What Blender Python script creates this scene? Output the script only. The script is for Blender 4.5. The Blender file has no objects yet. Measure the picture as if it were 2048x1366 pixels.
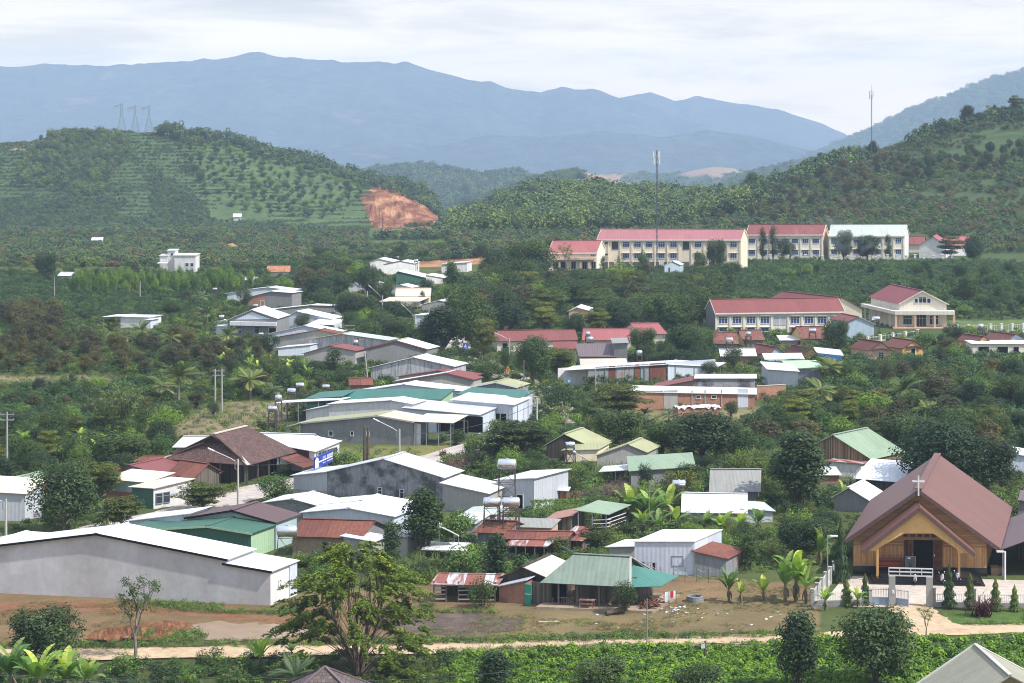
import bpy, math, random
import numpy as np
from mathutils import Vector, Matrix
SC = bpy.context.scene
COL = SC.collection
R = random.Random(7)
NR = np.random.default_rng(11)
# ---------------------------------------------------------------- camera
# the photograph is 2048 x 1366; F is the focal length in its pixels, H the height of the viewpoint,
# YH the row of the horizon, CX the centre column
F, H, YH, CX = 4551.0, 48.0, 195.0, 1024.0
cam_d = bpy.data.cameras.new("camera")
cam = bpy.data.objects.new("camera", cam_d)
COL.objects.link(cam)
cam.location = (0, 0, H)
cam.rotation_euler = (math.radians(90), 0, 0)
cam_d.lens = 80.0
cam_d.sensor_width = 36.0
cam_d.shift_y = -(683.0 - YH) / 2048.0
cam_d.clip_start = 1.0
cam_d.clip_end = 40000.0
SC.camera = cam
# ---------------------------------------------------------------- light
SUN_EL, SUN_AZ = math.radians(50), math.radians(114)      # azimuth from +Y towards +X
sd = Vector((math.sin(SUN_AZ) * math.cos(SUN_EL), math.cos(SUN_AZ) * math.cos(SUN_EL), math.sin(SUN_EL)))
sun_d = bpy.data.lights.new("sun", 'SUN')
sun = bpy.data.objects.new("sun", sun_d)
COL.objects.link(sun)
sun.location = (200, -50, 400)
sun.rotation_euler = (-sd).to_track_quat('-Z', 'Y').to_euler()
sun_d.energy = 5.0
sun_d.angle = math.radians(1.2)
sun_d.color = (1.0, 0.955, 0.89)
SC.view_settings.view_transform = 'Standard'
SC.view_settings.look = 'None'
SC.view_settings.gamma = 1.0
SC.view_settings.exposure = 0.24
w = bpy.data.worlds.new("World")
SC.world = w
w.use_nodes = True
nt = w.node_tree
nt.nodes.clear()
def wn(t, **k):
    n = nt.nodes.new(t)
    for a, b in k.items(): setattr(n, a, b)
    return n
sky = wn('ShaderNodeTexSky', sky_type='NISHITA', sun_disc=False, sun_elevation=SUN_EL, sun_rotation=SUN_AZ)
sky.air_density, sky.dust_density, sky.ozone_density, sky.altitude = 1.0, 1.5, 1.0, 900
tc = wn('ShaderNodeTexCoord')
mp = wn('ShaderNodeMapping'); mp.inputs['Scale'].default_value = (5.0, 5.0, 34.0); mp.inputs['Location'].default_value = (3.1, 0.4, 0.35)
n1 = wn('ShaderNodeTexNoise'); n1.inputs['Scale'].default_value = 1.7; n1.inputs['Detail'].default_value = 8; n1.inputs['Roughness'].default_value = 0.58
n1.inputs['Distortion'].default_value = 0.25
cr = wn('ShaderNodeValToRGB')
cr.color_ramp.elements[0].position = 0.36; cr.color_ramp.elements[0].color = (5.7, 6.1, 7.0, 1)
cr.color_ramp.elements[1].position = 0.62; cr.color_ramp.elements[1].color = (8.5, 8.7, 9.2, 1)
e = cr.color_ramp.elements.new(0.52); e.color = (8.0, 8.35, 9.15, 1)
mx = wn('ShaderNodeMix', data_type='RGBA'); mx.inputs[0].default_value = 0.86
# clouds are brightest at the horizon; unseen overhead sky is brightened to lift ambient
sz = wn('ShaderNodeSeparateXYZ'); nt.links.new(tc.outputs['Generated'], sz.inputs[0])
hi = wn('ShaderNodeValToRGB'); he = hi.color_ramp.elements
for k_ in range(3): he.new(0.5)
for q_, (p_, c_) in zip(he, [(0.0, (1.95, 1.52, 0.95)), (0.022, (1.68, 1.40, 0.99)), (0.045, (1.19, 1.10, 0.98)), (0.16, (0.92, 0.95, 1.02)), (0.75, (1.02, 1.12, 1.30))]):
    q_.position = p_; q_.color = (*c_, 1)
nt.links.new(sz.outputs[2], hi.inputs[0])
mu = wn('ShaderNodeVectorMath', operation='MULTIPLY')
bg = wn('ShaderNodeBackground'); bg.inputs['Strength'].default_value = 0.1
out = wn('ShaderNodeOutputWorld')
L = nt.links.new
L(tc.outputs['Generated'], mp.inputs[0]); L(mp.outputs[0], n1.inputs['Vector']); L(n1.outputs[0], cr.inputs[0])
L(sky.outputs[0], mx.inputs[6]); L(cr.outputs[0], mx.inputs[7]); L(mx.outputs[2], mu.inputs[0]); L(hi.outputs[0], mu.inputs[1]); L(mu.outputs[0], bg.inputs[0]); L(bg.outputs[0], out.inputs[0])
cy = SC.cycles
cy.max_bounces = 5; cy.diffuse_bounces = 2; cy.glossy_bounces = 2; cy.transmission_bounces = 3; cy.transparent_max_bounces = 6
cy.volume_bounces = 1
cy.use_denoising = True
try:
    cy.denoiser = 'OPENIMAGEDENOISE'; cy.denoising_input_passes = 'RGB_ALBEDO_NORMAL'; cy.denoising_prefilter = 'ACCURATE'
except Exception: pass
cy.sample_clamp_indirect = 4.0
cy.blur_glossy = 1.0
cy.filter_width = 1.0
# ---------------------------------------------------------------- small helpers
def tag(o, label=None, cat=None, group=None, kind=None):
    if label: o['label'] = label
    if cat: o['category'] = cat
    if group: o['group'] = group
    if kind: o['kind'] = kind
    return o
def empty(name, loc, label=None, cat=None, group=None, rz=0.0):
    o = bpy.data.objects.new(name, None)
    COL.objects.link(o)
    o.location = loc
    o.rotation_euler = (0, 0, rz)
    o.empty_display_size = 0.3
    return tag(o, label, cat, group)
def wloc(o):
    v = Vector((0, 0, 0))
    while o is not None:
        v = v + Vector(o.location); o = o.parent
    return v
def kids(o): return list(o.children)
def copy_tree(o, parent=None):
    c = o.copy(); COL.objects.link(c); c.parent = parent
    for ch in o.children: copy_tree(ch, c)
    return c
class MB:
    """collects faces; build() links them as ONE mesh object"""
    def __init__(s): s.v = []; s.f = []; s.m = []
    def poly(s, pts, m=0):
        b = len(s.v); s.v += [tuple(p) for p in pts]; s.f.append(tuple(range(b, b + len(pts)))); s.m.append(m); return s
    def hexa(s, p, m=0):      # p: 4 bottom (ccw from above), 4 top
        b = len(s.v); s.v += [tuple(q) for q in p]
        for f in ((3, 2, 1, 0), (4, 5, 6, 7), (0, 1, 5, 4), (1, 2, 6, 5), (2, 3, 7, 6), (3, 0, 4, 7)):
            s.f.append(tuple(b + i for i in f)); s.m.append(m)
        return s
    def box(s, c, u, v, w, m=0):   # centre and three half vectors
        c, u, v, w = Vector(c), Vector(u), Vector(v), Vector(w)
        return s.hexa([c-u-v-w, c+u-v-w, c+u+v-w, c-u+v-w, c-u-v+w, c+u-v+w, c+u+v+w, c-u+v+w], m)
    def bx(s, x0, y0, z0, x1, y1, z1, m=0):
        return s.hexa([(x0,y0,z0),(x1,y0,z0),(x1,y1,z0),(x0,y1,z0),(x0,y0,z1),(x1,y0,z1),(x1,y1,z1),(x0,y1,z1)], m)
    def bar(s, a, b, w, h=None, m=0):
        a, b = Vector(a), Vector(b); d = b - a
        if d.length < 1e-6: return s
        h = h or w; d.normalize()
        up = Vector((0, 0, 1)) if abs(d.z) < 0.9 else Vector((0, 1, 0))
        u = d.cross(up).normalized(); v = u.cross(d)
        p = []
        for q in (a, b): p += [q - u*w/2 - v*h/2, q + u*w/2 - v*h/2, q + u*w/2 + v*h/2, q - u*w/2 + v*h/2]
        return s.hexa(p, m)
    def tube(s, pts, rad, n=8, m=0, cap=True):
        b0 = len(s.v); rings = []
        for i, p in enumerate(pts):
            p = Vector(p); a = Vector(pts[max(i-1, 0)]); c = Vector(pts[min(i+1, len(pts)-1)])
            d = (c - a).normalized() if (c - a).length > 1e-9 else Vector((0, 0, 1))
            up = Vector((0, 0, 1)) if abs(d.z) < 0.95 else Vector((1, 0, 0))
            u = d.cross(up).normalized(); v = d.cross(u)
            r = rad[i] if hasattr(rad, '__len__') else rad
            rings.append(len(s.v))
            for k in range(n):
                t = 2*math.pi*k/n; s.v.append(tuple(p + u*r*math.cos(t) + v*r*math.sin(t)))
        for i in range(len(pts)-1):
            for k in range(n):
                k2 = (k+1) % n
                s.f.append((rings[i]+k, rings[i]+k2, rings[i+1]+k2, rings[i+1]+k)); s.m.append(m)
        if cap:
            s.f.append(tuple(rings[0]+k for k in range(n))[::-1]); s.m.append(m)
            s.f.append(tuple(rings[-1]+k for k in range(n))); s.m.append(m)
        return s
    def ball(s, c, r, nu=10, nv=6, m=0, sq=(1, 1, 1)):
        c = Vector(c); b = len(s.v)
        for j in range(1, nv):
            t = math.pi*j/nv
            for i in range(nu):
                p = 2*math.pi*i/nu
                s.v.append((c.x+r*sq[0]*math.sin(t)*math.cos(p), c.y+r*sq[1]*math.sin(t)*math.sin(p), c.z+r*sq[2]*math.cos(t)))
        t0 = len(s.v); s.v.append((c.x, c.y, c.z+r*sq[2])); s.v.append((c.x, c.y, c.z-r*sq[2]))
        for j in range(nv-2):
            for i in range(nu):
                i2 = (i+1) % nu
                s.f.append((b+j*nu+i, b+(j+1)*nu+i, b+(j+1)*nu+i2, b+j*nu+i2)); s.m.append(m)
        for i in range(nu):
            i2 = (i+1) % nu
            s.f.append((t0, b+i, b+i2)); s.m.append(m)
            s.f.append((t0+1, b+(nv-2)*nu+i2, b+(nv-2)*nu+i)); s.m.append(m)
        return s
    def slab(s, quad, th, m=0):      # quad: 4 pts lower face, thickened upward along its normal
        q = [Vector(p) for p in quad]; n = (q[1]-q[0]).cross(q[3]-q[0]).normalized()
        if n.z < 0: q = q[::-1]; n = -n
        return s.hexa(q + [p + n*th for p in q], m)
    def build(s, name, mats, parent=None, smooth=False, local=False):
        me = bpy.data.meshes.new(name)
        off = Vector((0, 0, 0)) if (parent is None or local) else wloc(parent)
        vs = [(a-off.x, b-off.y, c-off.z) for a, b, c in s.v] if off.length else s.v
        me.from_pydata(vs, [], s.f)
        for mt in (mats if isinstance(mats, (list, tuple)) else [mats]): me.materials.append(mt)
        if len(me.materials) > 1: me.polygons.foreach_set('material_index', s.m)
        uv_metres(me)
        if smooth: me.polygons.foreach_set('use_smooth', [True]*len(me.polygons))
        o = bpy.data.objects.new(name, me)
        COL.objects.link(o)
        o.parent = parent
        return o
def uv_metres(me):
    n = len(me.polygons); nl = len(me.loops)
    if not n: return
    lay = me.uv_layers.new(name='UVMap')
    co = np.empty(len(me.vertices)*3, 'f4'); me.vertices.foreach_get('co', co); co = co.reshape(-1, 3)
    vi = np.empty(nl, 'i4'); me.loops.foreach_get('vertex_index', vi)
    tot = np.empty(n, 'i4'); me.polygons.foreach_get('loop_total', tot)
    nm = np.empty(n*3, 'f4'); me.polygons.foreach_get('normal', nm); nm = nm.reshape(-1, 3)
    t = np.stack([-nm[:, 1], nm[:, 0], np.zeros(n)], 1)
    fl = np.linalg.norm(t, axis=1) < 1e-3
    t[fl] = (1, 0, 0); t /= np.linalg.norm(t, axis=1)[:, None]
    b = np.cross(nm, t)
    tl, bl, p = np.repeat(t, tot, 0), np.repeat(b, tot, 0), co[vi]
    uv = np.stack([(p*tl).sum(1), (p*bl).sum(1)], 1).astype('f4')
    lay.data.foreach_set('uv', uv.ravel())
# ---------------------------------------------------------------- noise for the land
def _lat(seed):
    g = np.random.default_rng(seed); return g.random((256, 256))
_L = [_lat(k) for k in range(5)]
def vnoise(x, y, k=0):
    x = np.asarray(x, float); y = np.asarray(y, float)
    xi = np.floor(x).astype(int); yi = np.floor(y).astype(int); fx = x-xi; fy = y-yi
    fx = fx*fx*(3-2*fx); fy = fy*fy*(3-2*fy); g = _L[k]
    a = g[xi % 256, yi % 256]; b = g[(xi+1) % 256, yi % 256]; c = g[xi % 256, (yi+1) % 256]; d = g[(xi+1) % 256, (yi+1) % 256]
    return (a*(1-fx)+b*fx)*(1-fy)+(c*(1-fx)+d*fx)*fy
def fbm(x, y, o=4, k=0):
    s = 0; a = 0.5; t = 0
    for i in range(o):
        s = s + a*vnoise(x*2**i+17*i, y*2**i+5*i, (k+i) % 5); t += a; a *= 0.5
    return s/t
# ---------------------------------------------------------------- materials
MATS = {}
class NG:
    def __init__(s, name):
        s.m = bpy.data.materials.new(name); s.m.use_nodes = True; s.t = s.m.node_tree; s.t.nodes.clear()
        s.o = s.t.nodes.new('ShaderNodeOutputMaterial'); s.p = s.t.nodes.new('ShaderNodeBsdfPrincipled')
        s.t.links.new(s.p.outputs[0], s.o.inputs[0])
    def n(s, t, ins=None, **k):
        x = s.t.nodes.new(t)
        for a, b in k.items(): setattr(x, a, b)
        for a, b in (ins or {}).items():
            if hasattr(b, 'is_output') or isinstance(b, bpy.types.NodeSocket): s.t.links.new(b, x.inputs[a])
            else: x.inputs[a].default_value = b
        return x
    def l(s, a, b): s.t.links.new(a, b)
    def noise(s, vec, sc, det=3, rough=0.55, dist=0.0):
        return s.n('ShaderNodeTexNoise', {'Vector': vec, 'Scale': sc, 'Detail': det, 'Roughness': rough, 'Distortion': dist}).outputs[0]
    def ramp(s, fac, stops):
        r = s.n('ShaderNodeValToRGB', {0: fac}); e = r.color_ramp.elements
        while len(e) < len(stops): e.new(0.5)
        for q, (p, c) in zip(e, stops):
            q.position = p; q.color = (c, c, c, 1) if isinstance(c, (int, float)) else (*c, 1)
        return r.outputs[0]
    def mix(s, f, a, b, mode='MIX'):
        x = s.n('ShaderNodeMix', data_type='RGBA', blend_type=mode)
        for i, v in ((0, f), (6, a), (7, b)):
            if isinstance(v, bpy.types.NodeSocket): s.l(v, x.inputs[i])
            elif i == 0: x.inputs[0].default_value = v
            else: x.inputs[i].default_value = (*v, 1) if len(v) == 3 else v
        return x.outputs[2]
    def math(s, op, a, b=0.0):
        x = s.n('ShaderNodeMath', operation=op)
        for i, v in ((0, a), (1, b)):
            if isinstance(v, bpy.types.NodeSocket): s.l(v, x.inputs[i])
            else: x.inputs[i].default_value = v
        return x.outputs[0]
    def bump(s, h, st, dist=0.05):
        b = s.n('ShaderNodeBump', {'Height': h, 'Strength': st, 'Distance': dist}); s.l(b.outputs[0], s.p.inputs['Normal'])
def sc3(c, k): return tuple(min(1.0, x*k) for x in c)
def M_paint(name, c, rough=0.75, dirt=0.25, dcol=None, bump=0.15, sc=1.0, streak=0.35):
    """plastered or painted wall: blotches, vertical streaks, grime"""
    if name in MATS: return MATS[name]
    g = NG(name); tc = g.n('ShaderNodeTexCoord'); ge = g.n('ShaderNodeNewGeometry').outputs['Position']; uv = tc.outputs['UV']
    a = g.noise(ge, 0.35*sc, 4, 0.6)
    b = g.noise(ge, 2.2*sc, 5, 0.65)
    mp = g.n('ShaderNodeMapping', {0: uv, 'Scale': (1.6*sc, 0.12*sc, 1)}).outputs[0]
    st = g.noise(mp, 1.6, 4, 0.6)
    dcol = dcol or sc3(c, 0.55)
    f = g.math('MULTIPLY', g.ramp(a, [(0.43, 0.0), (0.60, 1.0)] if dirt >= 1 else [(0.38, 0.0), (0.72, 1.0)]), dirt)
    col = g.mix(f, c, dcol)
    f2 = g.math('MULTIPLY', g.ramp(st, [(0.45, 0.0), (0.75, 1.0)]), streak)
    col = g.mix(f2, col, sc3(dcol, 0.8))
    f3 = g.ramp(b, [(0.3, 0.90), (0.7, 1.06)])
    col = g.mix(1.0, col, f3, 'MULTIPLY')
    g.l(col, g.p.inputs['Base Color']); g.p.inputs['Roughness'].default_value = rough
    g.bump(b, bump, 0.03)
    MATS[name] = g.m; return g.m
def M_metal(name, c, rough=0.5, rust=0.0, rcol=(0.22, 0.075, 0.04), pitch=0.9, dirt=0.2, spec=0.4, sheet=2.2, metal=0.0):
    """profiled sheet metal: ribs run down the slope (uv in metres), sheet seams, grime and rust"""
    if name in MATS: return MATS[name]
    g = NG(name); tc = g.n('ShaderNodeTexCoord'); uv = tc.outputs['UV']; ge = g.n('ShaderNodeNewGeometry').outputs['Position']
    sx = g.n('ShaderNodeSeparateXYZ', {0: uv}); u, v = sx.outputs[0], sx.outputs[1]
    rib = g.math('SINE', g.math('MULTIPLY', u, 2*math.pi/pitch*2))
    a = g.noise(ge, 0.3, 4, 0.6); b = g.noise(ge, 1.7, 5, 0.65)
    cell = g.n('ShaderNodeTexWhiteNoise', {'Vector': g.n('ShaderNodeCombineXYZ', {0: g.math('FLOOR', g.math('DIVIDE', u, sheet)), 1: g.math('FLOOR', g.math('DIVIDE', v, 6.0))}).outputs[0]}, noise_dimensions='2D').outputs[0]
    mp = g.n('ShaderNodeMapping', {0: uv, 'Scale': (1.5, 0.18, 1)}).outputs[0]
    st = g.noise(mp, 1.5, 4, 0.62)
    col = g.mix(g.math('MULTIPLY', g.ramp(st, [(0.42, 0.0), (0.75, 1.0)]), dirt), c, sc3(c, 0.62))
    col = g.mix(1.0, col, g.ramp(cell, [(0, 0.93), (1, 1.04)]), 'MULTIPLY')
    col = g.mix(1.0, col, g.ramp(b, [(0.3, 0.93), (0.7, 1.05)]), 'MULTIPLY')
    if rust > 0:
        rr = g.math('ADD', g.math('MULTIPLY', st, 0.75), g.math('MULTIPLY', a, 0.35))
        rr = g.math('ADD', rr, g.math('MULTIPLY', g.math('SUBTRACT', cell, 0.5), 0.45))
        k = 0.88 - 0.75*rust
        fr = g.ramp(rr, [(max(0.0, k-0.06), 0.0), (min(1.0, k+0.10), 1.0)])
        rc = g.mix(g.ramp(b, [(0.3, 0.0), (0.7, 1.0)]), rcol, sc3(rcol, 1.7))
        col = g.mix(fr, col, rc)
    seam = g.math('LESS_THAN', g.math('FRACT', g.math('DIVIDE', u, sheet)), 0.035)
    col = g.mix(g.math('MULTIPLY', seam, 0.24), col, sc3(c, 0.45))
    g.l(col, g.p.inputs['Base Color']); g.p.inputs['Roughness'].default_value = rough
    g.p.inputs['Specular IOR Level'].default_value = spec; g.p.inputs['Metallic'].default_value = metal
    g.bump(rib, 0.3, 0.02)
    MATS[name] = g.m; return g.m
def M_brick(name, c=(0.30, 0.11, 0.06), mortar=(0.33, 0.27, 0.22), sc=1.0):
    if name in MATS: return MATS[name]
    g = NG(name); tc = g.n('ShaderNodeTexCoord'); uv = tc.outputs['UV']; ge = g.n('ShaderNodeNewGeometry').outputs['Position']
    br = g.n('ShaderNodeTexBrick', {'Vector': uv, 'Color1': (*c, 1), 'Color2': (*sc3(c, 1.5), 1), 'Mortar': (*mortar, 1), 'Scale': sc, 'Mortar Size': 0.014, 'Brick Width': 0.24, 'Row Height': 0.095})
    a = g.noise(ge, 0.6, 5, 0.65)
    col = g.mix(1.0, br.outputs[0], g.ramp(a, [(0.3, 0.72), (0.7, 1.15)]), 'MULTIPLY')
    g.l(col, g.p.inputs['Base Color']); g.p.inputs['Roughness'].default_value = 0.9; g.bump(br.outputs[1], -0.4, 0.02)
    MATS[name] = g.m; return g.m
def M_wood(name, c, w=0.14, rough=0.7, gl=0.3, horiz=False, var=0.4):
    """boards running up the wall (uv in metres)"""
    if name in MATS: return MATS[name]
    g = NG(name); uv = g.n('ShaderNodeTexCoord').outputs['UV']
    sx = g.n('ShaderNodeSeparateXYZ', {0: uv}); u = sx.outputs[1 if horiz else 0]
    k = g.math('DIVIDE', u, w)
    cell = g.n('ShaderNodeTexWhiteNoise', {'W': g.math('FLOOR', k)}, noise_dimensions='1D').outputs[0]
    mp = g.n('ShaderNodeMapping', {0: uv, 'Scale': ((0.35, 5, 1) if horiz else (5, 0.35, 1))}).outputs[0]
    gr = g.noise(mp, 2.5, 5, 0.6)
    col = g.mix(g.ramp(cell, [(0, 0.0), (1, 1.0)]), sc3(c, 1-var), sc3(c, 1+var))
    col = g.mix(1.0, col, g.ramp(gr, [(0.3, 0.75), (0.7, 1.2)]), 'MULTIPLY')
    gap = g.math('LESS_THAN', g.math('FRACT', k), 0.09)
    col = g.mix(g.math('MULTIPLY', gap, 0.7), col, sc3(c, 0.25))
    g.l(col, g.p.inputs['Base Color']); g.p.inputs['Roughness'].default_value = rough; g.p.inputs['Specular IOR Level'].default_value = gl
    g.bump(gr, 0.2, 0.01)
    MATS[name] = g.m; return g.m
def M_tile(name, c, w=0.30, h=0.34, var=0.35, rough=0.8):
    if name in MATS: return MATS[name]
    g = NG(name); uv = g.n('ShaderNodeTexCoord').outputs['UV']; ge = g.n('ShaderNodeNewGeometry').outputs['Position']
    br = g.n('ShaderNodeTexBrick', {'Vector': uv, 'Color1': (*sc3(c, 1-var), 1), 'Color2': (*sc3(c, 1+var), 1), 'Mortar': (*sc3(c, 0.3), 1), 'Scale': 1.0, 'Mortar Size': 0.02, 'Brick Width': w, 'Row Height': h})
    a = g.noise(ge, 0.5, 5, 0.6)
    col = g.mix(1.0, br.outputs[0], g.ramp(a, [(0.3, 0.75), (0.7, 1.2)]), 'MULTIPLY')
    row = g.math('FRACT', g.math('DIVIDE', g.n('ShaderNodeSeparateXYZ', {0: uv}).outputs[1], h))
    g.l(col, g.p.inputs['Base Color']); g.p.inputs['Roughness'].default_value = rough; g.bump(row, -0.6, 0.04)
    MATS[name] = g.m; return g.m
def M_plain(name, c, rough=0.6, metal=0.0, spec=0.5, var=0.12):
    if name in MATS: return MATS[name]
    g = NG(name); ge = g.n('ShaderNodeNewGeometry').outputs['Position']
    a = g.noise(ge, 3.0, 4, 0.6)
    col = g.mix(1.0, c, g.ramp(a, [(0.3, 1-var), (0.7, 1+var)]), 'MULTIPLY')
    g.l(col, g.p.inputs['Base Color']); g.p.inputs['Roughness'].default_value = rough; g.p.inputs['Metallic'].default_value = metal
    g.p.inputs['Specular IOR Level'].default_value = spec
    MATS[name] = g.m; return g.m
def M_leaf(name, c1, c2, c3=None, trans=0.22, rough=0.6, objvar=0.34):
    """foliage: every leaf clump carries its own 'tint', every plant its own shift"""
    if name in MATS: return MATS[name]
    g = NG(name); at = g.n('ShaderNodeAttribute', attribute_name='tint').outputs['Fac']
    rnd = g.n('ShaderNodeObjectInfo').outputs['Random']
    ge = g.n('ShaderNodeNewGeometry').outputs['Position']
    big = g.noise(ge, 0.06, 3, 0.6)
    stops = [(0.0, c1), (1.0, c2)] if c3 is None else [(0.0, c1), (0.72, c2), (1.0, c3)]
    col = g.ramp(at, stops)
    col = g.mix(1.0, col, g.ramp(rnd, [(0, (1-objvar*1.4, 1-objvar*1.15, 1-objvar)), (0.45, (1.07, .98, .79)), (1, (1+objvar*1.6, 1+objvar, .72))]), 'MULTIPLY')
    col = g.mix(1.0, col, g.ramp(big, [(0.3, 1.08), (0.7, 1.68)]), 'MULTIPLY')
    g.l(col, g.p.inputs['Base Color']); g.p.inputs['Roughness'].default_value = rough; g.p.inputs['Specular IOR Level'].default_value = 0.35
    if trans > 0:
        tr = g.n('ShaderNodeBsdfTranslucent', {'Color': g.mix(1.0, col, (1.15, 1.25, 0.6), 'MULTIPLY')})
        ms = g.n('ShaderNodeMixShader', {0: trans, 1: g.p.outputs[0], 2: tr.outputs[0]})
        g.l(ms.outputs[0], g.o.inputs[0])
    MATS[name] = g.m; return g.m
# ================================================================ the land
def ip(x, pts):
    a = np.array(pts, float); return np.interp(x, a[:, 0], a[:, 1])
HILLS = [  # crest rows by column, distance of the crest, width of the front slope, of the back slope
 dict(c=[(-1500,330),(-700,300),(-200,305),(0,292),(60,286),(100,279),(140,268),(240,267),(330,267),(380,273),(430,280),(480,290),(560,309),(640,333),(700,354),(740,366),(800,380),(840,392),(880,425),(930,520)], d=1420, wf=190, wb=300),
 dict(c=[(900,520),(950,470),(1000,416),(1050,400),(1120,394),(1200,396),(1250,404),(1330,406),(1420,412),(1600,430),(1700,480)], d=1150, wf=190, wb=250),
 dict(c=[(1340,470),(1400,420),(1440,404),(1480,392),(1520,380),(1600,353),(1650,330),(1700,318),(1760,308),(1830,288),(1900,265),(1960,247),(2048,224),(2300,150),(2900,60),(4000,60)], d=1030, wf=290, wb=260),
 dict(c=[(560,470),(640,420),(690,376),(720,356),(760,343),(790,335),(820,335),(860,340),(900,347),(930,354),(960,356),(1000,346),(1030,343),(1055,351),(1110,385),(1200,420)], d=3300, wf=520, wb=500),
 dict(c=[(880,430),(960,398),(1010,377),(1060,358),(1100,346),(1130,341),(1180,345),(1220,357),(1270,371),(1330,376),(1400,382),(1500,388),(1560,402),(1700,430)], d=2500, wf=520, wb=350),
 dict(c=[(1100,380),(1180,352),(1230,345),(1270,344),(1300,349),(1340,352),(1380,341),(1420,332),(1460,333),(1490,345),(1560,362),(1700,400)], d=4600, wf=800, wb=600),
 dict(c=[(1320,410),(1400,385),(1440,374),(1490,350),(1540,333),(1600,315),(1640,306),(1700,303),(1800,320),(2000,360)], d=3500, wf=500, wb=450),
 dict(c=[(1480,380),(1580,330),(1640,306),(1700,281),(1760,254),(1830,217),(1900,194),(1960,169),(2048,144),(2200,112),(2500,88),(4000,88)], d=6800, wf=2300, wb=600),
]
def base_floor(px, d):
    lf = np.interp(d, [0, 640, 1250, 2000, 3300, 6500, 10700], [0, 0, -30, -60, -120, -270, -375])
    ce = np.interp(d, [0, 640, 950, 1500, 2500, 3300, 6500, 10700], [0, 0, -8, -25, -75, -120, -270, -375])
    rt = np.interp(d, [0, 640, 760, 1300, 2500, 3300, 6500, 10700], [0, 0, 1, -10, -70, -120, -270, -375])
    w1 = np.clip((px-700)/250, 0, 1); w2 = np.clip((px-1200)/250, 0, 1)
    return (lf*(1-w1)+ce*w1)*(1-w2)+rt*w2
def land(x, y):
    """height of the land at (x, y), arrays"""
    x = np.asarray(x, float); y = np.maximum(np.asarray(y, float), 1.0)
    px = CX + F*x/y; d = y
    h = base_floor(px, d)
    far = np.clip((d-640)/200, 0, 1)
    h0 = h
    for q in HILLS:
        zc = H - (ip(px, q['c'])-YH)*q['d']/F
        t = (d-(q['d']-q['wf']))/q['wf']
        up = np.clip(t, 0, 1); up = 0.55*up + 0.45*up*up*(3-2*up)
        dn = np.clip((d-q['d'])/q['wb'], 0, 1); dn = 1-dn*dn*(3-2*dn)
        k = np.where(t <= 1, up, dn)
        z = h0 + (zc-h0)*k
        h = np.where((zc > h0), np.maximum(h, z), h)
    n = (fbm(x/38, y/55, 4)-0.5)*5.0 + (fbm(x/140+9, y/200, 3, 2)-0.5)*6
    amp = far*np.clip((d-700)/500, 0.12, 1.0)
    amp = amp*np.where(d > 1700, 1+np.minimum(d-1700, 1500)/900, 1)
    h = h + n*amp*0.55
    # small undulation in the village, flat in front
    h = h + (fbm(x/22, y/26, 3, 1)-0.5)*0.5*np.clip((d-240)/60, 0, 1)*(1-far)
    h = h - 0.5*np.clip((202-d)/8, 0, 1)        # the field below the track lies half a metre lower
    return h
def landz(x, y): return float(land(np.array([x]), np.array([y]))[0])
_DS = np.concatenate([np.arange(150, 700, 1.0), np.arange(700, 1600, 2.0), np.arange(1600, 6000, 8.0)])
def ground(px, py):
    """the point of the land seen at a pixel of the photograph"""
    x = (px-CX)/F*_DS; z = H-(py-YH)/F*_DS
    h = land(x, _DS)
    i = np.argmax(h >= z)
    if i == 0 and h[0] < z[0]: i = len(_DS)-1
    if i > 0:
        a, b = z[i-1]-h[i-1], z[i]-h[i]; t = a/(a-b) if a != b else 0
        d = _DS[i-1]+(_DS[i]-_DS[i-1])*t
    else: d = _DS[0]
    xx = (px-CX)/F*d
    return Vector((xx, d, landz(xx, d)))
def at(px, py, z):
    """the point at height z seen at a pixel"""
    d = F*(H-z)/(py-YH); return Vector(((px-CX)*d/F, d, z))
def atd(px, py, d): return Vector(((px-CX)*d/F, d, H-(py-YH)*d/F))
def pix(x, y, z): return CX+F*x/y, YH+F*(H-z)/y
def inpoly(px, py, poly):
    px = np.asarray(px); py = np.asarray(py); r = np.zeros(px.shape, bool); n = len(poly)
    for i in range(n):
        x1, y1 = poly[i]; x2, y2 = poly[(i+1) % n]
        if y1 == y2: continue
        c = ((y1 > py) != (y2 > py)) & (px < (x2-x1)*(py-y1)/(y2-y1)+x1); r ^= c
    return r
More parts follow.
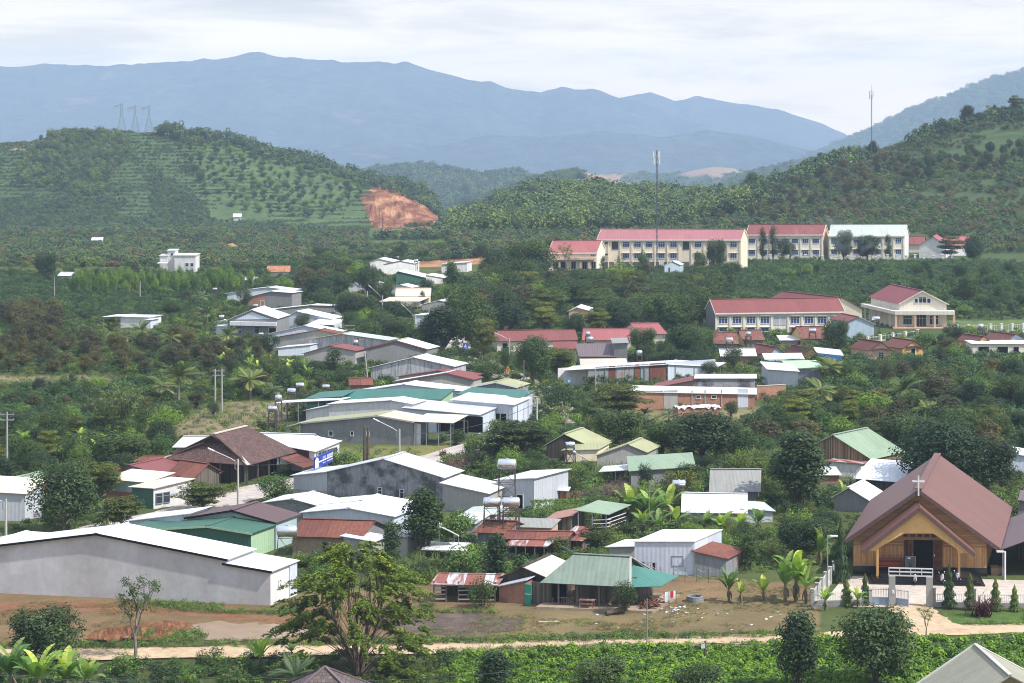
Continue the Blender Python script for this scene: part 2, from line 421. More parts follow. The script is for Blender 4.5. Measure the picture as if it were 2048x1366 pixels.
# ground tones, as areas on the ground (rows and columns of the photograph give the corners)
TONES = [
 ((0.085, 0.105, 0.035), [(-400, 700), (2450, 700), (2450, 480), (-400, 480)]),
 ((0.060, 0.090, 0.034), [(1250, 660), (2450, 720), (2450, 440), (1250, 440)]),
 ((0.19, 0.125, 0.068), [(-400, 1175), (620, 1190), (900, 1165), (1330, 1150), (1640, 1170), (1640, 1290), (-400, 1320)]),
 ((0.185, 0.140, 0.072), [(860, 1215), (1640, 1190), (1640, 1262), (860, 1290)]),
 ((0.050, 0.080, 0.022), [(880, 1295), (2450, 1255), (2450, 1500), (880, 1500)]),
 ((0.062, 0.080, 0.028), [(-400, 1318), (880, 1300), (880, 1500), (-400, 1500)]),
 ((0.210, 0.165, 0.095), [(290, 850), (470, 800), (600, 800), (560, 850), (420, 880), (300, 870)]),
 ((0.240, 0.190, 0.110), [(-60, 752), (240, 752), (240, 775), (-60, 775)]),
 ((0.165, 0.160, 0.055), [(640, 905), (900, 880), (900, 925), (640, 950)]),
 ((0.200, 0.175, 0.090), [(1200, 812), (1520, 812), (1520, 850), (1200, 850)]),
 ((0.110, 0.150, 0.050), [(1900, 640), (2060, 640), (2060, 680), (1900, 680)]),
 ((0.074, 0.118, 0.042), [(345, 268), (480, 285), (640, 335), (720, 362), (760, 470), (640, 480), (480, 470), (420, 440)]),
 ((0.150, 0.165, 0.065), [(60, 470), (150, 445), (270, 300), (300, 300), (240, 440), (170, 472)]),
 ((0.190, 0.120, 0.070), [(190, 455), (240, 428), (300, 425), (290, 460), (240, 470)]),
 ((0.062, 0.100, 0.038), [(-100, 270), (160, 260), (330, 264), (400, 440), (250, 470), (60, 470), (-100, 430)]),
 ((0.23, 0.185, 0.11), [(-60, 276), (90, 276), (90, 300), (-60, 300)]),
 ((0.060, 0.096, 0.036), [(1760, 310), (2060, 215), (2060, 300), (1880, 320)]),
 ((0.30, 0.205, 0.13), [(1170, 336), (1240, 350), (1290, 372), (1180, 366)]),
 ((0.30, 0.20, 0.14), [(1340, 350), (1420, 331), (1490, 340), (1440, 352)]),
]
def build_land():
    cols = np.concatenate([np.linspace(-3200, -400, 36), np.arange(-390, 2440, 9.0), np.linspace(2450, 5200, 36)])
    rows = np.concatenate([[3, 20, 60, 110, 150], np.arange(165, 300, 1.3), np.arange(300, 700, 2.6), np.arange(700, 1240, 6), np.arange(1240, 1440, 4.0), np.arange(1444, 1900, 10),
                           np.geomspace(1905, 7500, 150), [8000, 9000, 10000, 10700]])
    nc, nr = len(cols), len(rows)
    PX, D = np.meshgrid(cols, rows)
    X = (PX-CX)/F*D; Z = land(X, D)
    # beyond the hills the plain runs on to the horizon
    v = np.stack([X.ravel(), D.ravel(), Z.ravel()], 1).astype('f4')
    idx = np.arange(nc*nr).reshape(nr, nc)
    f = np.stack([idx[:-1, :-1], idx[:-1, 1:], idx[1:, 1:], idx[1:, :-1]], -1).reshape(-1, 4)
    me = bpy.data.meshes.new('ground')
    me.vertices.add(len(v)); me.vertices.foreach_set('co', v.ravel())
    me.loops.add(f.size); me.loops.foreach_set('vertex_index', f.ravel().astype('i4'))
    me.polygons.add(len(f)); me.polygons.foreach_set('loop_start', np.arange(0, f.size, 4).astype('i4'))
    me.polygons.foreach_set('use_smooth', np.ones(len(f), bool))
    me.update(); me.validate()
    PY = YH+F*(H-Z)/D
    c = np.tile(np.array([0.075, 0.095, 0.033]), (nr*nc, 1))
    c[(D > 700).ravel()] = (0.060, 0.090, 0.036)
    c[(D > 1600).ravel()] = (0.045, 0.075, 0.035)
    jx = PX+(fbm(X/7, D/9, 3)-0.5)*30*np.clip(D/700, 0.4, 1); jy = PY+(fbm(X/7+50, D/9, 3, 1)-0.5)*10
    for col, poly in TONES:
        c[inpoly(jx, jy, poly).ravel()] = col
    ca = me.attributes.new('tone', 'FLOAT_COLOR', 'POINT')
    ca.data.foreach_set('color', np.concatenate([c, np.ones((len(c), 1))], 1).astype('f4').ravel())
    g = NG('ground'); at_ = g.n('ShaderNodeAttribute', attribute_name='tone').outputs['Color']
    ge = g.n('ShaderNodeNewGeometry').outputs['Position']
    a = g.noise(ge, 0.12, 6, 0.62); b = g.noise(ge, 0.9, 6, 0.68); cc = g.noise(ge, 5.0, 4, 0.65)
    col = g.mix(g.math('MULTIPLY', g.ramp(b, [(0.48, 0.0), (0.66, 1.0)]), 0.34), at_, (0.085, 0.090, 0.034))
    col = g.mix(1.0, col, g.ramp(a, [(0.3, 0.72), (0.7, 1.25)]), 'MULTIPLY')
    col = g.mix(1.0, col, g.ramp(cc, [(0.3, 0.75), (0.7, 1.2)]), 'MULTIPLY')
    g.l(col, g.p.inputs['Base Color']); g.p.inputs['Roughness'].default_value = 0.95; g.p.inputs['Specular IOR Level'].default_value = 0.1
    g.bump(g.math('ADD', b, g.math('MULTIPLY', cc, 0.4)), 0.6, 0.25)
    me.materials.append(g.m)
    o = bpy.data.objects.new('ground', me); COL.objects.link(o)
    tag(o, 'green and brown valley floor rising into farmed hills behind the village', 'ground', kind='structure')
build_land()
def build_range(name, crest, d0, wf, label, ridged, seed, cols=(-900, 2950), z0=-330):
    """a far mountain range: its crest follows the skyline, spurs and gullies run down to the plain"""
    cs = np.arange(cols[0], cols[1], 7.0); ts = np.linspace(0, 1, 70); bk = np.linspace(1.01, 1.08, 6)
    T = np.concatenate([ts, bk])
    PX, TT = np.meshgrid(cs, T)
    D = d0 - wf + wf*TT
    zc = H-(ip(PX, crest)-YH)*d0/F
    X = (PX-CX)/F*D
    k = np.clip(TT, 0, 1)**1.25; k = np.where(TT > 1, 1-((TT-1)/0.16)**1.2, k)
    sp = np.abs(fbm(X/900+seed, D/2600, 4, seed % 5)*2-1); sp2 = np.abs(fbm(X/330+seed, D/800, 4, (seed+1) % 5)*2-1)
    env = np.clip(4*k*(1-k), 0, 1)
    Z = z0+(zc-z0)*k - ridged*env*(sp*0.8+sp2*0.45) + (fbm(X/60, D/60, 3, 3)-0.5)*14*np.clip(k, 0, 1)
    v = np.stack([X.ravel(), D.ravel(), Z.ravel()], 1).astype('f4'); nr, nc = X.shape
    idx = np.arange(nc*nr).reshape(nr, nc)
    f = np.stack([idx[:-1, :-1], idx[:-1, 1:], idx[1:, 1:], idx[1:, :-1]], -1).reshape(-1, 4)
    me = bpy.data.meshes.new(name); me.from_pydata(v.tolist(), [], f.tolist())
    me.polygons.foreach_set('use_smooth', np.ones(len(f), bool))
    g = NG(name); ge = g.n('ShaderNodeNewGeometry').outputs['Position']
    a = g.noise(ge, 0.004, 6, 0.65); b = g.noise(ge, 0.0022, 5, 0.6); c = g.noise(ge, 0.02, 4, 0.6)
    col = g.ramp(a, [(0.3, (0.022, 0.030, 0.030)), (0.7, (0.058, 0.068, 0.056))])
    col = g.mix(1.0, col, g.ramp(c, [(0.3, 0.6), (0.7, 1.4)]), 'MULTIPLY')
    col = g.mix(g.ramp(b, [(0.64, 0.0), (0.72, 0.38)]), col, (0.32, 0.22, 0.17))
    g.l(col, g.p.inputs['Base Color']); g.p.inputs['Roughness'].default_value = 0.95; g.p.inputs['Specular IOR Level'].default_value = 0.05
    g.bump(c, 0.8, 20.0)
    me.materials.append(g.m)
    o = bpy.data.objects.new(name, me); COL.objects.link(o)
    return tag(o, label, 'mountains', kind='structure')
build_range('mountain_range', [(-900,190),(-500,165),(-300,140),(-100,138),(0,133),(60,130),(110,127),(160,130),(220,132),(250,128),(300,124),(340,122),(370,121),(400,120),(430,118),(470,112),(500,105),(517,103),(535,108),(550,112),(580,115),(610,118),(640,121),(665,119),(680,125),(720,124),(750,122),(775,125),(790,128),(812,124),(830,130),(850,137),(900,150),(940,158),(960,165),(982,163),(1010,176),(1050,184),(1080,186),(1100,180),(1125,172),(1150,180),(1180,176),(1210,186),(1240,195),(1270,200),(1350,235),(1450,262),(1560,285),(1650,310),(1750,360),(2950,420)],
            9300, 2600, 'long blue mountain range fading into haze across the left of the skyline', 150, 3)
build_range('mountain_range', [(-900,420),(900,420),(1000,330),(1100,262),(1200,214),(1240,197),(1270,190),(1300,184),(1325,192),(1350,203),(1370,198),(1390,193),(1420,197),(1450,202),(1490,208),(1520,214),(1570,222),(1600,232),(1640,246),(1690,268),(1720,290),(1780,330),(2950,430)],
            10300, 2000, 'palest blue mountains descending to the right behind the long range', 90, 8)
build_range('mountain_range', [(-900,330),(-200,320),(100,330),(400,322),(560,322),(640,300),(760,290),(860,296),(980,268),(1090,276),(1200,262),(1330,272),(1420,262),(1500,272),(1580,290),(1640,306),(1750,345),(2950,400)],
            7600, 1500, 'lower blue foothills in front of the long mountain range', 60, 5)
# ---------------------------------------------------------------- the air
def build_haze():
    b = MB(); b.bx(-10800, -60, -400, 10800, 10800, 246)
    g = NG('haze'); g.t.nodes.remove(g.p)
    v = g.n('ShaderNodeVolumePrincipled', {'Color': (0.56, 0.735, 1.0, 1), 'Density': 1.08e-4, 'Anisotropy': 0.0})
    g.l(v.outputs[0], g.o.inputs['Volume'])
    o = b.build('haze', g.m)
    tag(o, 'thin blue haze in the air over the valley and mountains', 'haze', kind='stuff')
build_haze()
# ================================================================ building kit
WHITE = M_metal('white_sheet', (0.62, 0.63, 0.66), 0.45, dirt=0.3)
WHITE2 = M_metal('dull_white_sheet', (0.50, 0.51, 0.54), 0.5, dirt=0.45, rust=0.02, rcol=(0.30, 0.21, 0.15))
WHITE_OLD = M_metal('weathered_white_sheet', (0.66, 0.66, 0.65), 0.55, dirt=0.4, rust=0.03, rcol=(0.30, 0.20, 0.13))
CREAM = M_metal('cream_sheet', (0.66, 0.56, 0.43), 0.55, dirt=0.15)
BEIGE = M_metal('beige_cement_sheet', (0.52, 0.46, 0.38), 0.8, dirt=0.35)
GREEN = M_metal('green_sheet', (0.045, 0.125, 0.085), 0.55, dirt=0.25)
TEAL = M_metal('teal_sheet', (0.045, 0.145, 0.115), 0.5, dirt=0.25)
PALEGREEN = M_metal('pale_green_sheet', (0.23, 0.31, 0.215), 0.6, dirt=0.45)
OLIVE = M_metal('faded_olive_sheet', (0.33, 0.34, 0.19), 0.65, dirt=0.4)
GREYGREEN = M_metal('mossy_green_cement_sheet', (0.185, 0.235, 0.19), 0.8, dirt=0.6)
REDSHEET = M_metal('red_sheet', (0.205, 0.060, 0.054), 0.6, dirt=0.4)
PINKSHEET = M_metal('faded_red_sheet', (0.31, 0.095, 0.095), 0.6, dirt=0.25)
ROSE = M_metal('pink_red_sheet', (0.34, 0.135, 0.145), 0.6, dirt=0.3)
BROWN = M_metal('brown_sheet', (0.105, 0.062, 0.058), 0.5, dirt=0.2)
CHURCHROOF = M_metal('church_roof_sheet', (0.165, 0.074, 0.058), 0.5, dirt=0.15, pitch=1.2, sheet=1.9)
MAUVE = M_metal('mauve_brown_sheet', (0.15, 0.11, 0.115), 0.6, dirt=0.3)
RUST = M_metal('rusted_sheet', (0.135, 0.044, 0.032), 0.75, rust=0.45, rcol=(0.13, 0.045, 0.028), dirt=0.5)
RUSTWHITE = M_metal('rust_streaked_sheet', (0.52, 0.52, 0.53), 0.6, rust=0.50, rcol=(0.17, 0.055, 0.035), dirt=0.3, sheet=0.9)
GALV = M_metal('galvanised_sheet', (0.50, 0.52, 0.56), 0.45, dirt=0.3)
GALVOLD = M_metal('old_galvanised_sheet', (0.24, 0.26, 0.28), 0.6, dirt=0.6, rust=0.12)
GREYROOF = M_metal('grey_cement_sheet', (0.27, 0.27, 0.25), 0.85, dirt=0.5)
PALEGREY = M_metal('pale_grey_sheet', (0.44, 0.48, 0.44), 0.75, dirt=0.5)
TILE = M_tile('dark_brown_tile', (0.105, 0.055, 0.045))
REDTILE = M_tile('weathered_red_tile', (0.20, 0.075, 0.055), 0.25, 0.3)
P_WHITE = M_paint('white_plaster', (0.72, 0.71, 0.70), dirt=0.35, dcol=(0.40, 0.38, 0.35))
P_STAIN = M_paint('stained_white_plaster', (0.56, 0.56, 0.57), dirt=0.8, dcol=(0.34, 0.33, 0.31), streak=0.15, sc=0.6)
P_BLACKST = M_paint('mould_streaked_plaster', (0.55, 0.55, 0.57), dirt=0.3, dcol=(0.10, 0.10, 0.10), streak=0.95)
P_CEM = M_paint('grey_cement_render', (0.235, 0.235, 0.235), dirt=0.5, dcol=(0.15, 0.15, 0.15))
P_DCEM = M_paint('patchy_dark_cement', (0.33, 0.33, 0.34), dirt=1.0, dcol=(0.085, 0.087, 0.09), sc=1.6, streak=0.5)
P_LCEM = M_paint('light_cement_render', (0.40, 0.385, 0.36), dirt=0.4, dcol=(0.26, 0.24, 0.22))
P_CREAM = M_paint('cream_paint', (0.80, 0.70, 0.53), dirt=0.25, dcol=(0.50, 0.42, 0.32))
P_PCREAM = M_paint('pale_cream_paint', (0.78, 0.72, 0.60), dirt=0.35, dcol=(0.45, 0.40, 0.34))
P_YEL = M_paint('yellow_ochre_paint', (0.66, 0.42, 0.17), dirt=0.3, dcol=(0.45, 0.29, 0.14))
P_PEACH = M_paint('peach_paint', (0.66, 0.43, 0.30), dirt=0.3)
P_OCH = M_paint('beige_paint', (0.36, 0.27, 0.17), dirt=0.35)
P_BLUE = M_paint('pale_blue_paint', (0.44, 0.54, 0.62), dirt=0.3)
P_LTEAL = M_metal('pale_teal_sheet', (0.40, 0.52, 0.50), 0.6, dirt=0.35)
P_LBLUE = M_metal('pale_blue_sheet', (0.55, 0.60, 0.68), 0.5, dirt=0.15)
P_LGREEN = M_metal('light_green_wall_sheet', (0.36, 0.52, 0.33), 0.6, dirt=0.25)
P_ORANGE = M_wood('orange_board', (0.30, 0.13, 0.045), 0.2)
BRICK = M_brick('brick')
OBRICK = M_brick('orange_brick', (0.36, 0.15, 0.07))
STONE = M_brick('rubble_stone', (0.17, 0.17, 0.16), (0.27, 0.26, 0.24), sc=0.35)
DWOOD = M_wood('dark_weathered_wood', (0.055, 0.045, 0.038), 0.2)
GWOOD = M_wood('grey_weathered_wood', (0.13, 0.11, 0.09), 0.2)
BAMB = M_wood('woven_bamboo', (0.27, 0.19, 0.11), 0.12, var=0.5)
CWOOD = M_wood('varnished_wood', (0.54, 0.29, 0.12), 0.16, rough=0.5, gl=0.4, var=.22)
CWOODD = M_wood('dark_varnished_wood', (0.44, 0.25, 0.115), 0.16, horiz=True, var=.25)
GLASS = M_plain('window_glass', (0.035, 0.045, 0.06), 0.12, spec=0.6)
BLUEG = M_plain('blue_window_glass', (0.05, 0.08, 0.20), 0.15)
DARK = M_plain('dark_interior', (0.012, 0.011, 0.011), 0.9, spec=0.05)  # on openings, a near-black panel colour standing in for the shade inside
FRAME = M_plain('white_frame', (0.66, 0.66, 0.66), 0.5)
GFRAME = M_plain('grey_frame', (0.22, 0.24, 0.27), 0.5)
STEEL = M_plain('grey_steel', (0.30, 0.31, 0.33), 0.45, metal=0.3)
RSTEEL = M_plain('rusty_steel', (0.075, 0.055, 0.045), 0.75)
INOX = M_plain('stainless_steel', (0.72, 0.73, 0.75), 0.26, metal=0.85, var=0.06)
CONC = M_paint('concrete', (0.36, 0.35, 0.33), dirt=0.4, bump=0.3)
PALECONC = M_paint('pale_concrete', (0.50, 0.48, 0.44), dirt=0.35, bump=0.25)
BLACKGR = M_plain('black_granite', (0.012, 0.012, 0.014), 0.25, spec=0.5)
MAROON = M_plain('maroon_panel', (0.045, 0.018, 0.018), 0.6)
DVL, DVR = (0.39, 0.92), (0.26, 0.966)
VIS = []           # the part of the view each building fills: columns, rows, distance
FOOT = []          # footprints that plants keep clear of (image-free: lists of ground points)
def onp(A, B, px, py):
    n = Vector((-(B.y-A.y), B.x-A.x)); r = Vector(((px-CX)/F, 1.0))
    t = (n.x*A.x+n.y*A.y)/n.dot(r)
    return Vector((r.x*t, t, H-(py-YH)/F*t))
def unit2(v): v = Vector((v[0], v[1], 0)); return v.normalized()
def opening(root, P, u, n, w, h, kind='w', name=None, fm=None, pm=None):
    """a window or door set in a wall: frame mesh, pane or leaf as its sub-part"""
    z = Vector((0, 0, 1)); fm = fm or FRAME
    f = MB(); t = 0.09
    f.box(P+u*(w/2-t/2)+n*0.03, u*t/2, n*0.05, z*h/2); f.box(P-u*(w/2-t/2)+n*0.03, u*t/2, n*0.05, z*h/2)
    f.box(P+z*(h/2-t/2)+n*0.03, u*(w/2-t), n*0.045, z*t/2)
    if kind == 'w' or kind == 'v':
        f.box(P-z*(h/2-t/2)+n*0.05, u*(w/2-t), n*0.065, z*t/2)
        k = max(1, int(round(w/0.7)))
        for i in range(1, k): f.box(P+u*(-w/2+w*i/k)+n*0.025, u*0.03, n*0.035, z*(h/2-t))
        if h > 1.0: f.box(P+z*(h*0.18)+n*0.025, u*(w/2-t), n*0.03, z*0.03)
    fo = f.build(name or ('window' if kind in 'wv' else 'door'), fm, root)
    p = MB(); p.box(P+n*0.012, u*(w/2-t*0.8), n*0.012, z*(h/2-t*0.8))
    p.build('pane' if kind in 'wv' else 'leaf', pm or (GLASS if kind in 'wv' else DARK), fo)  # door leaf defaults to a dark panel painting the shaded opening
    return fo
def slope_roof(m, a, b, dv, D, oh, ends, th, first, last, lift=0.02, back_rise=0.0):
    d = (b-a).normalized()
    a2 = a - d*(ends if first else 0.0); b2 = b + d*(ends if last else 0.0)
    v = Vector((dv.x*(D+oh), dv.y*(D+oh), back_rise*(D+oh)/max(D, 0.1))); f = Vector((dv.x*oh, dv.y*oh, back_rise*oh/max(D, 0.1)))
    up = Vector((0, 0, lift))
    m.slab([a2-f+up, b2-f+up, b2+v+up, a2+v+up], th)
def prism(name, label, base, top, D, wall, roof, dv=None, oh=0.3, ends=0.3, th=0.07, fascia=None, cat='house', group=None, wins=(), endwall=None, posts=0, back_rise=0.0, root=None, wallparts=None, wname='wall', rname='roof', fz=0.0, lowwall=None):
    """a building whose long front wall has the outline `top`, carried back by D"""
    A, B = ground(base[0], base[1]), ground(base[2], base[3])
    if fz: A.z = B.z = fz
    u = unit2(B-A); n = Vector((u.y, -u.x, 0))
    if dv is None: dv = DVL if base[0] < 1080 else (-n.x, -n.y)
    dv = unit2(dv)
    pts = [onp(A, B, *p) for p in top]
    # the outer corners of the wall stand on the base line
    if root is None:
        root = empty(name, (A+B)/2, label, cat, group)
        root.location.z = min(A.z, B.z)
    VIS.append((min(p[0] for p in top), min(p[1] for p in top)-12, max(p[0] for p in top)+8, max(base[1], base[3])-(max(base[1], base[3])-min(p[1] for p in top))*.25, A.y))
    dd = dv*D; drop = Vector((0, 0, -0.5))
    L0, R0 = Vector((pts[0].x, pts[0].y, A.z)), Vector((pts[-1].x, pts[-1].y, B.z))
    FOOT.append([(L0.x, L0.y), (R0.x, R0.y), (R0.x+dd.x, R0.y+dd.y), (L0.x+dd.x, L0.y+dd.y)])
    br = Vector((0, 0, back_rise))
    if wall is not None:
        w_ = MB(); fr = [L0+drop, R0+drop]+pts[::-1]
        w_.poly(fr, 0); w_.poly([p+dd+(br if i > 1 else Vector((0, 0, 0))) for i, p in enumerate(fr)][::-1], 0)
        w_.poly([L0+drop, pts[0], pts[0]+dd+br, L0+drop+dd], 1); w_.poly([R0+drop, R0+drop+dd, pts[-1]+dd+br, pts[-1]], 1)
        w_.build(wname, [wall, endwall or wall], root)
        if lowwall:
            lw = MB(); lw.box((L0+R0)/2-n*(-0.03)+Vector((0, 0, lowwall[0]/2)), u*((R0-L0).length/2), n*0.03, Vector((0, 0, lowwall[0]/2+0.3)))
            lw.build('wall', lowwall[1], root)
    if roof is not None:
        if roof is WHITE: roof = (WHITE, WHITE2, WHITE, WHITE_OLD, WHITE2)[(base[0]*7+base[3]) % 5]
        rm = roof if isinstance(roof, (list, tuple)) else [roof]
        for i in range(len(pts)-1):
            m = MB()
            slope_roof(m, pts[i], pts[i+1], dv, D, oh, ends, th, i == 0, i == len(pts)-2, back_rise=back_rise)
            m.build(rname, rm[i % len(rm)], root)
        if len(pts) > 2:
            c = MB()
            for p in pts[1:-1]: c.bar(p-dv*oh+Vector((0, 0, th+0.05)), p+dv*(D+oh)+Vector((0, 0, th+0.05+back_rise)), 0.45, 0.05)
            c.build('ridge_cap', rm[0], root)
    if fascia:
        f = MB()
        for i in range(len(pts)-1):
            d = (pts[i+1]-pts[i]).normalized()
            f.bar(pts[i]-dv*(oh+0.03)-d*(ends if i == 0 else 0)+Vector((0, 0, -0.02)), pts[i+1]-dv*(oh+0.03)+d*(ends if i == len(pts)-2 else 0)+Vector((0, 0, -0.02)), 0.05, 0.2)
        f.build('fascia', fascia, root)
    for k in range(posts):
        t = (k+0.02)/max(1, posts-1)*0.96
        j = t*(len(pts)-1); i = min(int(j), len(pts)-2); p = pts[i]+(pts[i+1]-pts[i])*(j-i)
        pm = MB(); pm.bar(Vector((p.x, p.y, A.z-0.3)), p, 0.12, 0.12); pm.build('post', STEEL, root)
        if wall is None: pm = MB(); pm.bar(Vector((p.x+dd.x, p.y+dd.y, A.z-0.3)), p+dd+br, 0.12, 0.12); pm.build('post', STEEL, root)
    for q in wins:
        kind, px, py, w, h = q[:5]
        opening(root, onp(A, B, px, py), u, n, w, h, kind, *q[5:])
    root['_n'] = 0; del root['_n']
    return root, A, B, u, n, dv, pts
def house2(name, label, base, eave, ridge, D, wall, roof, dv=None, oh=0.4, ends=0.35, th=0.08, cat='house', group=None, wins=(), mono=False, endwall=None, posts=0, fascia=None, root=None, gable=None):
    """ridge parallel to the front wall; eave = rows at the two ends, ridge = row at the middle"""
    A, B = ground(base[0], base[1]), ground(base[2], base[3]); u = unit2(B-A); n = Vector((u.y, -u.x, 0))
    dv = unit2(dv) if dv else -n
    zA = onp(A, B, base[0], eave[0]); zB = onp(A, B, base[2], eave[1])
    z = (zA.z+zB.z)/2; zA.z = zB.z = z
    mid = (zA+zB)/2 + dv*(D if mono else D/2)
    zr = H-(ridge-YH)*mid.y/F
    ris = max(zr-z, 0.15)
    if root is None:
        root = empty(name, (A+B)/2, label, cat, group); root.location.z = min(A.z, B.z)
    run = D if mono else D/2
    VIS.append((base[0], ridge-2, base[2], base[1]-(base[1]-ridge)*.25, A.y))
    up = Vector((0, 0, ris)); dr = dv*run; dd = dv*D
    FOOT.append([(A.x, A.y), (B.x, B.y), (B.x+dd.x, B.y+dd.y), (A.x+dd.x, A.y+dd.y)])
    if wall is not None:
        w_ = MB(); dn = Vector((0, 0, -0.5))
        w_.poly([A+dn, B+dn, zB, zA], 0)
        back = Vector((0, 0, ris if mono else 0))
        w_.poly([B+dn+dd, A+dn+dd, zA+dd+back, zB+dd+back], 0)
        for (g, zz, s) in ((A, zA, 1), (B, zB, -1)):
            p = [g+dn, zz, zz+dr+up] + ([] if mono else [zz+dd]) + [g+dn+dd]
            w_.poly(p[::s], 1)
        w_.build('wall', [wall, endwall or gable or wall], root)
    # roof
    k = oh*ris/run; lift = Vector((0, 0, 0.02))
    a, b = zA-u*ends-dv*oh-Vector((0, 0, k))+lift, zB+u*ends-dv*oh-Vector((0, 0, k))+lift
    m = MB(); m.slab([a, b, zB+u*ends+dr+up+lift, zA-u*ends+dr+up+lift], th); m.build('roof', roof, root)
    if not mono:
        m = MB(); e = dd+dv*oh-Vector((0, 0, k))+lift
        m.slab([zA-u*ends+dr+up+lift, zB+u*ends+dr+up+lift, zB+u*ends+e, zA-u*ends+e], th); m.build('roof', roof, root)
        c = MB(); c.bar(zA-u*ends+dr+up+Vector((0, 0, th+.06)), zB+u*ends+dr+up+Vector((0, 0, th+.06)), 0.4, 0.06); c.build('ridge_cap', roof, root)
    if fascia:
        f = MB(); q = -dv*0.03-Vector((0, 0, 0.04)); f.bar(a+q, b+q, 0.06, 0.28)
        if not mono:
            for s, zz in ((-1, zA), (1, zB)):
                o_ = u*(ends+0.04)*s
                f.bar(zz+o_-dv*oh-Vector((0, 0, k)), zz+o_+dr+up, 0.06, 0.3); f.bar(zz+o_+dr+up, zz+o_+dd+dv*oh-Vector((0, 0, k)), 0.06, 0.3)
        f.build('fascia', fascia, root)
    for i in range(posts):
        t = (i+0.0)/max(1, posts-1); p = zA+(zB-zA)*t; pm = MB(); pm.bar(Vector((p.x, p.y, A.z-0.3))-dv*(oh-.1), p-dv*(oh-.1)-Vector((0, 0, k)), 0.12); pm.build('post', GWOOD, root)
    for q in wins:
        kind, px, py, w, h = q[:5]
        opening(root, onp(A, B, px, py), u, n, w, h, kind, *q[5:])
    return root, A, B, u, n, dv, z, ris
def boxpart(name, root, m, c, u, n, w, d, h):
    b = MB(); b.box(c+Vector((0, 0, h/2)), u*w/2, n*d/2, Vector((0, 0, h/2))); return b.build(name, m, root)
# ================================================================ buildings, left half of the village
r, A, B, u, n, dv, pts = prism('warehouse', 'long low white plastered warehouse with white roof beside the muddy yard', (-70, 1183, 453, 1207), [(-70, 1098), (195, 1067), (453, 1118)], 5.0, P_STAIN, WHITE, fascia=DARK, cat='warehouse')
prism('', '', (453, 1207, 541, 1211), [(453, 1127), (541, 1142)], 5.0, P_STAIN, WHITE, fascia=DARK, root=r, endwall=P_WHITE)
A2, B2 = ground(453, 1207), ground(541, 1211)
e0 = onp(A2, B2, 541, 1142); m = MB(); q = Vector((dv.x, dv.y, 0)); en = Vector((q.y, -q.x, 0))
m.box(Vector((e0.x, e0.y, 1.55))+q*4.35+en*0.05, q*0.75, en*0.05, Vector((0, 0, 1.6))); m.build('side_panel', P_LBLUE, r)
m = MB()
for k, (a, zz, w_, h_) in enumerate([(1.55, 2.0, .22, .05), (1.47, 1.85, .05, .16), (1.95, 2.0, .20, .05), (2.04, 1.87, .05, .18), (1.5, 1.62, .05, .16), (1.95, 1.66, .2, .05), (1.9, 1.52, .05, .18), (2.02, 1.5, .18, .05)]):
    m.box(Vector((e0.x, e0.y, zz))+q*a+en*0.015, q*w_/2, en*0.01, Vector((0, 0, h_/2)))
m.build('lettering', DARK, r)
prism('shed', 'small white roofed shed showing behind the left end of the long warehouse', (-60, 1160, 60, 1160), [(-60, 1092), (10, 1077), (85, 1082)], 3.5, P_WHITE, WHITE, cat='shed')
r, *_ = prism('house', 'dark green house with green gabled roof behind the long white warehouse', (326, 1108, 502, 1117), [(326, 1057), (417, 1052), (502, 1066)], 4.9, GREEN, GREEN, endwall=P_LGREEN, fascia=P_LGREEN)
prism('', '', (272, 1102, 326, 1106), [(272, 1053), (326, 1059)], 4.5, GREEN, GREEN, root=r)
prism('house', 'pale teal house with glossy dark brown gabled roof', (378, 1092, 552, 1098), [(378, 1034), (468, 1020), (552, 1044)], 4.6, P_LTEAL, BROWN, fascia=DARK, oh=.5)
prism('shed', 'low white roofed shed joined to the left of the brown roofed house', (275, 1090, 376, 1092), [(258, 1042), (376, 1028)], 4.2, P_LBLUE, WHITE, cat='shed')
r, A, B, u, n, dv, z, ris = house2('house', 'long beige house under a rusty red sheet roof beside a steel water tank', (585, 1112, 720, 1116), (1069, 1075), 1041, 6.0, P_OCH, RUST, dv=DVL, wins=[('d', 650, 1098, .5, 1.4, 'door', GWOOD)], gable=P_CEM)
prism('shed', 'small white shed with flat white roof beside the rusty roofed beige house', (690, 1118, 746, 1122), [(687, 1073), (747, 1083)], 3.0, P_LCEM, WHITE, cat='shed')
prism('shed', 'tiny white flat roof shed half hidden between two dark column trees', (792, 1112, 815, 1114), [(788, 1070), (815, 1074)], 2.5, P_LCEM, WHITE, cat='shed')
prism('house', 'pale lavender sheet metal house with white gabled roof, nearer of the pair', (610, 1068, 785, 1072), [(606, 1025), (699, 1016.5), (787, 1033)], 4.6, P_LBLUE, WHITE)
prism('house', 'pale metal house with white gabled roof just behind the lavender house', (648, 1048, 800, 1052), [(645, 1009), (723, 1002), (802, 1016)], 4.0, P_LBLUE, WHITE)
prism('house', 'small rough stone house with white gabled roof below the big cement warehouse', (538, 1040, 633, 1044), [(530, 1005), (586, 998), (634, 1011)], 4.8, STONE, WHITE)
r, A, B, u, n, dv, pts = prism('warehouse', 'big patchy dark cement warehouse with bright white gabled roof', (654, 1002, 885, 1018), [(654, 944), (768, 918.5), (886, 955)], 5.2, P_DCEM, WHITE, cat='warehouse', wins=[('w', 760, 984, .62, 1.15), ('w', 804, 988, .62, 1.2)])
prism('', '', (590, 998, 654, 1002), [(587, 951), (654, 944)], 5.2, GALV, WHITE, root=r, lowwall=(.9, P_LCEM))
r2, *_ = prism('', '', (885, 1022, 976, 1028), [(885, 967), (976, 987)], 6.0, P_LCEM, WHITE, root=r, dv=(.36, .93))
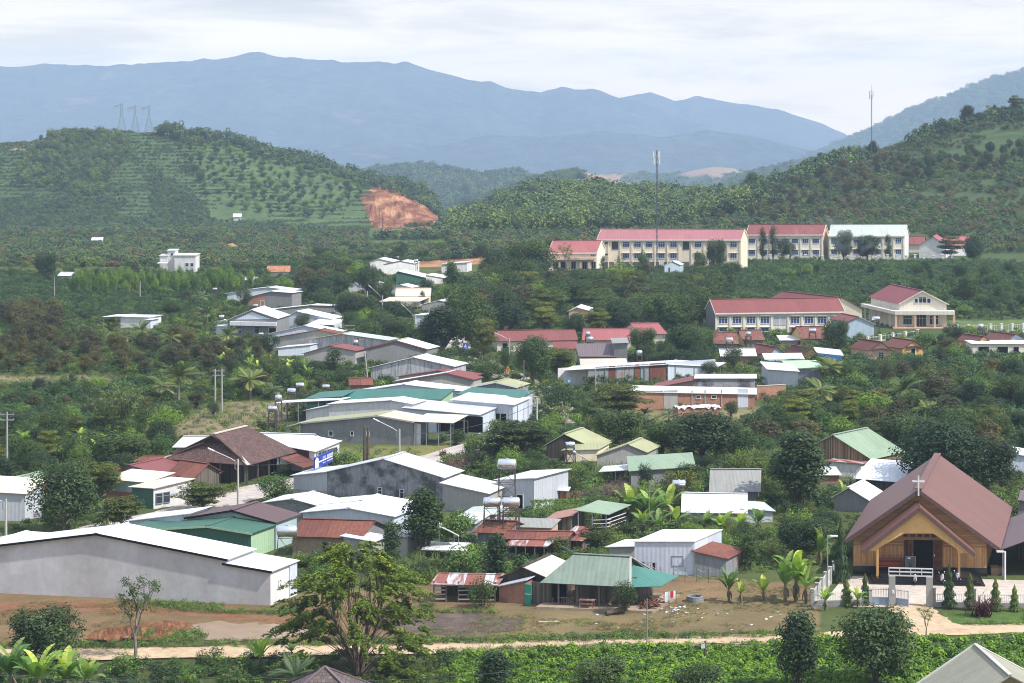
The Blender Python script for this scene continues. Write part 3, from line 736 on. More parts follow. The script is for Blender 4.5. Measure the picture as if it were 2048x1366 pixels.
prism('shed', 'tall corrugated grey shed with white roof behind the water tank tower', (994, 1013, 1068, 1019), [(994, 960), (1068, 957)], 7.5, GALV, WHITE, cat='shed', dv=(.55, .83), wins=[('d', 1040, 1003, .9, 1.7), ('d', 1002, 1005, .7, 1.6, 'door', GFRAME)])
prism('hut', 'small orange board hut with white roof against the tall corrugated shed', (1097, 1005, 1130, 1006), [(1095, 980), (1133, 982)], 2.2, P_ORANGE, WHITE, cat='hut', wins=[('d', 1105, 994, .6, 1.3)])
r, A, B, u, n, dv, pts = prism('house', 'long grey cement house with olive and brown roof beside the grassy lot', (601, 880, 826, 890), [(601, 846), (755, 831), (826, 843)], 5.0, P_CEM, [OLIVE, BEIGE], fascia=PALECONC, wins=[('w', 662, 867, .7, .8), ('w', 704, 867, .55, .75), ('w', 736, 867, .55, .75)])
prism('', '', (826, 890, 905, 893), [(828, 843), (904, 846)], 4.5, None, CREAM, root=r, posts=4, back_rise=.4, rname='canopy')
prism('', '', (827, 889, 841, 890), [(827, 846), (841, 848)], .2, WHITE, None, root=r, wname='panel')
prism('', '', (578, 880, 600, 881), [(577, 853), (600, 847)], 3, None, WHITE, root=r, posts=2, rname='canopy')
r, *_ = prism('house', 'long white panelled house with white roof between grey cement and green roofed houses', (660, 856, 823, 860), [(658, 808.5), (782, 801), (824, 808)], 4.0, P_WHITE, WHITE)
prism('', '', (625, 854, 660, 856), [(612, 821), (660, 812)], 3.6, P_WHITE, WHITE, root=r)
r, A, B, u, n, dv, pts = prism('house', 'white sheet house with broad white porch roof and dark open front', (808, 862, 957, 868), [(808, 816), (957, 830)], 6.5, P_LBLUE, WHITE, back_rise=.3, wins=[('d', 888, 852, 2.2, 1.9, 'door', STEEL), ('d', 922, 854, 2.2, 1.9, 'door', STEEL)])
m = MB(); m.box((onp(A, B, 905, 846)+onp(A, B, 957, 850))/2+n*0.02, u*2.6, n*.02, Vector((0, 0, 1.15))); m.build('opening', DARK, r)
r, A, B, u, n, dv, pts = prism('house', 'tall white sheet house with dark shopfront at the right end of the white row', (905, 853, 1024, 857), [(905, 800), (1026, 810)], 6.0, P_LBLUE, WHITE, back_rise=.25)
m = MB(); m.box(onp(A, B, 978, 838)+n*0.03, u*2.6, n*.03, Vector((0, 0, .85))); so = m.build('shopfront', DARK, r)
m = MB(); m.box(onp(A, B, 972, 834)+n*0.08, u*.8, n*.02, Vector((0, 0, .35))); m.build('pane', P_LBLUE, so)
prism('', '', (1000, 857, 1034, 858), [(1000, 809), (1036, 811)], 4, None, None, root=r, posts=3)
prism('house', 'house with half faded olive half teal roof behind the white row', (915, 842, 1040, 846), [(917, 789), (1038, 796)], 5.2, P_LBLUE, [TEAL], back_rise=.35)
prism('house', 'low house with plain teal green roof under the long white gable', (690, 838, 880, 840), [(690, 799), (880, 799)], 4.6, P_LGREEN, TEAL, back_rise=.9)
prism('house', 'long white gabled roof house at the back of the green and white row', (682, 826, 920, 826), [(681, 788), (808, 769), (925, 783)], 4.2, P_LBLUE, WHITE)
prism('shed', 'low teal roofed shed at the left end of the white row by the water tanks', (618, 838, 682, 838), [(614, 798), (683, 793)], 4.5, GREEN, TEAL, cat='shed', back_rise=.4)
prism('canopy', 'thin white flat canopy on posts between the water tanks and teal shed', (565, 846, 680, 842), [(556, 806), (681, 800)], 2.5, None, WHITE, cat='canopy', posts=4)
prism('house', 'small grey corrugated house with pale olive gabled roof by the road', (938, 802, 1032, 803), [(935, 775), (992, 764), (1034, 774)], 4.6, GALVOLD, OLIVE, fascia=FRAME)
# dark hip roofed house
def hip_house():
    FL, FR, BR_ = at(324, 919, 2.5), at(497, 932, 2.5), at(580, 909, 2.5)
    u = unit2(FR-FL); v = unit2(BR_-FR); w = (FR-FL).length; L_ = (BR_-FR).length+2.0
    root = empty('house', Vector((FL.x, FL.y, 0))+u*w/2+v*L_/2, 'large dark wooden house under a brown tiled hip roof with open veranda', 'house')
    P = lambda a, b, z: Vector((FL.x, FL.y, 0))+u*a+v*b+Vector((0, 0, z))
    FOOT.append([tuple(P(a, b, 0).xy) for a, b in ((0, 0), (w, 0), (w, L_), (0, L_))])
    zr, zg, hb = 5.7, 4.5, 2.6
    r1, r2 = P(w/2, 1.9, zr), P(w/2, L_-2.2, zr)
    gl, gr = P(w*.36, 2.5, zg), P(w*.64, 2.5, zg)
    th = .12
    m = MB(); m.slab([P(w, 0, 2.5), P(w, L_, 2.5), r2, P(w/2, 1.9, zr)], th); m.build('roof', TILE, root)
    m = MB(); m.slab([P(0, L_, 2.5), P(0, 0, 2.5), r1, r2], th); m.build('roof', TILE, root)
    m = MB(); m.slab([P(0, 0, 2.5), P(w, 0, 2.5), gr, gl], th); m.build('roof', TILE, root)
    m = MB(); m.poly([P(0, L_, 2.5), r2, P(w, L_, 2.5)]); m.build('roof', TILE, root)
    m = MB(); m.poly([gl+v*.1, gr+v*.1, r1+v*.5-Vector((0, 0, .1))]); m.build('gable', DWOOD, root)
    m = MB(); m.bar(gl-u*.3-v*.2, r1-v*.3, .3, .12); m.bar(gr+u*.3-v*.2, r1-v*.3, .3, .12); m.build('barge_board', BROWN, root)
    m = MB(); m.bar(P(w, 0, 2.62), gr+Vector((0, 0, .15)), .5, .12); m.bar(P(0, 0, 2.62), gl+Vector((0, 0, .15)), .5, .12); m.bar(r1+Vector((0, 0, .15)), r2+Vector((0, 0, .15)), .45, .12)
    m.build('ridge_cap', BEIGE, root)
    m = MB(); a, b, c, d = P(1.4, 1.6, 0), P(w-2.2, 1.6, 0), P(w-2.2, L_-1.5, 0), P(1.4, L_-1.5, 0); h_ = Vector((0, 0, 2.9)); g = Vector((0, 0, -.3))
    m.hexa([a+g, b+g, c+g, d+g, a+h_, b+h_, c+h_, d+h_]); m.build('wall', DWOOD, root)
    for k in range(5):
        m = MB(); p = P(w-.7, .8+k*(L_-1.6)/4, 0); m.bar(p-Vector((0, 0, .3)), p+Vector((0, 0, 2.7)), .2); m.build('post', GWOOD, root)
    for k in range(4):
        m = MB(); p = P(.9+k*(w-1.8)/3, .7, 0); m.bar(p-Vector((0, 0, .3)), p+Vector((0, 0, 2.6)), .18); m.build('post', GWOOD, root)
    for k in range(3):
        opening(root, P(w-2.2, 3+k*3, 1.1), v, u, 1.1, 2.0, 'd', 'door', GWOOD, DARK)
    # lean-to of rusted sheet
    m = MB(); q = P(w, L_-4.5, 2.35); m.slab([q+u*3.4-Vector((0, 0, 1.0)), q+v*5+u*3.4-Vector((0, 0, 1.0)), q+v*5, q], .06); m.build('lean_to_roof', RUST, root)
    for k in (0.2, 4.8):
        m = MB(); p = q+v*k+u*3.2; m.bar(Vector((p.x, p.y, -.3)), Vector((p.x, p.y, 1.4)), .12); m.build('post', GWOOD, root)
hip_house()
house2('house', 'white gabled roof house directly behind the brown tiled hip roof', (440, 926, 600, 930), (893, 893), 868, 7.0, P_WHITE, WHITE, dv=DVL)
house2('shed', 'low white roofed shed showing left of the brown tiled hip roof', (352, 915, 402, 915), (893, 893), 874, 5.0, P_LCEM, WHITE_OLD, dv=DVL, cat='shed')
r, A, B, u, n, dv, pts = prism('shop', 'white roofed shop with maroon panel below the blue sign board', (575, 940, 628, 945), [(573, 893), (629, 903)], 6.5, P_WHITE, WHITE, cat='shop', dv=(.42, .91), back_rise=.4)
m = MB(); m.box((onp(A, B, 580, 905)+onp(A, B, 624, 909))/2+n*.04, u*1.25, n*.03, Vector((0, 0, .55))); m.build('panel', MAROON, r)
q = dv; en = Vector((q.y, -q.x, 0)); e0 = pts[-1]
for k in range(4): opening(r, Vector((e0.x, e0.y, 1.5))+q*(1.0+k*1.4), q, en, 1.3, 2.2, 'w', 'window', GFRAME)
def sign_board():
    p0, p1 = atd(629, 904, 273.5), atd(664, 892, 279.5); u = unit2(p1-p0); n = Vector((u.y, -u.x, 0)); w = (p1-p0).xy.length; c = (p0+p1)/2; c.z = 4.35-.35
    root = empty('sign_board', Vector((c.x, c.y, c.z-.8)), 'long blue shop sign board with white lettering at the roadside shop', 'sign')
    BL = M_plain('sign_blue', (0.02, 0.05, 0.30), 0.4); WH = M_plain('sign_white', (0.75, 0.75, 0.77), 0.5)
    z = Vector((0, 0, 1))
    m = MB(); m.box(c, u*w/2, n*.06, z*.72); m.build('panel', BL, root)
    m = MB(); m.box(c+n*.075-u*(w/2-.62)-z*.12, u*.55, n*.012, z*.52); m.poly([c+n*.088-u*(w/2-.07)+z*.4, c+n*.088-u*(w/2-1.17)+z*.4, c+n*.088-u*(w/2-.62)+z*.68]); m.build('emblem', WH, root)
    m = MB(); m.box(c+n*.075-z*.02+u*.55, u*(w/2-.6), n*.01, z*.07)
    x = -.55
    for a in (.16, .18, .14, .3, .17, .2, .16, .18, .17, .2):
        if a != .3: m.box(c+n*.075+u*(x*w/5.4*1.05+.35)+z*.28, u*a*.42, n*.01, z*.17); m.box(c+n*.075+u*(x*w/5.4*1.05+.35)-z*.33, u*a*.5, n*.01, z*.07)
        x += .31
    m.build('lettering', WH, root)
sign_board()
def text_part(txt, root, p, u, size, m, n):
    cu = bpy.data.curves.new('lettering', 'FONT'); cu.body = txt; cu.size = size; cu.align_x = 'CENTER'; cu.extrude = .006
    cu.materials.append(m); t = bpy.data.objects.new('lettering', cu); COL.objects.link(t); bpy.context.view_layer.update()
    me = bpy.data.meshes.new_from_object(t.evaluated_get(bpy.context.evaluated_depsgraph_get())); bpy.data.objects.remove(t)
    o = bpy.data.objects.new('lettering', me); COL.objects.link(o)
    o.parent = root; o.location = p-wloc(root)
    z = Vector((0, 0, 1)); o.rotation_euler = Matrix((u, z, n)).transposed().to_euler()
    return o
def pole_sign():
    p = at(630, 945, 0); p.z = landz(p.x, p.y); u = Vector((1, 0, 0)); n = Vector((0, -1, 0)); z = Vector((0, 0, 1))
    root = empty('pole_sign', p, 'white upright car wash sign on a post beside the maroon panelled shop', 'sign')
    m = MB(); m.bar(p-z*.3, p+z*1.2, .1); m.build('post', STEEL, root)
    m = MB(); m.box(p+z*1.85, u*.42, n*.05, z*.75); m.build('panel', M_plain('sign_white', (0.75, 0.75, 0.77)), root)
    text_part('RỬA XE', root, p+z*2.28+n*.056, u, .21, DARK, n)
    m = MB(); m.box(p+z*1.95+n*.056, u*.05, n*.006, z*.05)
    for k in (1.72, 1.6): m.box(p+z*k+n*.056, u*.3, n*.006, z*.022)
    m.ball(p+z*1.38-u*.27+n*.05, .07, 8, 4, sq=(1, .2, 1)); m.box(p+z*1.37+u*.24+n*.056, u*.13, n*.006, z*.05); m.box(p+z*1.37+n*.056, u*.06, n*.006, z*.05)
    m.build('lettering', DARK, root)
pole_sign()
def notice():
    p = at(74, 1046, 0); p.z = landz(p.x, p.y); u = Vector((.98, -.18, 0)); n = Vector((-.18, -.98, 0)); z = Vector((0, 0, 1))
    root = empty('notice_board', p, 'small white notice board with red line of text on two legs', 'sign')
    m = MB(); m.box(p+z*.95, u*.5, n*.03, z*.36); m.build('panel', M_plain('sign_white', (0.75, 0.75, 0.77)), root)
    for k in (-.3, .3):
        m = MB(); m.bar(p-z*.3+u*k-n*.05, p+z*.7+u*k-n*.05, .05); m.build('leg', STEEL, root)
    RD = M_plain('sign_red', (0.35, 0.03, 0.05)); m = MB()
    for k in range(7): m.box(p+z*1.0+u*(-.33+k*.11)+n*.035, u*.045, n*.005, z*.05)
    m.build('lettering', RD, root)
    m = MB(); m.box(p+z*1.17+n*.035, u*.06, n*.005, z*.04); m.box(p+z*.78-u*.2+n*.035, u*.18, n*.005, z*.05); m.box(p+z*.8+u*.27+n*.035, u*.12, n*.005, z*.06); m.build('lettering', DARK, root)
notice()
prism('house', 'house with long brick red metal roof left of the dark tiled house', (236, 972, 372, 984), [(236, 942), (261, 931), (372, 961)], 6.5, P_CEM, REDSHEET, dv=(.5, .86))
house2('shed', 'small shed with patchy rusted roof squeezed beside the dark tiled house', (340, 978, 388, 985), (948, 953), 925, 5.0, GWOOD, RUST, dv=(.5, .86), cat='shed')
house2('shed', 'low rusty brick red roof shed tucked under the dark tree', (272, 950, 320, 950), (922, 922), 913, 4.0, GWOOD, RUST, dv=(.5, .86), cat='shed')
house2('house', 'brick red roofed house half hidden by the yellow green layered tree', (205, 975, 238, 982), (955, 958), 942, 5, P_CEM, REDTILE, dv=(.5, .86))
prism('shop', 'pale blue sheet shop with cream flat roof by the road', (215, 1002, 290, 1006), [(213, 958), (292, 965)], 4.2, P_LTEAL, CREAM, cat='shop', dv=(.6, .8), back_rise=.5, lowwall=(.9, BRICK))
r, A, B, u, n, dv, pts = prism('shop', 'dark green corrugated shop with cream roof and lattice windows', (264, 1014, 305, 1018), [(264, 974), (307, 977)], 5.5, GREEN, CREAM, cat='shop', dv=(.7, .71), back_rise=.4, endwall=P_WHITE)
q = dv; en = Vector((q.y, -q.x, 0))
for k in range(2): opening(r, Vector((pts[-1].x, pts[-1].y, 1.15))+q*(.75+k*1.1), q, en, 1.0, 1.3, 'w', 'window', STEEL)
prism('house', 'brick house with pale green gabled roof at the left edge', (-60, 1012, 68, 1012), [(-60, 974), (36, 955.5), (70, 965)], 4.5, BRICK, PALEGREEN)
r, A, B, u, n, dv, pts = prism('shed', 'grey corrugated shed with cream lean-to roof at the left edge', (-50, 1041, 48, 1042), [(-50, 981), (50, 987)], 4.0, GALV, CREAM, cat='shed', back_rise=.9)
# further up the road
prism('house', 'mould streaked white house with long white gabled roof above the red roofed pair', (744, 762, 906, 764), [(742, 735), (828, 715), (908, 733)], 5.0, P_BLACKST, WHITE_OLD)
prism('house', 'grey house with thin red edged roof directly behind the green and white row', (795, 790, 945, 790), [(790, 763), (893, 746), (947, 759)], 3.2, P_LCEM, [WHITE, REDSHEET], fascia=REDSHEET)
prism('house', 'narrow house with dull red roof and stepped white parapet', (800, 776, 945, 777), [(798, 753), (876, 742), (947, 752)], 3.0, P_LCEM, REDSHEET)
house2('shed', 'small rust red roofed shed under the leaning pole', (702, 785, 742, 785), (769, 769), 757, 4.0, BRICK, RUST, cat='shed')
prism('house', 'plain grey rendered house with olive and white gabled roof edged in red', (738, 728, 852, 726), [(733, 696), (794, 681), (854, 698)], 4.6, P_CEM, [OLIVE, WHITE_OLD], fascia=REDSHEET)
r, *_ = prism('house', 'long black streaked white wall house with thin olive roof', (620, 706, 774, 710), [(618, 679), (684, 668), (776, 681)], 4.0, P_BLACKST, [OLIVE, PALEGREY])
prism('', '', (560, 712, 620, 710), [(556, 696), (620, 690)], 4.0, P_LBLUE, WHITE, root=r)
prism('house', 'low house with bright red gabled roof in front of the black streaked wall', (612, 728, 708, 728), [(608, 707), (660, 692), (711, 702)], 4.2, P_LCEM, REDSHEET)
prism('house', 'pale grey block house with thin orange red roof edge', (547, 702, 690, 704), [(546, 676), (637, 660.5), (692, 671)], 2.6, P_LCEM, [RUST])
prism('house', 'pale sheet house with wide white gabled roof behind the orange edged one', (540, 692, 672, 692), [(536, 668), (610, 651.5), (675, 665)], 3.4, P_LBLUE, WHITE)
r, A, B, u, n, dv, pts = prism('house', 'grey house with broad white gable and white eave band facing the viewer', (458, 673, 552, 674), [(455, 640), (504, 620), (554, 637)], 8.0, P_CEM, WHITE, dv=(.2, .98), wins=[('w', 478, 660, 1.0, 1.4, 'window', GFRAME, BLUEG), ('w', 514, 660, 1.0, 1.5, 'window', GFRAME), ('d', 545, 664, 1.6, 1.8)])
a, b = onp(A, B, 461, 646), onp(A, B, 554, 648); m = MB(); m.bar(a+n*.45, b+n*.45, 1.0, .75); m.build('awning', WHITE, r)
a, b, c = onp(A, B, 470, 639), onp(A, B, 504, 624), onp(A, B, 541, 638); m = MB(); m.poly([a+n*.03, b+n*.03, c+n*.03][::-1]); m.build('gable', P_LBLUE, r)
prism('shed', 'small white flat roofed annex left of the broad white gable', (434, 672, 458, 673), [(433, 653), (459, 653)], 3, P_LBLUE, WHITE, cat='shed')
prism('shed', 'pale green sheet shed behind the small white annex', (436, 663, 458, 663), [(435, 643), (459, 643)], 3, P_LGREEN, PALEGREEN, cat='shed')
prism('house', 'long low dark concrete house with white roof edge behind the white gable', (534, 636, 664, 634), [(533, 620), (622, 610.5), (668, 612)], 3.2, P_CEM, WHITE)
prism('house', 'white house with white gabled roof partly hidden by two dark round trees', (574, 660, 655, 660), [(572, 633), (594, 623), (662, 638)], 5.0, P_LBLUE, WHITE)
prism('canopy', 'broad white porch canopy beside the dark round trees', (622, 664, 663, 664), [(620, 648), (665, 650)], 5, None, WHITE, cat='canopy', posts=3, back_rise=.6)
r, A, B, u, n, dv, pts = prism('house', 'brick and grey plaster house with white gabled roof', (498, 618, 580, 617), [(496, 594.5), (543, 583), (584, 586)], 4.5, P_CEM, WHITE, wins=[('d', 525, 608, .9, 1.7)])
m = MB(); m.poly([onp(A, B, 498, 619)+n*.03, onp(A, B, 531, 619)+n*.03, onp(A, B, 531, 587)+n*.03, onp(A, B, 498, 595)+n*.03]); m.build('brick_panel', BRICK, r)
prism('house', 'pale house with white gabled roof peeking above the brick and grey house', (500, 605, 580, 604), [(499, 579), (536, 575), (585, 581)], 4.0, P_LBLUE, WHITE)
prism('shed', 'small pale blue shed half behind a dark round tree', (456, 601, 478, 601), [(454, 587), (480, 583)], 4, P_LBLUE, WHITE, cat='shed')
house2('house', 'small white house with orange tiled roof among the coffee rows', (536, 550, 578, 550), (543, 543), 532, 6, P_WHITE, M_tile('orange_tile', (0.42, 0.18, 0.09)))
house2('shed', 'low grey roofed shed near the orange tiled house', (476, 566, 510, 566), (560, 560), 555, 5, P_LCEM, GALV, cat='shed')
prism('house', 'white house with grey brown roof against the red earth cut', (770, 552, 826, 549), [(768, 529), (802, 522), (828, 527)], 6, P_WHITE, [BROWN, WHITE], dv=(.2, .98))
prism('house', 'white gabled house behind the grey brown roof near the earth cut', (742, 545, 786, 544), [(740, 525), (759, 518), (786, 524)], 6, P_WHITE, WHITE, dv=(.2, .98))
prism('shed', 'open barn with sloping white roof and dark teal wall', (793, 569, 852, 567), [(792, 546), (797, 543), (854, 556)], 7, GREEN, WHITE, cat='barn', dv=(.2, .98))
prism('shed', 'low white block shed right of the teal walled barn', (853, 568, 886, 567), [(852, 550), (888, 556)], 5, P_WHITE, WHITE, cat='shed')
prism('house', 'low white roofed house by the lone bushy tree, left of the teal barn', (700, 585, 744, 585), [(697, 569), (724, 564), (747, 568)], 5, P_WHITE, WHITE)
prism('house', 'small white house with pale blue gable above the cream roofed house', (785, 588, 820, 588), [(783, 574), (802, 570), (822, 575)], 4, P_LBLUE, WHITE)
r, *_ = house2('house', 'house with wide cream sheet roof and lower cream porch roof', (793, 614, 858, 614), (592, 592), 577, 7.0, P_CREAM, CREAM)
prism('', '', (766, 620, 835, 620), [(762, 603), (838, 603)], 5, None, CREAM, root=r, posts=4, back_rise=.5, rname='porch_roof')
prism('house', 'grey gabled house with pale blue porch right of the cream roofs', (847, 630, 897, 628), [(844, 609), (878, 601.5), (900, 605)], 5, P_CEM, WHITE_OLD)
prism('house', 'narrow tall white metal clad house beside the dark layered tree', (832, 661, 857, 661), [(829, 631), (858, 630)], 5, P_LBLUE, WHITE)
prism('shed', 'long low white shed roof below the right end of the earth cut', (885, 545, 932, 544), [(883, 529), (934, 525)], 6, P_WHITE, WHITE, cat='shed', dv=(.2, .98))
r, A, B, u, n, dv, pts = prism('shed', 'white flat roofed shed with open porch standing alone in the field', (242, 655, 294, 656), [(240, 634), (297, 635)], 5, P_WHITE, WHITE, cat='shed')
prism('', '', (209, 655, 242, 655), [(207, 634), (242, 633)], 5, None, WHITE, root=r, posts=2, rname='porch_roof')
prism('', '', (294, 657, 300, 657), [(293, 640), (301, 640)], 3, P_LBLUE, WHITE, root=r)
house2('hut', 'tiny white roofed hut beside a blue sheet at the foot of the hill', (184, 490, 204, 490), (480, 480), 475, 4, P_LCEM, WHITE, cat='hut')
house2('hut', 'tiny white hut high on the orchard hill', (467, 441, 482, 441), (433, 433), 427, 3.5, P_WHITE, WHITE, cat='hut')
house2('shed', 'small white roofed shed alone at the left edge of the coffee field', (118, 558, 140, 558), (551, 551), 545, 4, P_LCEM, WHITE, cat='shed')
house2('shed', 'pale orange roofed shed on the track below the orchard hill', (450, 503, 474, 501), (496, 495), 490, 4, P_LCEM, M_tile('orange_tile', (0.42, 0.18, 0.09)), cat='shed')
def villa():
    p = at(355, 547, 0); p.z = landz(p.x, p.y); root = empty('house', p, 'white three storey house standing alone above the row of round trees', 'house')
    u = Vector((1, 0, 0)); n = Vector((0, -1, 0)); s = p.y/F; X = lambda px: Vector(((px-CX)*s, p.y, p.z))
    FOOT.append([(X(318).x, p.y), (X(392).x, p.y), (X(392).x, p.y+9), (X(318).x, p.y+9)])
    def blk(a, b, d0, d1, top, nm='wall'):
        h_ = (547-top)*s; c = (X(a)+X(b))/2+Vector((0, (d0+d1)/2, 0)); boxpart(nm, root, P_WHITE, c-Vector((0, 0, .4)), u, n, (X(b)-X(a)).length, d1-d0, h_+.4)
        boxpart('roof', root, WHITE, c+Vector((0, 0, h_)), u, n, (X(b)-X(a)).length+.5, d1-d0+.5, .18)
    blk(349, 391, 0, 8, 512); blk(334, 349, 1, 7, 503); blk(319, 334, .5, 7, 513)
    for px, py in ((374, 530), (384, 530), (374, 541), (384, 541)): opening(root, X(px)+Vector((0, -.0, (547-py)*s)), u, n, 1.0, 1.1, 'w')
    opening(root, X(343)+Vector((0, 1, (547-510)*s)), u, n, .8, .8, 'w')
    m = MB(); q = X(318)+Vector((0, -1.2, (547-526)*s)); m.box(q+u*1.1, u*1.2, n*1.2, Vector((0, 0, .1)))
    m.build('balcony', P_WHITE, root)
villa()
# ================================================================ the church and its yard
UV_, VV_, ZV = Vector((1, 0, 0)), Vector((0, 1, 0)), Vector((0, 0, 1))
def church():
    A, B = ground(1707, 1148), ground(1973, 1153); A.z = B.z = 0
    u = unit2(B-A); n = Vector((u.y, -u.x, 0)); dv = unit2((.262, .965)); D = 22.0
    root = empty('church', (A+B)/2, 'wooden village church with steep red brown roof and open gabled porch', 'church')
    FOOT.append([tuple(p.xy) for p in (A+n*5, B+n*5, B+dv*D, A+dv*D)])
    L_, P_, R_ = onp(A, B, 1693, 1079), onp(A, B, 1839, 979), onp(A, B, 2001, 1096)
    W0, W1 = onp(A, B, 1707, 1072), onp(A, B, 1973, 1080)
    def roofz(p, q, r):   # height on the line p-q at r
        t = (r-p).xy.dot((q-p).xy)/(q-p).xy.length_squared; return p.z+(q.z-p.z)*t
    za, zb = roofz(L_, P_, A)-.05, roofz(P_, R_, B)-.05
    a, b, pk = Vector((A.x, A.y, za)), Vector((B.x, B.y, zb)), P_-ZV*.15
    pl = .85
    m = MB()
    lo = lambda p, z: Vector((p.x, p.y, z))
    m.poly([lo(A, pl), lo(B, pl), lo(B, 2.9), lo(A, 2.9)], 0)
    m.poly([lo(A, 2.9), lo(B, 2.9), b if zb > 2.9 else lo(B, 2.9), pk, a if za > 2.9 else lo(A, 2.9)], 1)
    m.poly([lo(B, pl)+dv*D, lo(A, pl)+dv*D, a+dv*D, pk+dv*D, b+dv*D], 0)
    m.poly([lo(A, pl), a, a+dv*D, lo(A, pl)+dv*D], 0); m.poly([lo(B, pl), lo(B, pl)+dv*D, b+dv*D, b], 0)
    m.build('wall', [CWOOD, CWOODD], root)
    m = MB(); g = Vector((0, 0, -.4)); e = .06
    m.hexa([A-u*e+n*e+g, B+u*e+n*e+g, B+u*e+dv*D+g, A-u*e+dv*D+g, lo(A, pl)-u*e+n*e, lo(B, pl)+u*e+n*e, lo(B, pl)+u*e+dv*D, lo(A, pl)-u*e+dv*D]); m.build('plinth', BLACKGR, root)
    oh = 1.0
    for p, q in ((L_, P_), (P_, R_)):
        m = MB(); m.slab([p-dv*oh, q-dv*oh, q+dv*(D+.6), p+dv*(D+.6)], .16); m.build('roof', CHURCHROOF, root)
    m = MB(); m.bar(P_-dv*oh+ZV*.24, P_+dv*(D+.6)+ZV*.24, .75, .08); m.build('ridge_cap', CHURCHROOF, root)
    m = MB(); q = -dv*(oh+.05)-ZV*.06; m.bar(L_+q, P_+q, .08, .34); m.bar(P_+q, R_+q, .08, .34); m.build('barge_board', BROWN, root)
    # cross on its small ledge at the gable tip
    m = MB(); c = P_-dv*(oh-.25)-ZV*.25; m.box(c, u*.5, dv*.3, ZV*.05); m.build('cross_base', GALV, root)
    m = MB(); c = P_-dv*(oh+.12); cz = ZV
    m.box(c+cz*.55, u*.075, n*.075, cz*1.0); m.box(c+cz*1.0-u*.345, u*.27, n*.07, cz*.075); m.box(c+cz*1.0+u*.345, u*.27, n*.07, cz*.075); m.build('cross', FRAME, root)
    # doorway, leaves and transom lights
    dc = onp(A, B, 1846.5, 1112); z0, z1 = .62, 3.55
    m = MB(); m.box(Vector((dc.x, dc.y, (z0+z1)/2))+n*.03, u*.95, n*.03, ZV*(z1-z0)/2); m.build('doorway', DARK, root)
    for s in (-1, 1):
        m = MB(); c = Vector((dc.x, dc.y, 2.05))+u*s*1.45+n*.06; m.box(c, u*.46, n*.04, ZV*1.45); d = m.build('door', M_wood('door_wood', (0.15, 0.06, 0.025), .3), root)
        m = MB()
        for zz in (-.75, .05, .85): m.box(c+n*.05+ZV*zz, u*.3, n*.015, ZV*.28)
        m.build('panel', M_wood('door_panel', (0.11, 0.042, 0.02), .3), d)
        m = MB(); m.box(c+n*.06-u*s*.38, u*.03, n*.03, ZV*.12); m.build('handle', INOX, d)
    for k in range(6):
        c = Vector((dc.x, dc.y, 4.02))+u*(-1.75+k*.7)+n*.03; opening(root, c, u, n, .52, .36, 'v', 'window', M_plain('dark_frame', (0.10, .05, .03)))
    # porch
    e = n*3.1
    pl_, pp, pr = onp(A+e, B+e, 1725, 1102), onp(A+e, B+e, 1838, 1015), onp(A+e, B+e, 1948, 1107)
    for p, q in ((pl_, pp), (pp, pr)):
        m = MB(); m.slab([p+n*.5, q+n*.5, q-n*3.0, p-n*3.0], .14); m.build('porch_roof', CHURCHROOF, root)
    m = MB(); q = n*.55-ZV*.1; m.bar(pl_+q, pp+q, .07, .3); m.bar(pp+q, pr+q, .07, .3); m.build('barge_board', BROWN, root)
    Q = lambda x, y: onp(A+e, B+e, x, y)
    m = MB(); k = -n*.22
    up = [Q(1733, 1101), Q(1839, 1022), Q(1940, 1106)]
    dn = [Q(1757, 1102), Q(1757, 1096), Q(1808, 1067), Q(1866, 1067), Q(1915, 1099), Q(1915, 1107)]
    A1, A2, A3 = up
    quads = [(A1, dn[0], dn[1]), (A1, dn[1], dn[2]), (A1, dn[2], A2), (A2, dn[2], dn[3]), (A2, dn[3], A3), (A3, dn[3], dn[4]), (A3, dn[4], dn[5])]
    for t in quads:
        m.poly(t); m.poly([p+k for p in t][::-1])
    for p, q in zip(dn[:-1], dn[1:]): m.poly([p, q, q+k, p+k])
    m.poly([A1, A1+k, dn[0]+k, dn[0]]); m.poly([A3, dn[5], dn[5]+k, A3+k])
    m.build('porch_gable', M_paint('gable_yellow', (0.62, 0.39, 0.15), dirt=.2), root)
    for x, y in ((1755, 1100), (1918, 1104)):
        p = Q(x, y)-n*.11; m = MB(); m.bar(Vector((p.x, p.y, .45)), p+ZV*.1, .22); m.build('column', M_paint('column_yellow', (0.58, 0.33, 0.10), dirt=.2), root)
    # black steps
    c = (A+B)/2+u*.3
    for k in range(4):
        w_, d_ = 9.0+k*.75, 3.6+k*.42; m = MB(); m.box(c+n*(d_/2)+ZV*(.60-k*.155-.3), u*w_/2, n*(d_/2-.02), ZV*.3-ZV*0); m.build('step', BLACKGR, root)
    return A, B, u, n, dv
CA, CB, CU, CN, CDV = church()
def bench():
    p = ground(1780, 1148); p = CA+CU*3.55+CN*1.0; p.z = .6
    root = empty('bench', p, 'reddish wooden bench on the church porch left of the door', 'bench')
    RW = M_wood('red_wood', (0.26, 0.06, 0.03), .2, horiz=True)
    for nm, c, sz in (('seat', (0, 0, .45), (1.25, .24, .035)), ('backrest', (0, .26, .85), (1.25, .03, .36))):
        m = MB(); m.box(p+CU*c[0]-CN*c[1]+ZV*c[2], CU*sz[0], CN*sz[1], ZV*sz[2]); m.build(nm, RW, root)
    for x in (-1.15, 1.15):
        for y in (-.2, .2):
            m = MB(); q = p+CU*x+CN*y; m.bar(q, q+ZV*.42, .08); m.build('leg', RW, root)
bench()
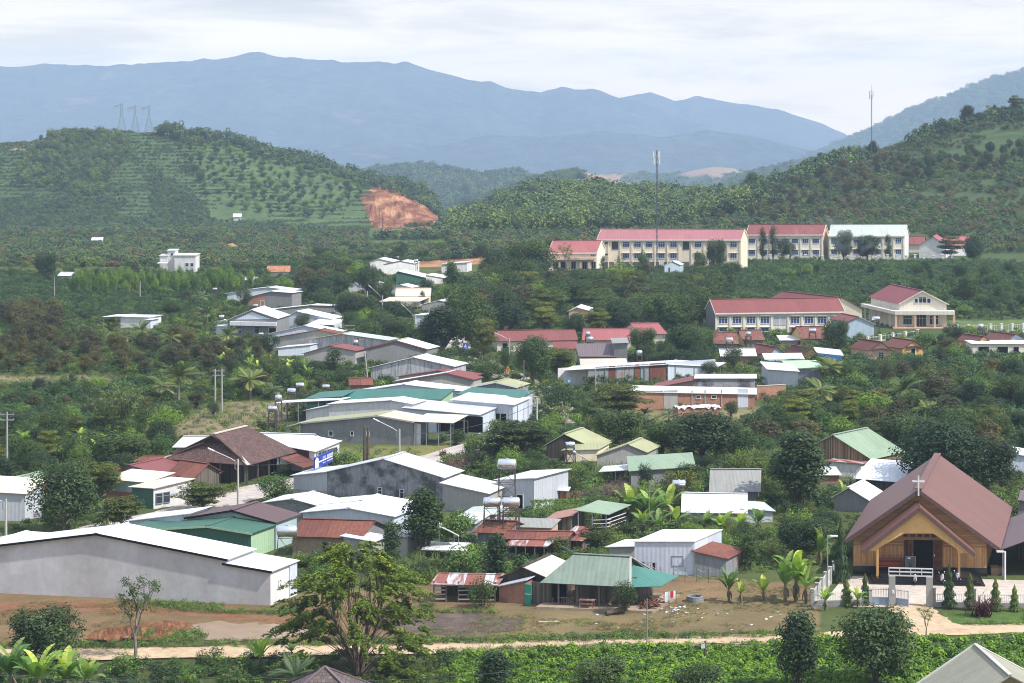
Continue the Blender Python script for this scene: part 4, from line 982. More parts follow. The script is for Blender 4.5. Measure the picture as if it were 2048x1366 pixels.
def cabinet():
    p = CA+CU*5.55+CN*1.3; p.z = .6
    root = empty('cabinet', p, 'dark glazed cabinet with pale frame on the porch beside the bench', 'cabinet')
    m = MB(); m.box(p+ZV*.85, CU*.48, CN*.28, ZV*.75); m.build('body', GLASS, root)
    m = MB()
    for s in (-1, 1): m.box(p+CU*.47*s+CN*.29+ZV*.85, CU*.03, CN*.02, ZV*.78)
    for z in (.12, 1.6): m.box(p+CN*.29+ZV*z, CU*.43, CN*.02, ZV*.03)
    m.build('frame', GFRAME, root)
    m = MB(); m.box(p+CN*.3+ZV*1.42-CU*.15, CU*.14, CN*.012, ZV*.07); m.build('notice', FRAME, root)
cabinet()
def motorbike(loc, rz, label):
    root = empty('motorbike', Vector((0, 0, 0)), label, 'motorbike', 'motorbikes parked in front of the church')
    BK, RD, WH = M_plain('bike_black', (.02, .02, .022), .35), M_plain('bike_red', (.22, .02, .02), .3), M_plain('bike_white', (.6, .6, .62), .3)
    for nm, y in (('front_wheel', .62), ('rear_wheel', -.62)):
        t = MB(); t.tube([(-.05, y, .28), (.05, y, .28)], .28, 14); w_ = t.build(nm, BK, root)
        t = MB(); t.tube([(-.055, y, .28), (.055, y, .28)], .13, 10); t.build('rim', STEEL, w_)
    m = MB(); m.hexa([(-.13, -.5, .36), (.13, -.5, .36), (.1, .25, .33), (-.1, .25, .33), (-.12, -.62, .62), (.12, -.62, .62), (.07, .2, .52), (-.07, .2, .52)]); m.build('body', RD, root)
    m = MB(); m.hexa([(-.13, -.72, .66), (.13, -.72, .66), (.11, .12, .60), (-.11, .12, .60), (-.11, -.72, .76), (.11, -.72, .76), (.08, .1, .70), (-.08, .1, .70)]); m.build('seat', BK, root)
    m = MB(); m.hexa([(-.18, .3, .35), (.18, .3, .35), (.14, .48, .4), (-.14, .48, .4), (-.12, .2, .92), (.12, .2, .92), (.1, .38, .98), (-.1, .38, .98)]); m.build('front_shield', WH, root)
    m = MB(); m.bar((-.06, .62, .28), (-.05, .35, .9), .04); m.bar((.06, .62, .28), (.05, .35, .9), .04); m.build('fork', STEEL, root)
    m = MB(); m.tube([(-.33, .2, 1.0), (-.12, .3, 1.02), (.12, .3, 1.02), (.33, .2, 1.0)], .02, 6); m.build('handlebar', BK, root)
    m = MB(); m.ball((0, .42, .92), .1, 10, 6); m.build('headlight', FRAME, root)
    for s in (-1, 1):
        m = MB(); m.bar((.25*s, .24, 1.0), (.32*s, .24, 1.2), .015); m.ball((.33*s, .24, 1.22), .06, 8, 5, sq=(1, .35, .7)); m.build('mirror', WH, root)
    root.location = loc; root.rotation_euler = (0, 0, rz)
    return root
for k, (px, py, rz, lb) in enumerate([(1830, 1168, 3.0, 'motorbike on the pale paving seen through the open church gate'), (1881, 1168, 3.5, 'motorbike just right of the right gate pillar'), (1911, 1165, 3.6, 'motorbike half behind the tallest clipped conical tree')]):
    p = ground(px, py); p.z = .03; motorbike(p, rz, lb)
# yard, gate and fences of the church
def sheet(name, label, pts, m, z=0.012, thick=None, kind='structure', cat='paving'):
    b = MB(); q = [ground(*p) if len(p) == 2 else Vector(p) for p in pts]
    b.poly([(p.x, p.y, max(p.z, 0)+z) for p in q])
    o = b.build(name, m); me = o.data
    if me.polygons[0].normal.z < 0: me.flip_normals()
    return tag(o, label, cat, kind=kind)
def M_ground(name, c1, c2, c3, s1=.35, s2=2.5, ruts=None):
    g = NG(name); ge = g.n('ShaderNodeNewGeometry').outputs['Position']
    a = g.noise(ge, s1, 6, .62); b = g.noise(ge, s2, 5, .65)
    col = g.ramp(a, [(0.3, c1), (0.5, c2), (0.7, c3)])
    col = g.mix(1.0, col, g.ramp(b, [(0.3, .80), (0.7, 1.16)]), 'MULTIPLY')
    g.l(col, g.p.inputs['Base Color']); g.p.inputs['Roughness'].default_value = .95; g.p.inputs['Specular IOR Level'].default_value = .1; g.bump(b, .4, .06)
    return g.m
PAVE = M_ground('pale_paving', (.44, .38, .32), (.50, .43, .36), (.56, .49, .42), .15, 1.4)
TRACK = M_ground('tan_track', (.40, .29, .18), (.47, .35, .225), (.54, .41, .28), .25, 1.6)
REDDIRT = M_ground('red_dirt', (.13, .075, .045), (.20, .10, .055), (.20, .13, .075), .35, 2.5)
sheet('yard', 'pale paved churchyard in front of the church', [(1690, 1152), (2110, 1162), (2160, 1215), (1640, 1213)], PAVE, .010)
def ribbon(name, label, pts, wid, m, z):
    """a strip of road along the ground points, wid in metres"""
    q = [ground(*p) for p in pts]; L_, R_ = [], []
    out = []
    for i in range(len(q)-1):
        for t in np.linspace(0, 1, 8, endpoint=False): out.append(q[i].lerp(q[i+1], t))
    out.append(q[-1])
    b = MB()
    for i, p in enumerate(out):
        a, c = out[max(i-1, 0)], out[min(i+1, len(out)-1)]; d = unit2(c-a); s = Vector((d.y, -d.x, 0))
        w_ = wid*(1+.09*math.sin(i*.9)+.05*math.sin(i*2.3))/2
        for k in (-1, 1):
            v = p+s*k*w_; b.v.append((v.x, v.y, max(landz(v.x, v.y), p.z, 0 if v.y > 202 else -.5)+z))
    for i in range(len(out)-1): b.f.append((2*i, 2*i+2, 2*i+3, 2*i+1)); b.m.append(0)
    o = b.build(name, m)
    if o.data.polygons[0].normal.z < 0: o.data.flip_normals()
    return tag(o, label, 'road', kind='structure')
ribbon('road', 'tan dirt track crossing the foreground below the village', [(-120, 1312), (160, 1310), (520, 1304), (900, 1296), (1300, 1285), (1620, 1277), (1850, 1262), (2060, 1256), (2200, 1250)], 3.6, TRACK, .035)
ribbon('path', 'tan ramp from the track up to the church gate', [(1895, 1262), (1850, 1240), (1826, 1222), (1822, 1208)], 4.2, TRACK, .045)
ribbon('road', 'pale village road running back between the houses', [(80, 1108), (200, 1062), (420, 1012), (540, 975), (700, 948), (880, 915), (1060, 865), (1110, 845), (1105, 815), (1080, 790), (1060, 770), (1000, 745), (940, 716), (905, 690), (880, 640)], 6.0, M_ground('pale_road', (.36, .31, .27), (.42, .37, .33), (.48, .43, .38), .2, 1.2), .05)
def fence(name, label, p0, p1, h, posts, group=None, wall=0.45, pick=0.16, wm=None, postw=.3, topm=None, ph=None, postm=None):
    """low wall, pickets between two rails and square posts"""
    d = p1-p0; u = unit2(d); Ln = d.xy.length; n = Vector((u.y, -u.x, 0))
    root = empty(name, (p0+p1)/2, label, 'fence', group)
    if wall:
        m = MB(); m.box((p0+p1)/2+ZV*(wall/2-.2), u*Ln/2, n*.09, ZV*(wall/2+.2)); m.build('wall', wm or CONC, root)
    m = MB(); q = max(1, int(Ln/pick))
    for z in (wall+.12, h-.1): m.bar(p0+ZV*z, p1+ZV*z, .04)
    for i in range(q+1):
        p = p0+u*Ln*i/q; m.bar(p+ZV*wall, p+ZV*(h+.03), .038)
    m.build('pickets', topm or FRAME, root)
    for i in range(posts):
        p = p0+u*Ln*(i/(max(1, posts-1))); m = MB(); hh = ph or h+.15
        m.box(p+ZV*(hh/2-.1), u*postw/2, n*postw/2, ZV*(hh/2+.1)); m.box(p+ZV*(hh+.04), u*(postw/2+.05), n*(postw/2+.05), ZV*.04); m.build('post', postm or CONC, root)
    return root
def gate():
    p0, p1 = ground(1784, 1211), ground(1859, 1213); p0.z = p1.z = 0; u = unit2(p1-p0); n = Vector((u.y, -u.x, 0))
    root = empty('gate', (p0+p1)/2, 'church gate with two grey concrete pillars under a lattice steel lintel', 'gate')
    for p in (p0, p1):
        m = MB(); m.box(p+ZV*1.3, u*.3, n*.3, ZV*1.5); m.build('pillar', CONC, root)
    m = MB(); a, b = p0-u*.3+ZV*2.85, p1+u*.3+ZV*2.85
    for z in (0, .36, .7):
        for k in (-.12, .12): m.bar(a+ZV*z+n*k, b+ZV*z+n*k, .07)
    for i in range(5):
        q = a+(b-a)*i/4
        for k in (-.12, .12): m.bar(q+n*k, q+n*k+ZV*.7, .06)
    m.build('lintel', M_plain('pale_steel', (.55, .56, .57), .5), root)
    def leaf(c0, c1):
        d = unit2(c1-c0); Ln = (c1-c0).xy.length; m = MB(); nn = Vector((d.y, -d.x, 0))
        for z in (.12, .75, 1.5): m.bar(c0+ZV*z, c1+ZV*z, .05)
        for i in range(int(Ln/.15)+1): q = c0+d*min(Ln, i*.15); m.bar(q+ZV*.7, q+ZV*1.68, .03)
        for q in (c0, c1): m.bar(q+ZV*.05, q+ZV*1.6, .06)
        l = m.build('leaf', M_plain('gate_paint', (.40, .44, .50), .5), root)
        m = MB(); m.box((c0+c1)/2+ZV*.43, d*Ln/2*.97, nn*.015, ZV*.29); m.build('panel', M_plain('gate_sheet', (.25, .31, .42), .5), l)
    leaf(p0-u*2.0, p0-u*.32); leaf(p0+u*.35+n*.1, p0+u*1.5+n*.7)
    m = MB(); m.box(p0+n*.32+ZV*1.35+u*.1, u*.12, n*.012, ZV*.16); m.build('notice', FRAME, root)
gate()
g0 = ground(1868, 1213); g1 = ground(2110, 1217)
fence('fence', 'white picket fence on a low wall right of the church gate', Vector((g0.x, g0.y, 0)), Vector((g1.x, g1.y, 0)), 1.25, 4, ph=1.7)
g0 = ground(1625, 1215); g1 = ground(1740, 1211)
fence('fence', 'white picket fence on rubble stone wall left of the church gate', Vector((g0.x, g0.y, 0)), Vector((g1.x, g1.y, 0)), 1.35, 2, wall=.6, wm=STONE)
g1 = ground(1668, 1158)
fence('fence', 'pale slatted side fence running back from the stone wall corner', Vector((g0.x, g0.y, 0)), Vector((g1.x, g1.y, 0)), 1.55, 6, wall=.35, pick=.22, wm=PALECONC, postm=PALECONC)
# covered hall right of the church
r, A, B, u, n, dv, pts = prism('hall', 'dark grey roofed open hall at the right edge beside the church', (2012, 1152, 2260, 1158), [(2004, 1097), (2130, 1052), (2262, 1100)], 16, None, MAUVE, dv=(.262, .965), cat='hall', posts=4, oh=.8)
m = MB(); q = A+dv*9; m.box(q+u*5+ZV*1.4, u*4.6, n*.1, ZV*1.4); m.build('wall', DWOOD, r)
prism('house', 'brown roofed house behind the grey hall at the right edge', (2030, 1068, 2140, 1070), [(2036, 1030), (2040, 1002), (2140, 1004)], 6, P_CEM, MAUVE, dv=(.26, .96))
def box_pile():
    for k, (px, py, s, lb) in enumerate([(1989, 1149, .75, 'large brown cardboard box standing in the open hall'), (2002, 1147, .55, 'smaller brown cardboard box right of the larger one in the hall')]):
        p = ground(px, py); p.z = 0; root = empty('cardboard_box', p, lb, 'box', 'cardboard boxes in the open hall')
        CB_ = M_plain('cardboard', (.30, .19, .11), .9)
        m = MB(); m.box(p+ZV*s/2, CU*s*.5, CN*s*.4, ZV*s/2); m.build('body', CB_, root)
        m = MB(); m.slab([p+ZV*s-CU*s*.5-CN*s*.4, p+ZV*s+CU*s*.5-CN*s*.4, p+ZV*(s+.1)+CU*s*.5-CN*s*.65, p+ZV*(s+.1)-CU*s*.5-CN*s*.65], .015); m.build('flap', CB_, root)
box_pile()
# ================================================================ the stilt house yard
def green_house():
    # hip and gable roof of mossy sheets with a veranda
    FL, FR = at(1080, 1166, 2.35), at(1262, 1173, 2.35); u = unit2(FR-FL); v = Vector((-u.y, u.x, 0)); v = unit2(v*.96+u*.22); w = (FR-FL).length; D = 7.2
    P = lambda a, b, z: Vector((FL.x, FL.y, 0))+u*a+v*b+ZV*z
    root = empty('house', P(w/2, D/2, 0), 'old wooden house with mossy green tin roof and railed veranda', 'house')
    FOOT.append([tuple(P(a, b, 0).xy) for a, b in ((0, -.3), (w+2.4, -.3), (w+2.4, D), (0, D))])
    ra, rb = P(1.9, D/2, 4.45), P(w-1.3, D/2, 4.35)
    m = MB(); m.slab([P(0, 0, 2.35), P(w, 0, 2.25), rb, ra], .06); m.build('roof', GREYGREEN, root)
    m = MB(); m.slab([P(w-.6, D, 2.3), P(0, D, 2.3), ra, rb], .06); m.build('roof', GREYGREEN, root)
    m = MB(); m.slab([P(0, D, 2.35), P(0, 0, 2.35), ra+ZV*-.03, ra+ZV*-.03+v*.4], .05); m.build('roof', GREYGREEN, root)
    m = MB(); m.slab([P(w-.2, .2, 2.2), P(w+2.3, 1.6, 2.15), P(w+2.3, D-.6, 2.15), P(w-1.2, D/2+.5, 3.4), P(w-1.2, D/2-1.4, 3.4)][:1]+[P(w+2.3, 1.6, 2.1), P(w+2.3, D-.6, 2.1), P(w-1.4, D/2+.6, 3.5)], .05); m.build('side_roof', M_metal('turquoise_sheet', (.06, .19, .155), .6, dirt=.4), root)
    m = MB(); m.bar(ra+ZV*.1, rb+ZV*.1, .35, .07); m.build('ridge_cap', GREYGREEN, root)
    m = MB(); m.bar(rb+ZV*.06, P(w-.05, -.05, 2.25), .22, .1); m.bar(rb+ZV*.06, P(w-.05, D, 2.3), .22, .1); m.build('barge_board', P_LCEM, root)
    m = MB(); m.bar(ra+ZV*.1, ra-u*.9+ZV*.6, .12); m.bar(ra-u*.9+ZV*.6, ra-u*1.3+ZV*.75, .2, .06); m.build('finial', TEAL, root)
    m = MB(); m.poly([P(w-1.2, D/2-1.9, 3.0), P(w-1.2, D/2+1.9, 3.0), rb-u*.05]); m.build('gable', DWOOD, root)
    # deck, walls, posts, rail
    m = MB(); a = [P(-.2, -.6, -.3), P(w+2.2, -.6, -.3), P(w+2.2, D, -.3), P(-.2, D, -.3)]; m.hexa(a+[p+ZV*.55 for p in a]); m.build('plinth', M_ground('earth_plinth', (.26, .19, .13), (.32, .25, .18), (.38, .30, .22), .4, 2), root)
    m = MB(); a = [P(2.4, 2.0, .2), P(w-.2, 2.0, .2), P(w-.2, D-.4, .2), P(2.4, D-.4, .2)]; m.hexa(a+[p+ZV*2.6 for p in a]); m.build('wall', GWOOD, root)
    m = MB(); m.box(P(1.3, 1.6, 1.2), u*.6, v*.04, ZV*1.0); m.build('doorway', DARK, root)
    for x in (1.55, 3.3, 5.4, 7.4, w-.4):
        m = MB(); m.bar(P(x, .55, .2), P(x, .55, 2.45), .17); m.build('post', GWOOD, root)
    for x0, x1 in ((1.65, 3.2), (3.4, 5.3), (7.5, w-.5)):
        m = MB(); m.bar(P(x0, .55, .95), P(x1, .55, .95), .09); m.bar(P(x0, .55, .32), P(x1, .55, .32), .07); k = int((x1-x0)/.17)
        for i in range(1, k): m.bar(P(x0+(x1-x0)*i/k, .55, .32), P(x0+(x1-x0)*i/k, .55, .95), .06)
        m.build('railing', GWOOD, root)
    m = MB(); m.box(P(3.0, .45, 2.05), u*.16, v*.03, ZV*.3); m.build('notice', P_PEACH, root)
    # the table on the veranda
    t = empty('table', P(4.5, -.1, .25), 'low pinkish wooden table standing at the front of the railed veranda', 'table')
    PW = M_wood('pink_wood', (.30, .15, .13), .2)
    m = MB(); m.box(P(4.5, -.1, .95), u*.7, v*.3, ZV*.035); m.build('table_top', PW, t)
    for a in (-.6, .6):
        for b in (-.22, .22):
            m = MB(); m.bar(P(4.5+a, -.1+b, .25), P(4.5+a, -.1+b, .93), .07); m.build('leg', PW, t)
    m = MB(); m.box(P(4.5, -.35, .62), u*.55, v*.02, ZV*.1); m.build('panel', PW, t)
    # firewood heap at the right end
    f = MB(); rr = random.Random(3)
    for k in range(46):
        c = P(w+1.2+rr.uniform(-.6, .9), 1.2+rr.uniform(-.9, 1.5), .28+abs(rr.gauss(0, .38))); d = Vector((rr.uniform(-1, 1), rr.uniform(-1, 1), rr.uniform(-.4, .5))).normalized()
        f.bar(c-d*.45, c+d*.45, .1)
    tag(f.build('firewood_heap', M_wood('split_wood', (.17, .08, .05), .3)), 'heap of split firewood under the turquoise end of the green roof', 'firewood', kind='stuff')
green_house()
r, A, B, u, n, dv, pts = prism('hut', 'dark plank hut with pale cream gabled roof beside the green tin house', (1004, 1196, 1098, 1200), [(994, 1158), (1049, 1133), (1101, 1156)], 5.6, DWOOD, [DWOOD, CREAM], dv=(.42, .91), cat='hut', oh=.5)
r, A, B, u, n, dv, pts = prism('outhouse', 'small red brick outhouse with grey lean-to roof and green door', (1000, 1204, 1047, 1208), [(998, 1173), (1049, 1162)], 2.6, BRICK, GALV, dv=(.4, .92), cat='outhouse')
m = MB(); q = onp(A, B, 1056, 1186); m.box(Vector((q.x, q.y, .95)), u*.33, n*.04, ZV*.95); d = m.build('door', M_plain('green_door', (.02, .30, .20), .5), r)
m = MB(); m.box(Vector((q.x, q.y, .98))+n*.05, u*.31, n*.012, ZV*.03); m.build('rail', FRAME, d)
m = MB(); q = onp(A, B, 1080, 1186); m.box(Vector((q.x, q.y, 1.05))+dv*.4, u*1.0, n*.05, ZV*1.05); m.build('wall', GWOOD, r)
r, A, B, u, n, dv, z, ris = house2('animal_shed', 'low open animal shed with bright rusty sheet roof behind brush', (868, 1204, 990, 1206), (1169, 1169), 1148, 3.4, None, RUSTWHITE, dv=(.2, .98), mono=True, cat='shed', posts=0)
m = MB()
a, b = A, B; m.box((a+b)/2+dv*3.0+ZV*1.0, u*(b-a).length/2, n*.06, ZV*1.1); m.build('back_wall', DWOOD, r)
for i in range(6):
    p = A+(B-A)*i/5; m = MB(); m.bar(p-ZV*.3, p+ZV*2.0, .14); m.build('post', GWOOD, r)
m = MB()
for z_ in (.3, .75, 1.15, 1.5):
    for i in range(5):
        if (i+int(z_*10)) % 4: m.bar(A+(B-A)*i/5+ZV*z_-n*-.09, A+(B-A)*(i+.93)/5+ZV*(z_+.03)-n*-.09, .05, .12)
m.build('boards', P_LCEM, r)
r, A, B, u, n, dv, pts = prism('shed', 'boxy white sheet metal shed with flat white roof in the dirt yard', (1270, 1147, 1389, 1150), [(1269, 1084), (1389, 1084)], 6.5, P_LBLUE, WHITE, dv=(.5, .87), oh=.15, ends=.1, cat='shed', back_rise=.1)
q = onp(A, B, 1355, 1122); m = MB()
for s in (-1, 1): m.box(q+u*s*.55+n*.02, u*.03, n*.02, ZV*.5)
for s in (-1, 1): m.box(q+ZV*s*.5+n*.02, u*.6, n*.02, ZV*.03)
m.build('window_frame', GFRAME, r)
prism('shed', 'low flat white roofed annex left of the boxy white shed', (1222, 1118, 1268, 1118), [(1218, 1094), (1270, 1093)], 4, P_LCEM, WHITE_OLD, dv=(.5, .87), cat='shed')
prism('shed', 'small grey tin lean-to with rust red roof against the boxy white shed', (1391, 1151, 1440, 1152), [(1389, 1103), (1452, 1117)], 4.2, GALVOLD, RUST, dv=(.5, .87), cat='shed', back_rise=.15)
house2('shed', 'open pen with rusty white streaked roof between two bushy trees', (1015, 1116, 1090, 1118), (1091, 1093), 1076, 4.5, None, RUSTWHITE, dv=(.3, .95), mono=True, cat='shed', posts=5)
house2('shed', 'brick walled shed with long rusted roof below the tank towers', (1010, 1106, 1130, 1108), (1076, 1079), 1064, 4.0, DWOOD, RUST, dv=(.3, .95), cat='shed')
house2('hut', 'small grey plank hut with brick red roof by the tank towers', (955, 1090, 1008, 1092), (1062, 1066), 1043, 4.5, GALVOLD, RUST, dv=(.5, .86), cat='hut')
prism('shed', 'bluish grey tin roof shed half behind the round green tree', (915, 1074, 950, 1074), [(905, 1046), (950, 1047)], 4, P_LCEM, GALV, cat='shed', back_rise=.4)
prism('shed', 'shed with pale cement sheet roof tucked behind the tank towers', (930, 1055, 985, 1056), [(920, 1033), (990, 1029)], 4, P_LCEM, PALEGREY, cat='shed', back_rise=.3)
prism('shed', 'brick and board shed with patched roof along the hedge', (985, 1082, 1100, 1084), [(980, 1052), (1100, 1056)], 3, P_PEACH, GREYROOF, cat='shed', back_rise=.3, dv=(.3, .95))
prism('shed', 'weathered plank shed with sagging rust pink roof', (1094, 1070, 1140, 1072), [(1088, 1043), (1142, 1032)], 4, GWOOD, M_metal('rust_pink_sheet', (.38, .20, .16), .7, rust=.4, rcol=(.28, .11, .07), dirt=.4), cat='shed', back_rise=.3, dv=(.4, .92))
r, A, B, u, n, dv, pts = prism('carport', 'pale green tin carport with white rails', (1158, 1072, 1222, 1070), [(1156, 1021), (1214, 1029)], 5, None, PALEGREEN, dv=(.5, .87), cat='carport', posts=3, back_rise=.2)
m = MB()
for z_ in (.5, .9, 1.3, 1.7): m.bar(B+ZV*z_-u*.5, B+dv*5+ZV*z_-u*.5, .07); m.bar(B-u*2+ZV*z_, B+ZV*z_, .06)
m.build('railing', FRAME, r)
m = MB(); m.box((A+B)/2+dv*4.8+ZV*1.1, u*1.5, n*.05, ZV*1.1); m.build('back_wall', DWOOD, r)
house2('shed', 'crumpled white sheet lean-to under the leafy trees', (850, 1116, 928, 1118), (1100, 1100), 1088, 3, None, M_metal('crumpled_white_sheet', (.66, .66, .64), .6, dirt=.6, rust=.1), mono=True, cat='shed', posts=4)
prism('shed', 'white roofed shed with rust streaks right of the round tree in the pens', (1128, 1098, 1160, 1100), [(1124, 1079), (1164, 1082)], 4.5, GWOOD, RUSTWHITE, cat='shed', back_rise=.5, dv=(.4, .92))
# ================================================================ houses in the right-hand trees
prism('house', 'dark plank house with mossy yellow green gabled roof near the road bend', (1108, 917, 1181, 915), [(1094, 889), (1129, 868.5), (1183, 894)], 6, DWOOD, OLIVE, dv=(.42, .91))
prism('house', 'low pale yellow walled house with yellow green roof under the mossy gable', (1130, 924, 1192, 922), [(1128, 901), (1195, 899)], 4, P_CREAM, OLIVE, dv=(.42, .91), back_rise=.3)
prism('house', 'grey plastered house with moss green gabled roof in the trees', (1198, 938, 1290, 936), [(1194, 911), (1256, 889), (1292, 904)], 5.5, P_LCEM, OLIVE, dv=(.35, .94))
r, A, B, u, n, dv, z, ris = house2('house', 'grey walled house with long pale green single slope roof', (1262, 975, 1386, 966), (940, 934), 910, 5.0, P_CEM, PALEGREEN, dv=(0, 1), mono=True)
prism('', '', (1205, 968, 1260, 970), [(1202, 944), (1261, 940)], 4, None, WHITE, root=r, posts=3, rname='canopy')
house2('house', 'house under a plain grey cement sheet roof among banana plants', (1424, 1010, 1516, 1010), (984, 976), 940, 6.5, P_CEM, GREYROOF, dv=(.12, .99))
house2('house', 'house with plain bright white roof above the banana row', (1368, 1046, 1489, 1048), (1022, 1024), 988, 6.5, P_LCEM, WHITE, dv=(.1, .99))
prism('shed', 'small grey blue metal lean-to right of the bright white roof', (1490, 1046, 1540, 1044), [(1486, 1018), (1545, 1022)], 4, GALV, GALV, cat='shed', back_rise=.2)
r, A, B, u, n, dv, pts = prism('house', 'woven bamboo walled house with pale green gabled roof', (1650, 946, 1735, 949), [(1638, 886), (1669, 870), (1743, 917)], 7.4, BAMB, PALEGREEN, dv=(.65, .76), oh=.5)
prism('', '', (1660, 952, 1722, 954), [(1656, 922), (1722, 928)], 1.6, P_WHITE, RUSTWHITE, dv=(.65, .76), root=r)
prism('shed', 'small brick shed with grey tin roof below the bamboo house', (1634, 968, 1675, 968), [(1630, 950), (1678, 950)], 3, BRICK, GALV, cat='shed', back_rise=.4)
prism('shed', 'dark shed with bright ribbed white metal roof behind the church', (1716, 985, 1790, 990), [(1712, 957), (1797, 964)], 8, DWOOD, WHITE, dv=(.4, .92), cat='shed', back_rise=1.1)
prism('house', 'small house with white gabled roof left of the church', (1676, 1022, 1744, 1026), [(1668, 993), (1698, 976), (1750, 1008)], 5.4, P_CEM, WHITE, dv=(.45, .89))
prism('shed', 'white metal shed at the right edge behind the big dark trees', (2020, 945, 2100, 945), [(2014, 905), (2050, 912), (2110, 900)], 5, P_LBLUE, WHITE, cat='shed', dv=(.3, .95))
# open long shed by the road
r, A, B, u, n, dv, pts = prism('shed', 'long open fronted shed with white roof and brown and grey panels', (1129, 775, 1431, 754), [(1128, 741), (1335, 729), (1433, 734)], 6, None, WHITE, dv=(.3, .95), cat='shed', posts=6)
pan = [(1192, 1216, GALVOLD), (1218, 1232, RUST), (1234, 1248, GALVOLD), (1250, 1268, GALVOLD), (1270, 1280, RUST), (1282, 1298, GALVOLD), (1300, 1333, RUST)]
for x0, x1, mm in pan:
    a, b = onp(A, B, x0, 760), onp(A, B, x1, 760); m = MB(); h_ = .5+1.05; c = (a+b)/2; c.z = 1.5; m.box(c-n*.15, u*(b-a).length/2, n*.03, ZV*1.55); m.build('panel', mm, r)
a, b = onp(A, B, 1336, 750), onp(A, B, 1431, 750); c = (a+b)/2; c.z = 1.5; m = MB(); m.box(c-n*.1, u*(b-a).length/2, n*.05, ZV*1.6); m.build('tarpaulin', P_LBLUE, r)
a, b = onp(A, B, 1130, 760), onp(A, B, 1190, 760); c = (a+b)/2; c.z = 1.4; m = MB(); m.box(c-n*2.5, u*(b-a).length/2, n*.08, ZV*1.5); m.build('wall', P_WHITE, r)
house2('house', 'low house with ribbed cream roof behind the long open shed', (1165, 755, 1252, 754), (731, 731), 718, 6, P_LCEM, BEIGE, dv=(0, 1), mono=True)
r, A, B, u, n, dv, z, ris = house2('house', 'house with steep mauve brown roof and grey concrete end block', (1161, 738, 1230, 738), (713, 713), 688, 8, P_CEM, MAUVE, dv=(-.05, 1), mono=True)
prism('', '', (1231, 738, 1254, 738), [(1228, 687), (1255, 686)], 8, P_CEM, GREYROOF, root=r, dv=(0, 1))
r, A, B, u, n, dv, z, ris = house2('house', 'long house with dark red roof and cream wall behind the layered tree', (994, 704, 1152, 702), (681, 680), 661, 8, P_PCREAM, M_metal('dull_red_sheet', (.20, .062, .052), .6, dirt=.5), dv=(-.1, .99), wins=[('d', 1010, 695, 1.2, 1.8)])
prism('', '', (1112, 716, 1150, 716), [(1110, 698), (1152, 697)], 3, P_CEM, REDSHEET, root=r, back_rise=.8, dv=(0, 1))
house2('house', 'long house with faded pink red ribbed roof under the red flag', (1168, 700, 1260, 699), (680, 679), 658.5, 9, P_PCREAM, PINKSHEET, dv=(.06, .99))
house2('house', 'house with dusty pink hipped roof right of the red flag', (1280, 690, 1330, 690), (668, 666), 647, 9, P_PCREAM, PINKSHEET, dv=(-.3, .95))
# brick row
r, A, B, u, n, dv, pts = prism('house', 'long low unplastered brick building with thin white roof', (1262, 821, 1497, 814), [(1262, 784), (1510, 789)], 6, BRICK, WHITE, dv=(.1, .99), wins=[('w', 1396.5, 794.5, .85, .55, 'window', FRAME), ('w', 1427.5, 794, .85, .55, 'window', FRAME)], back_rise=.15)
for x0, x1, mm in ((1327, 1355, P_LCEM), (1475, 1496, P_LBLUE), (1262, 1326, OBRICK)):
    a, b = onp(A, B, x0, 800), onp(A, B, x1, 800); c = (a+b)/2; c.z = 1.45; m = MB(); m.box(c+n*.03, u*(b-a).length/2, n*.03, ZV*1.45); m.build('panel', mm, r)
for x in (1384, 1410, 1443):
    a = onp(A, B, x, 800); m = MB(); m.box(Vector((a.x, a.y, 1.4))+n*.04, u*.1, n*.05, ZV*1.4); m.build('pier', CONC, r)
prism('house', 'rough grey cement block house with white roof edge behind the brick building', (1393, 800, 1508, 797), [(1392, 757), (1510, 757)], 5, P_DCEM, WHITE, dv=(.1, .99))
prism('house', 'low dark red roofed house with beige wall left of the rough cement block house', (1314, 800, 1391, 800), [(1312, 775), (1392, 760)], 5, P_OCH, REDSHEET, dv=(.1, .99))
def brick_wall():
    a, b = ground(1513, 800), ground(1571, 797); u = unit2(b-a); n = Vector((u.y, -u.x, 0)); root = empty('brick_wall', (a+b)/2, 'orange brick boundary wall right of the rough cement block house', 'wall')
    m = MB(); m.box((a+b)/2+ZV*1.0, u*(b-a).length/2, n*.1, ZV*1.2); m.build('wall', OBRICK, root)
    m = MB(); m.box((a+b)/2+ZV*2.24, u*(b-a).length/2, n*.16, ZV*.05); m.build('coping', PALECONC, root)
brick_wall()
def brick_stack():
    a, b = ground(1357, 838), ground(1442, 834); u = unit2(b-a); n = Vector((u.y, -u.x, 0)); root = empty('brick_stack', (a+b)/2, 'stack of red bricks under crumpled white tarpaulin below the brick building', 'bricks')
    L_ = (b-a).length; m = MB(); m.box((a+b)/2-n*1.2+ZV*.75, u*L_/2, n*1.0, ZV*.75); m.build('bricks', BRICK, root)
    m = MB(); rr = random.Random(5); nx, ny = 14, 5; base = len(m.v)
    for j in range(ny):
        for i in range(nx+1):
            p = a+u*(L_*i/nx); zz = 1.56+rr.uniform(0, .22)-(.5*rr.random() if j in (0, ny-1) else 0); q = p+n*(-2.3+2.3*j/(ny-1))+ZV*zz; m.v.append(tuple(q))
    for j in range(ny-1):
        for i in range(nx):
            k = j*(nx+1)+i; m.f.append((k, k+1, k+nx+2, k+nx+1)); m.m.append(0)
    m.build('tarpaulin', P_WHITE, root)
brick_stack()
prism('shed', 'tarp walled grey white shed beside the coconut palms', (1538, 772, 1594, 776), [(1536, 739), (1596, 743)], 5, GALV, WHITE, dv=(-.1, 1), cat='shed', back_rise=.6)
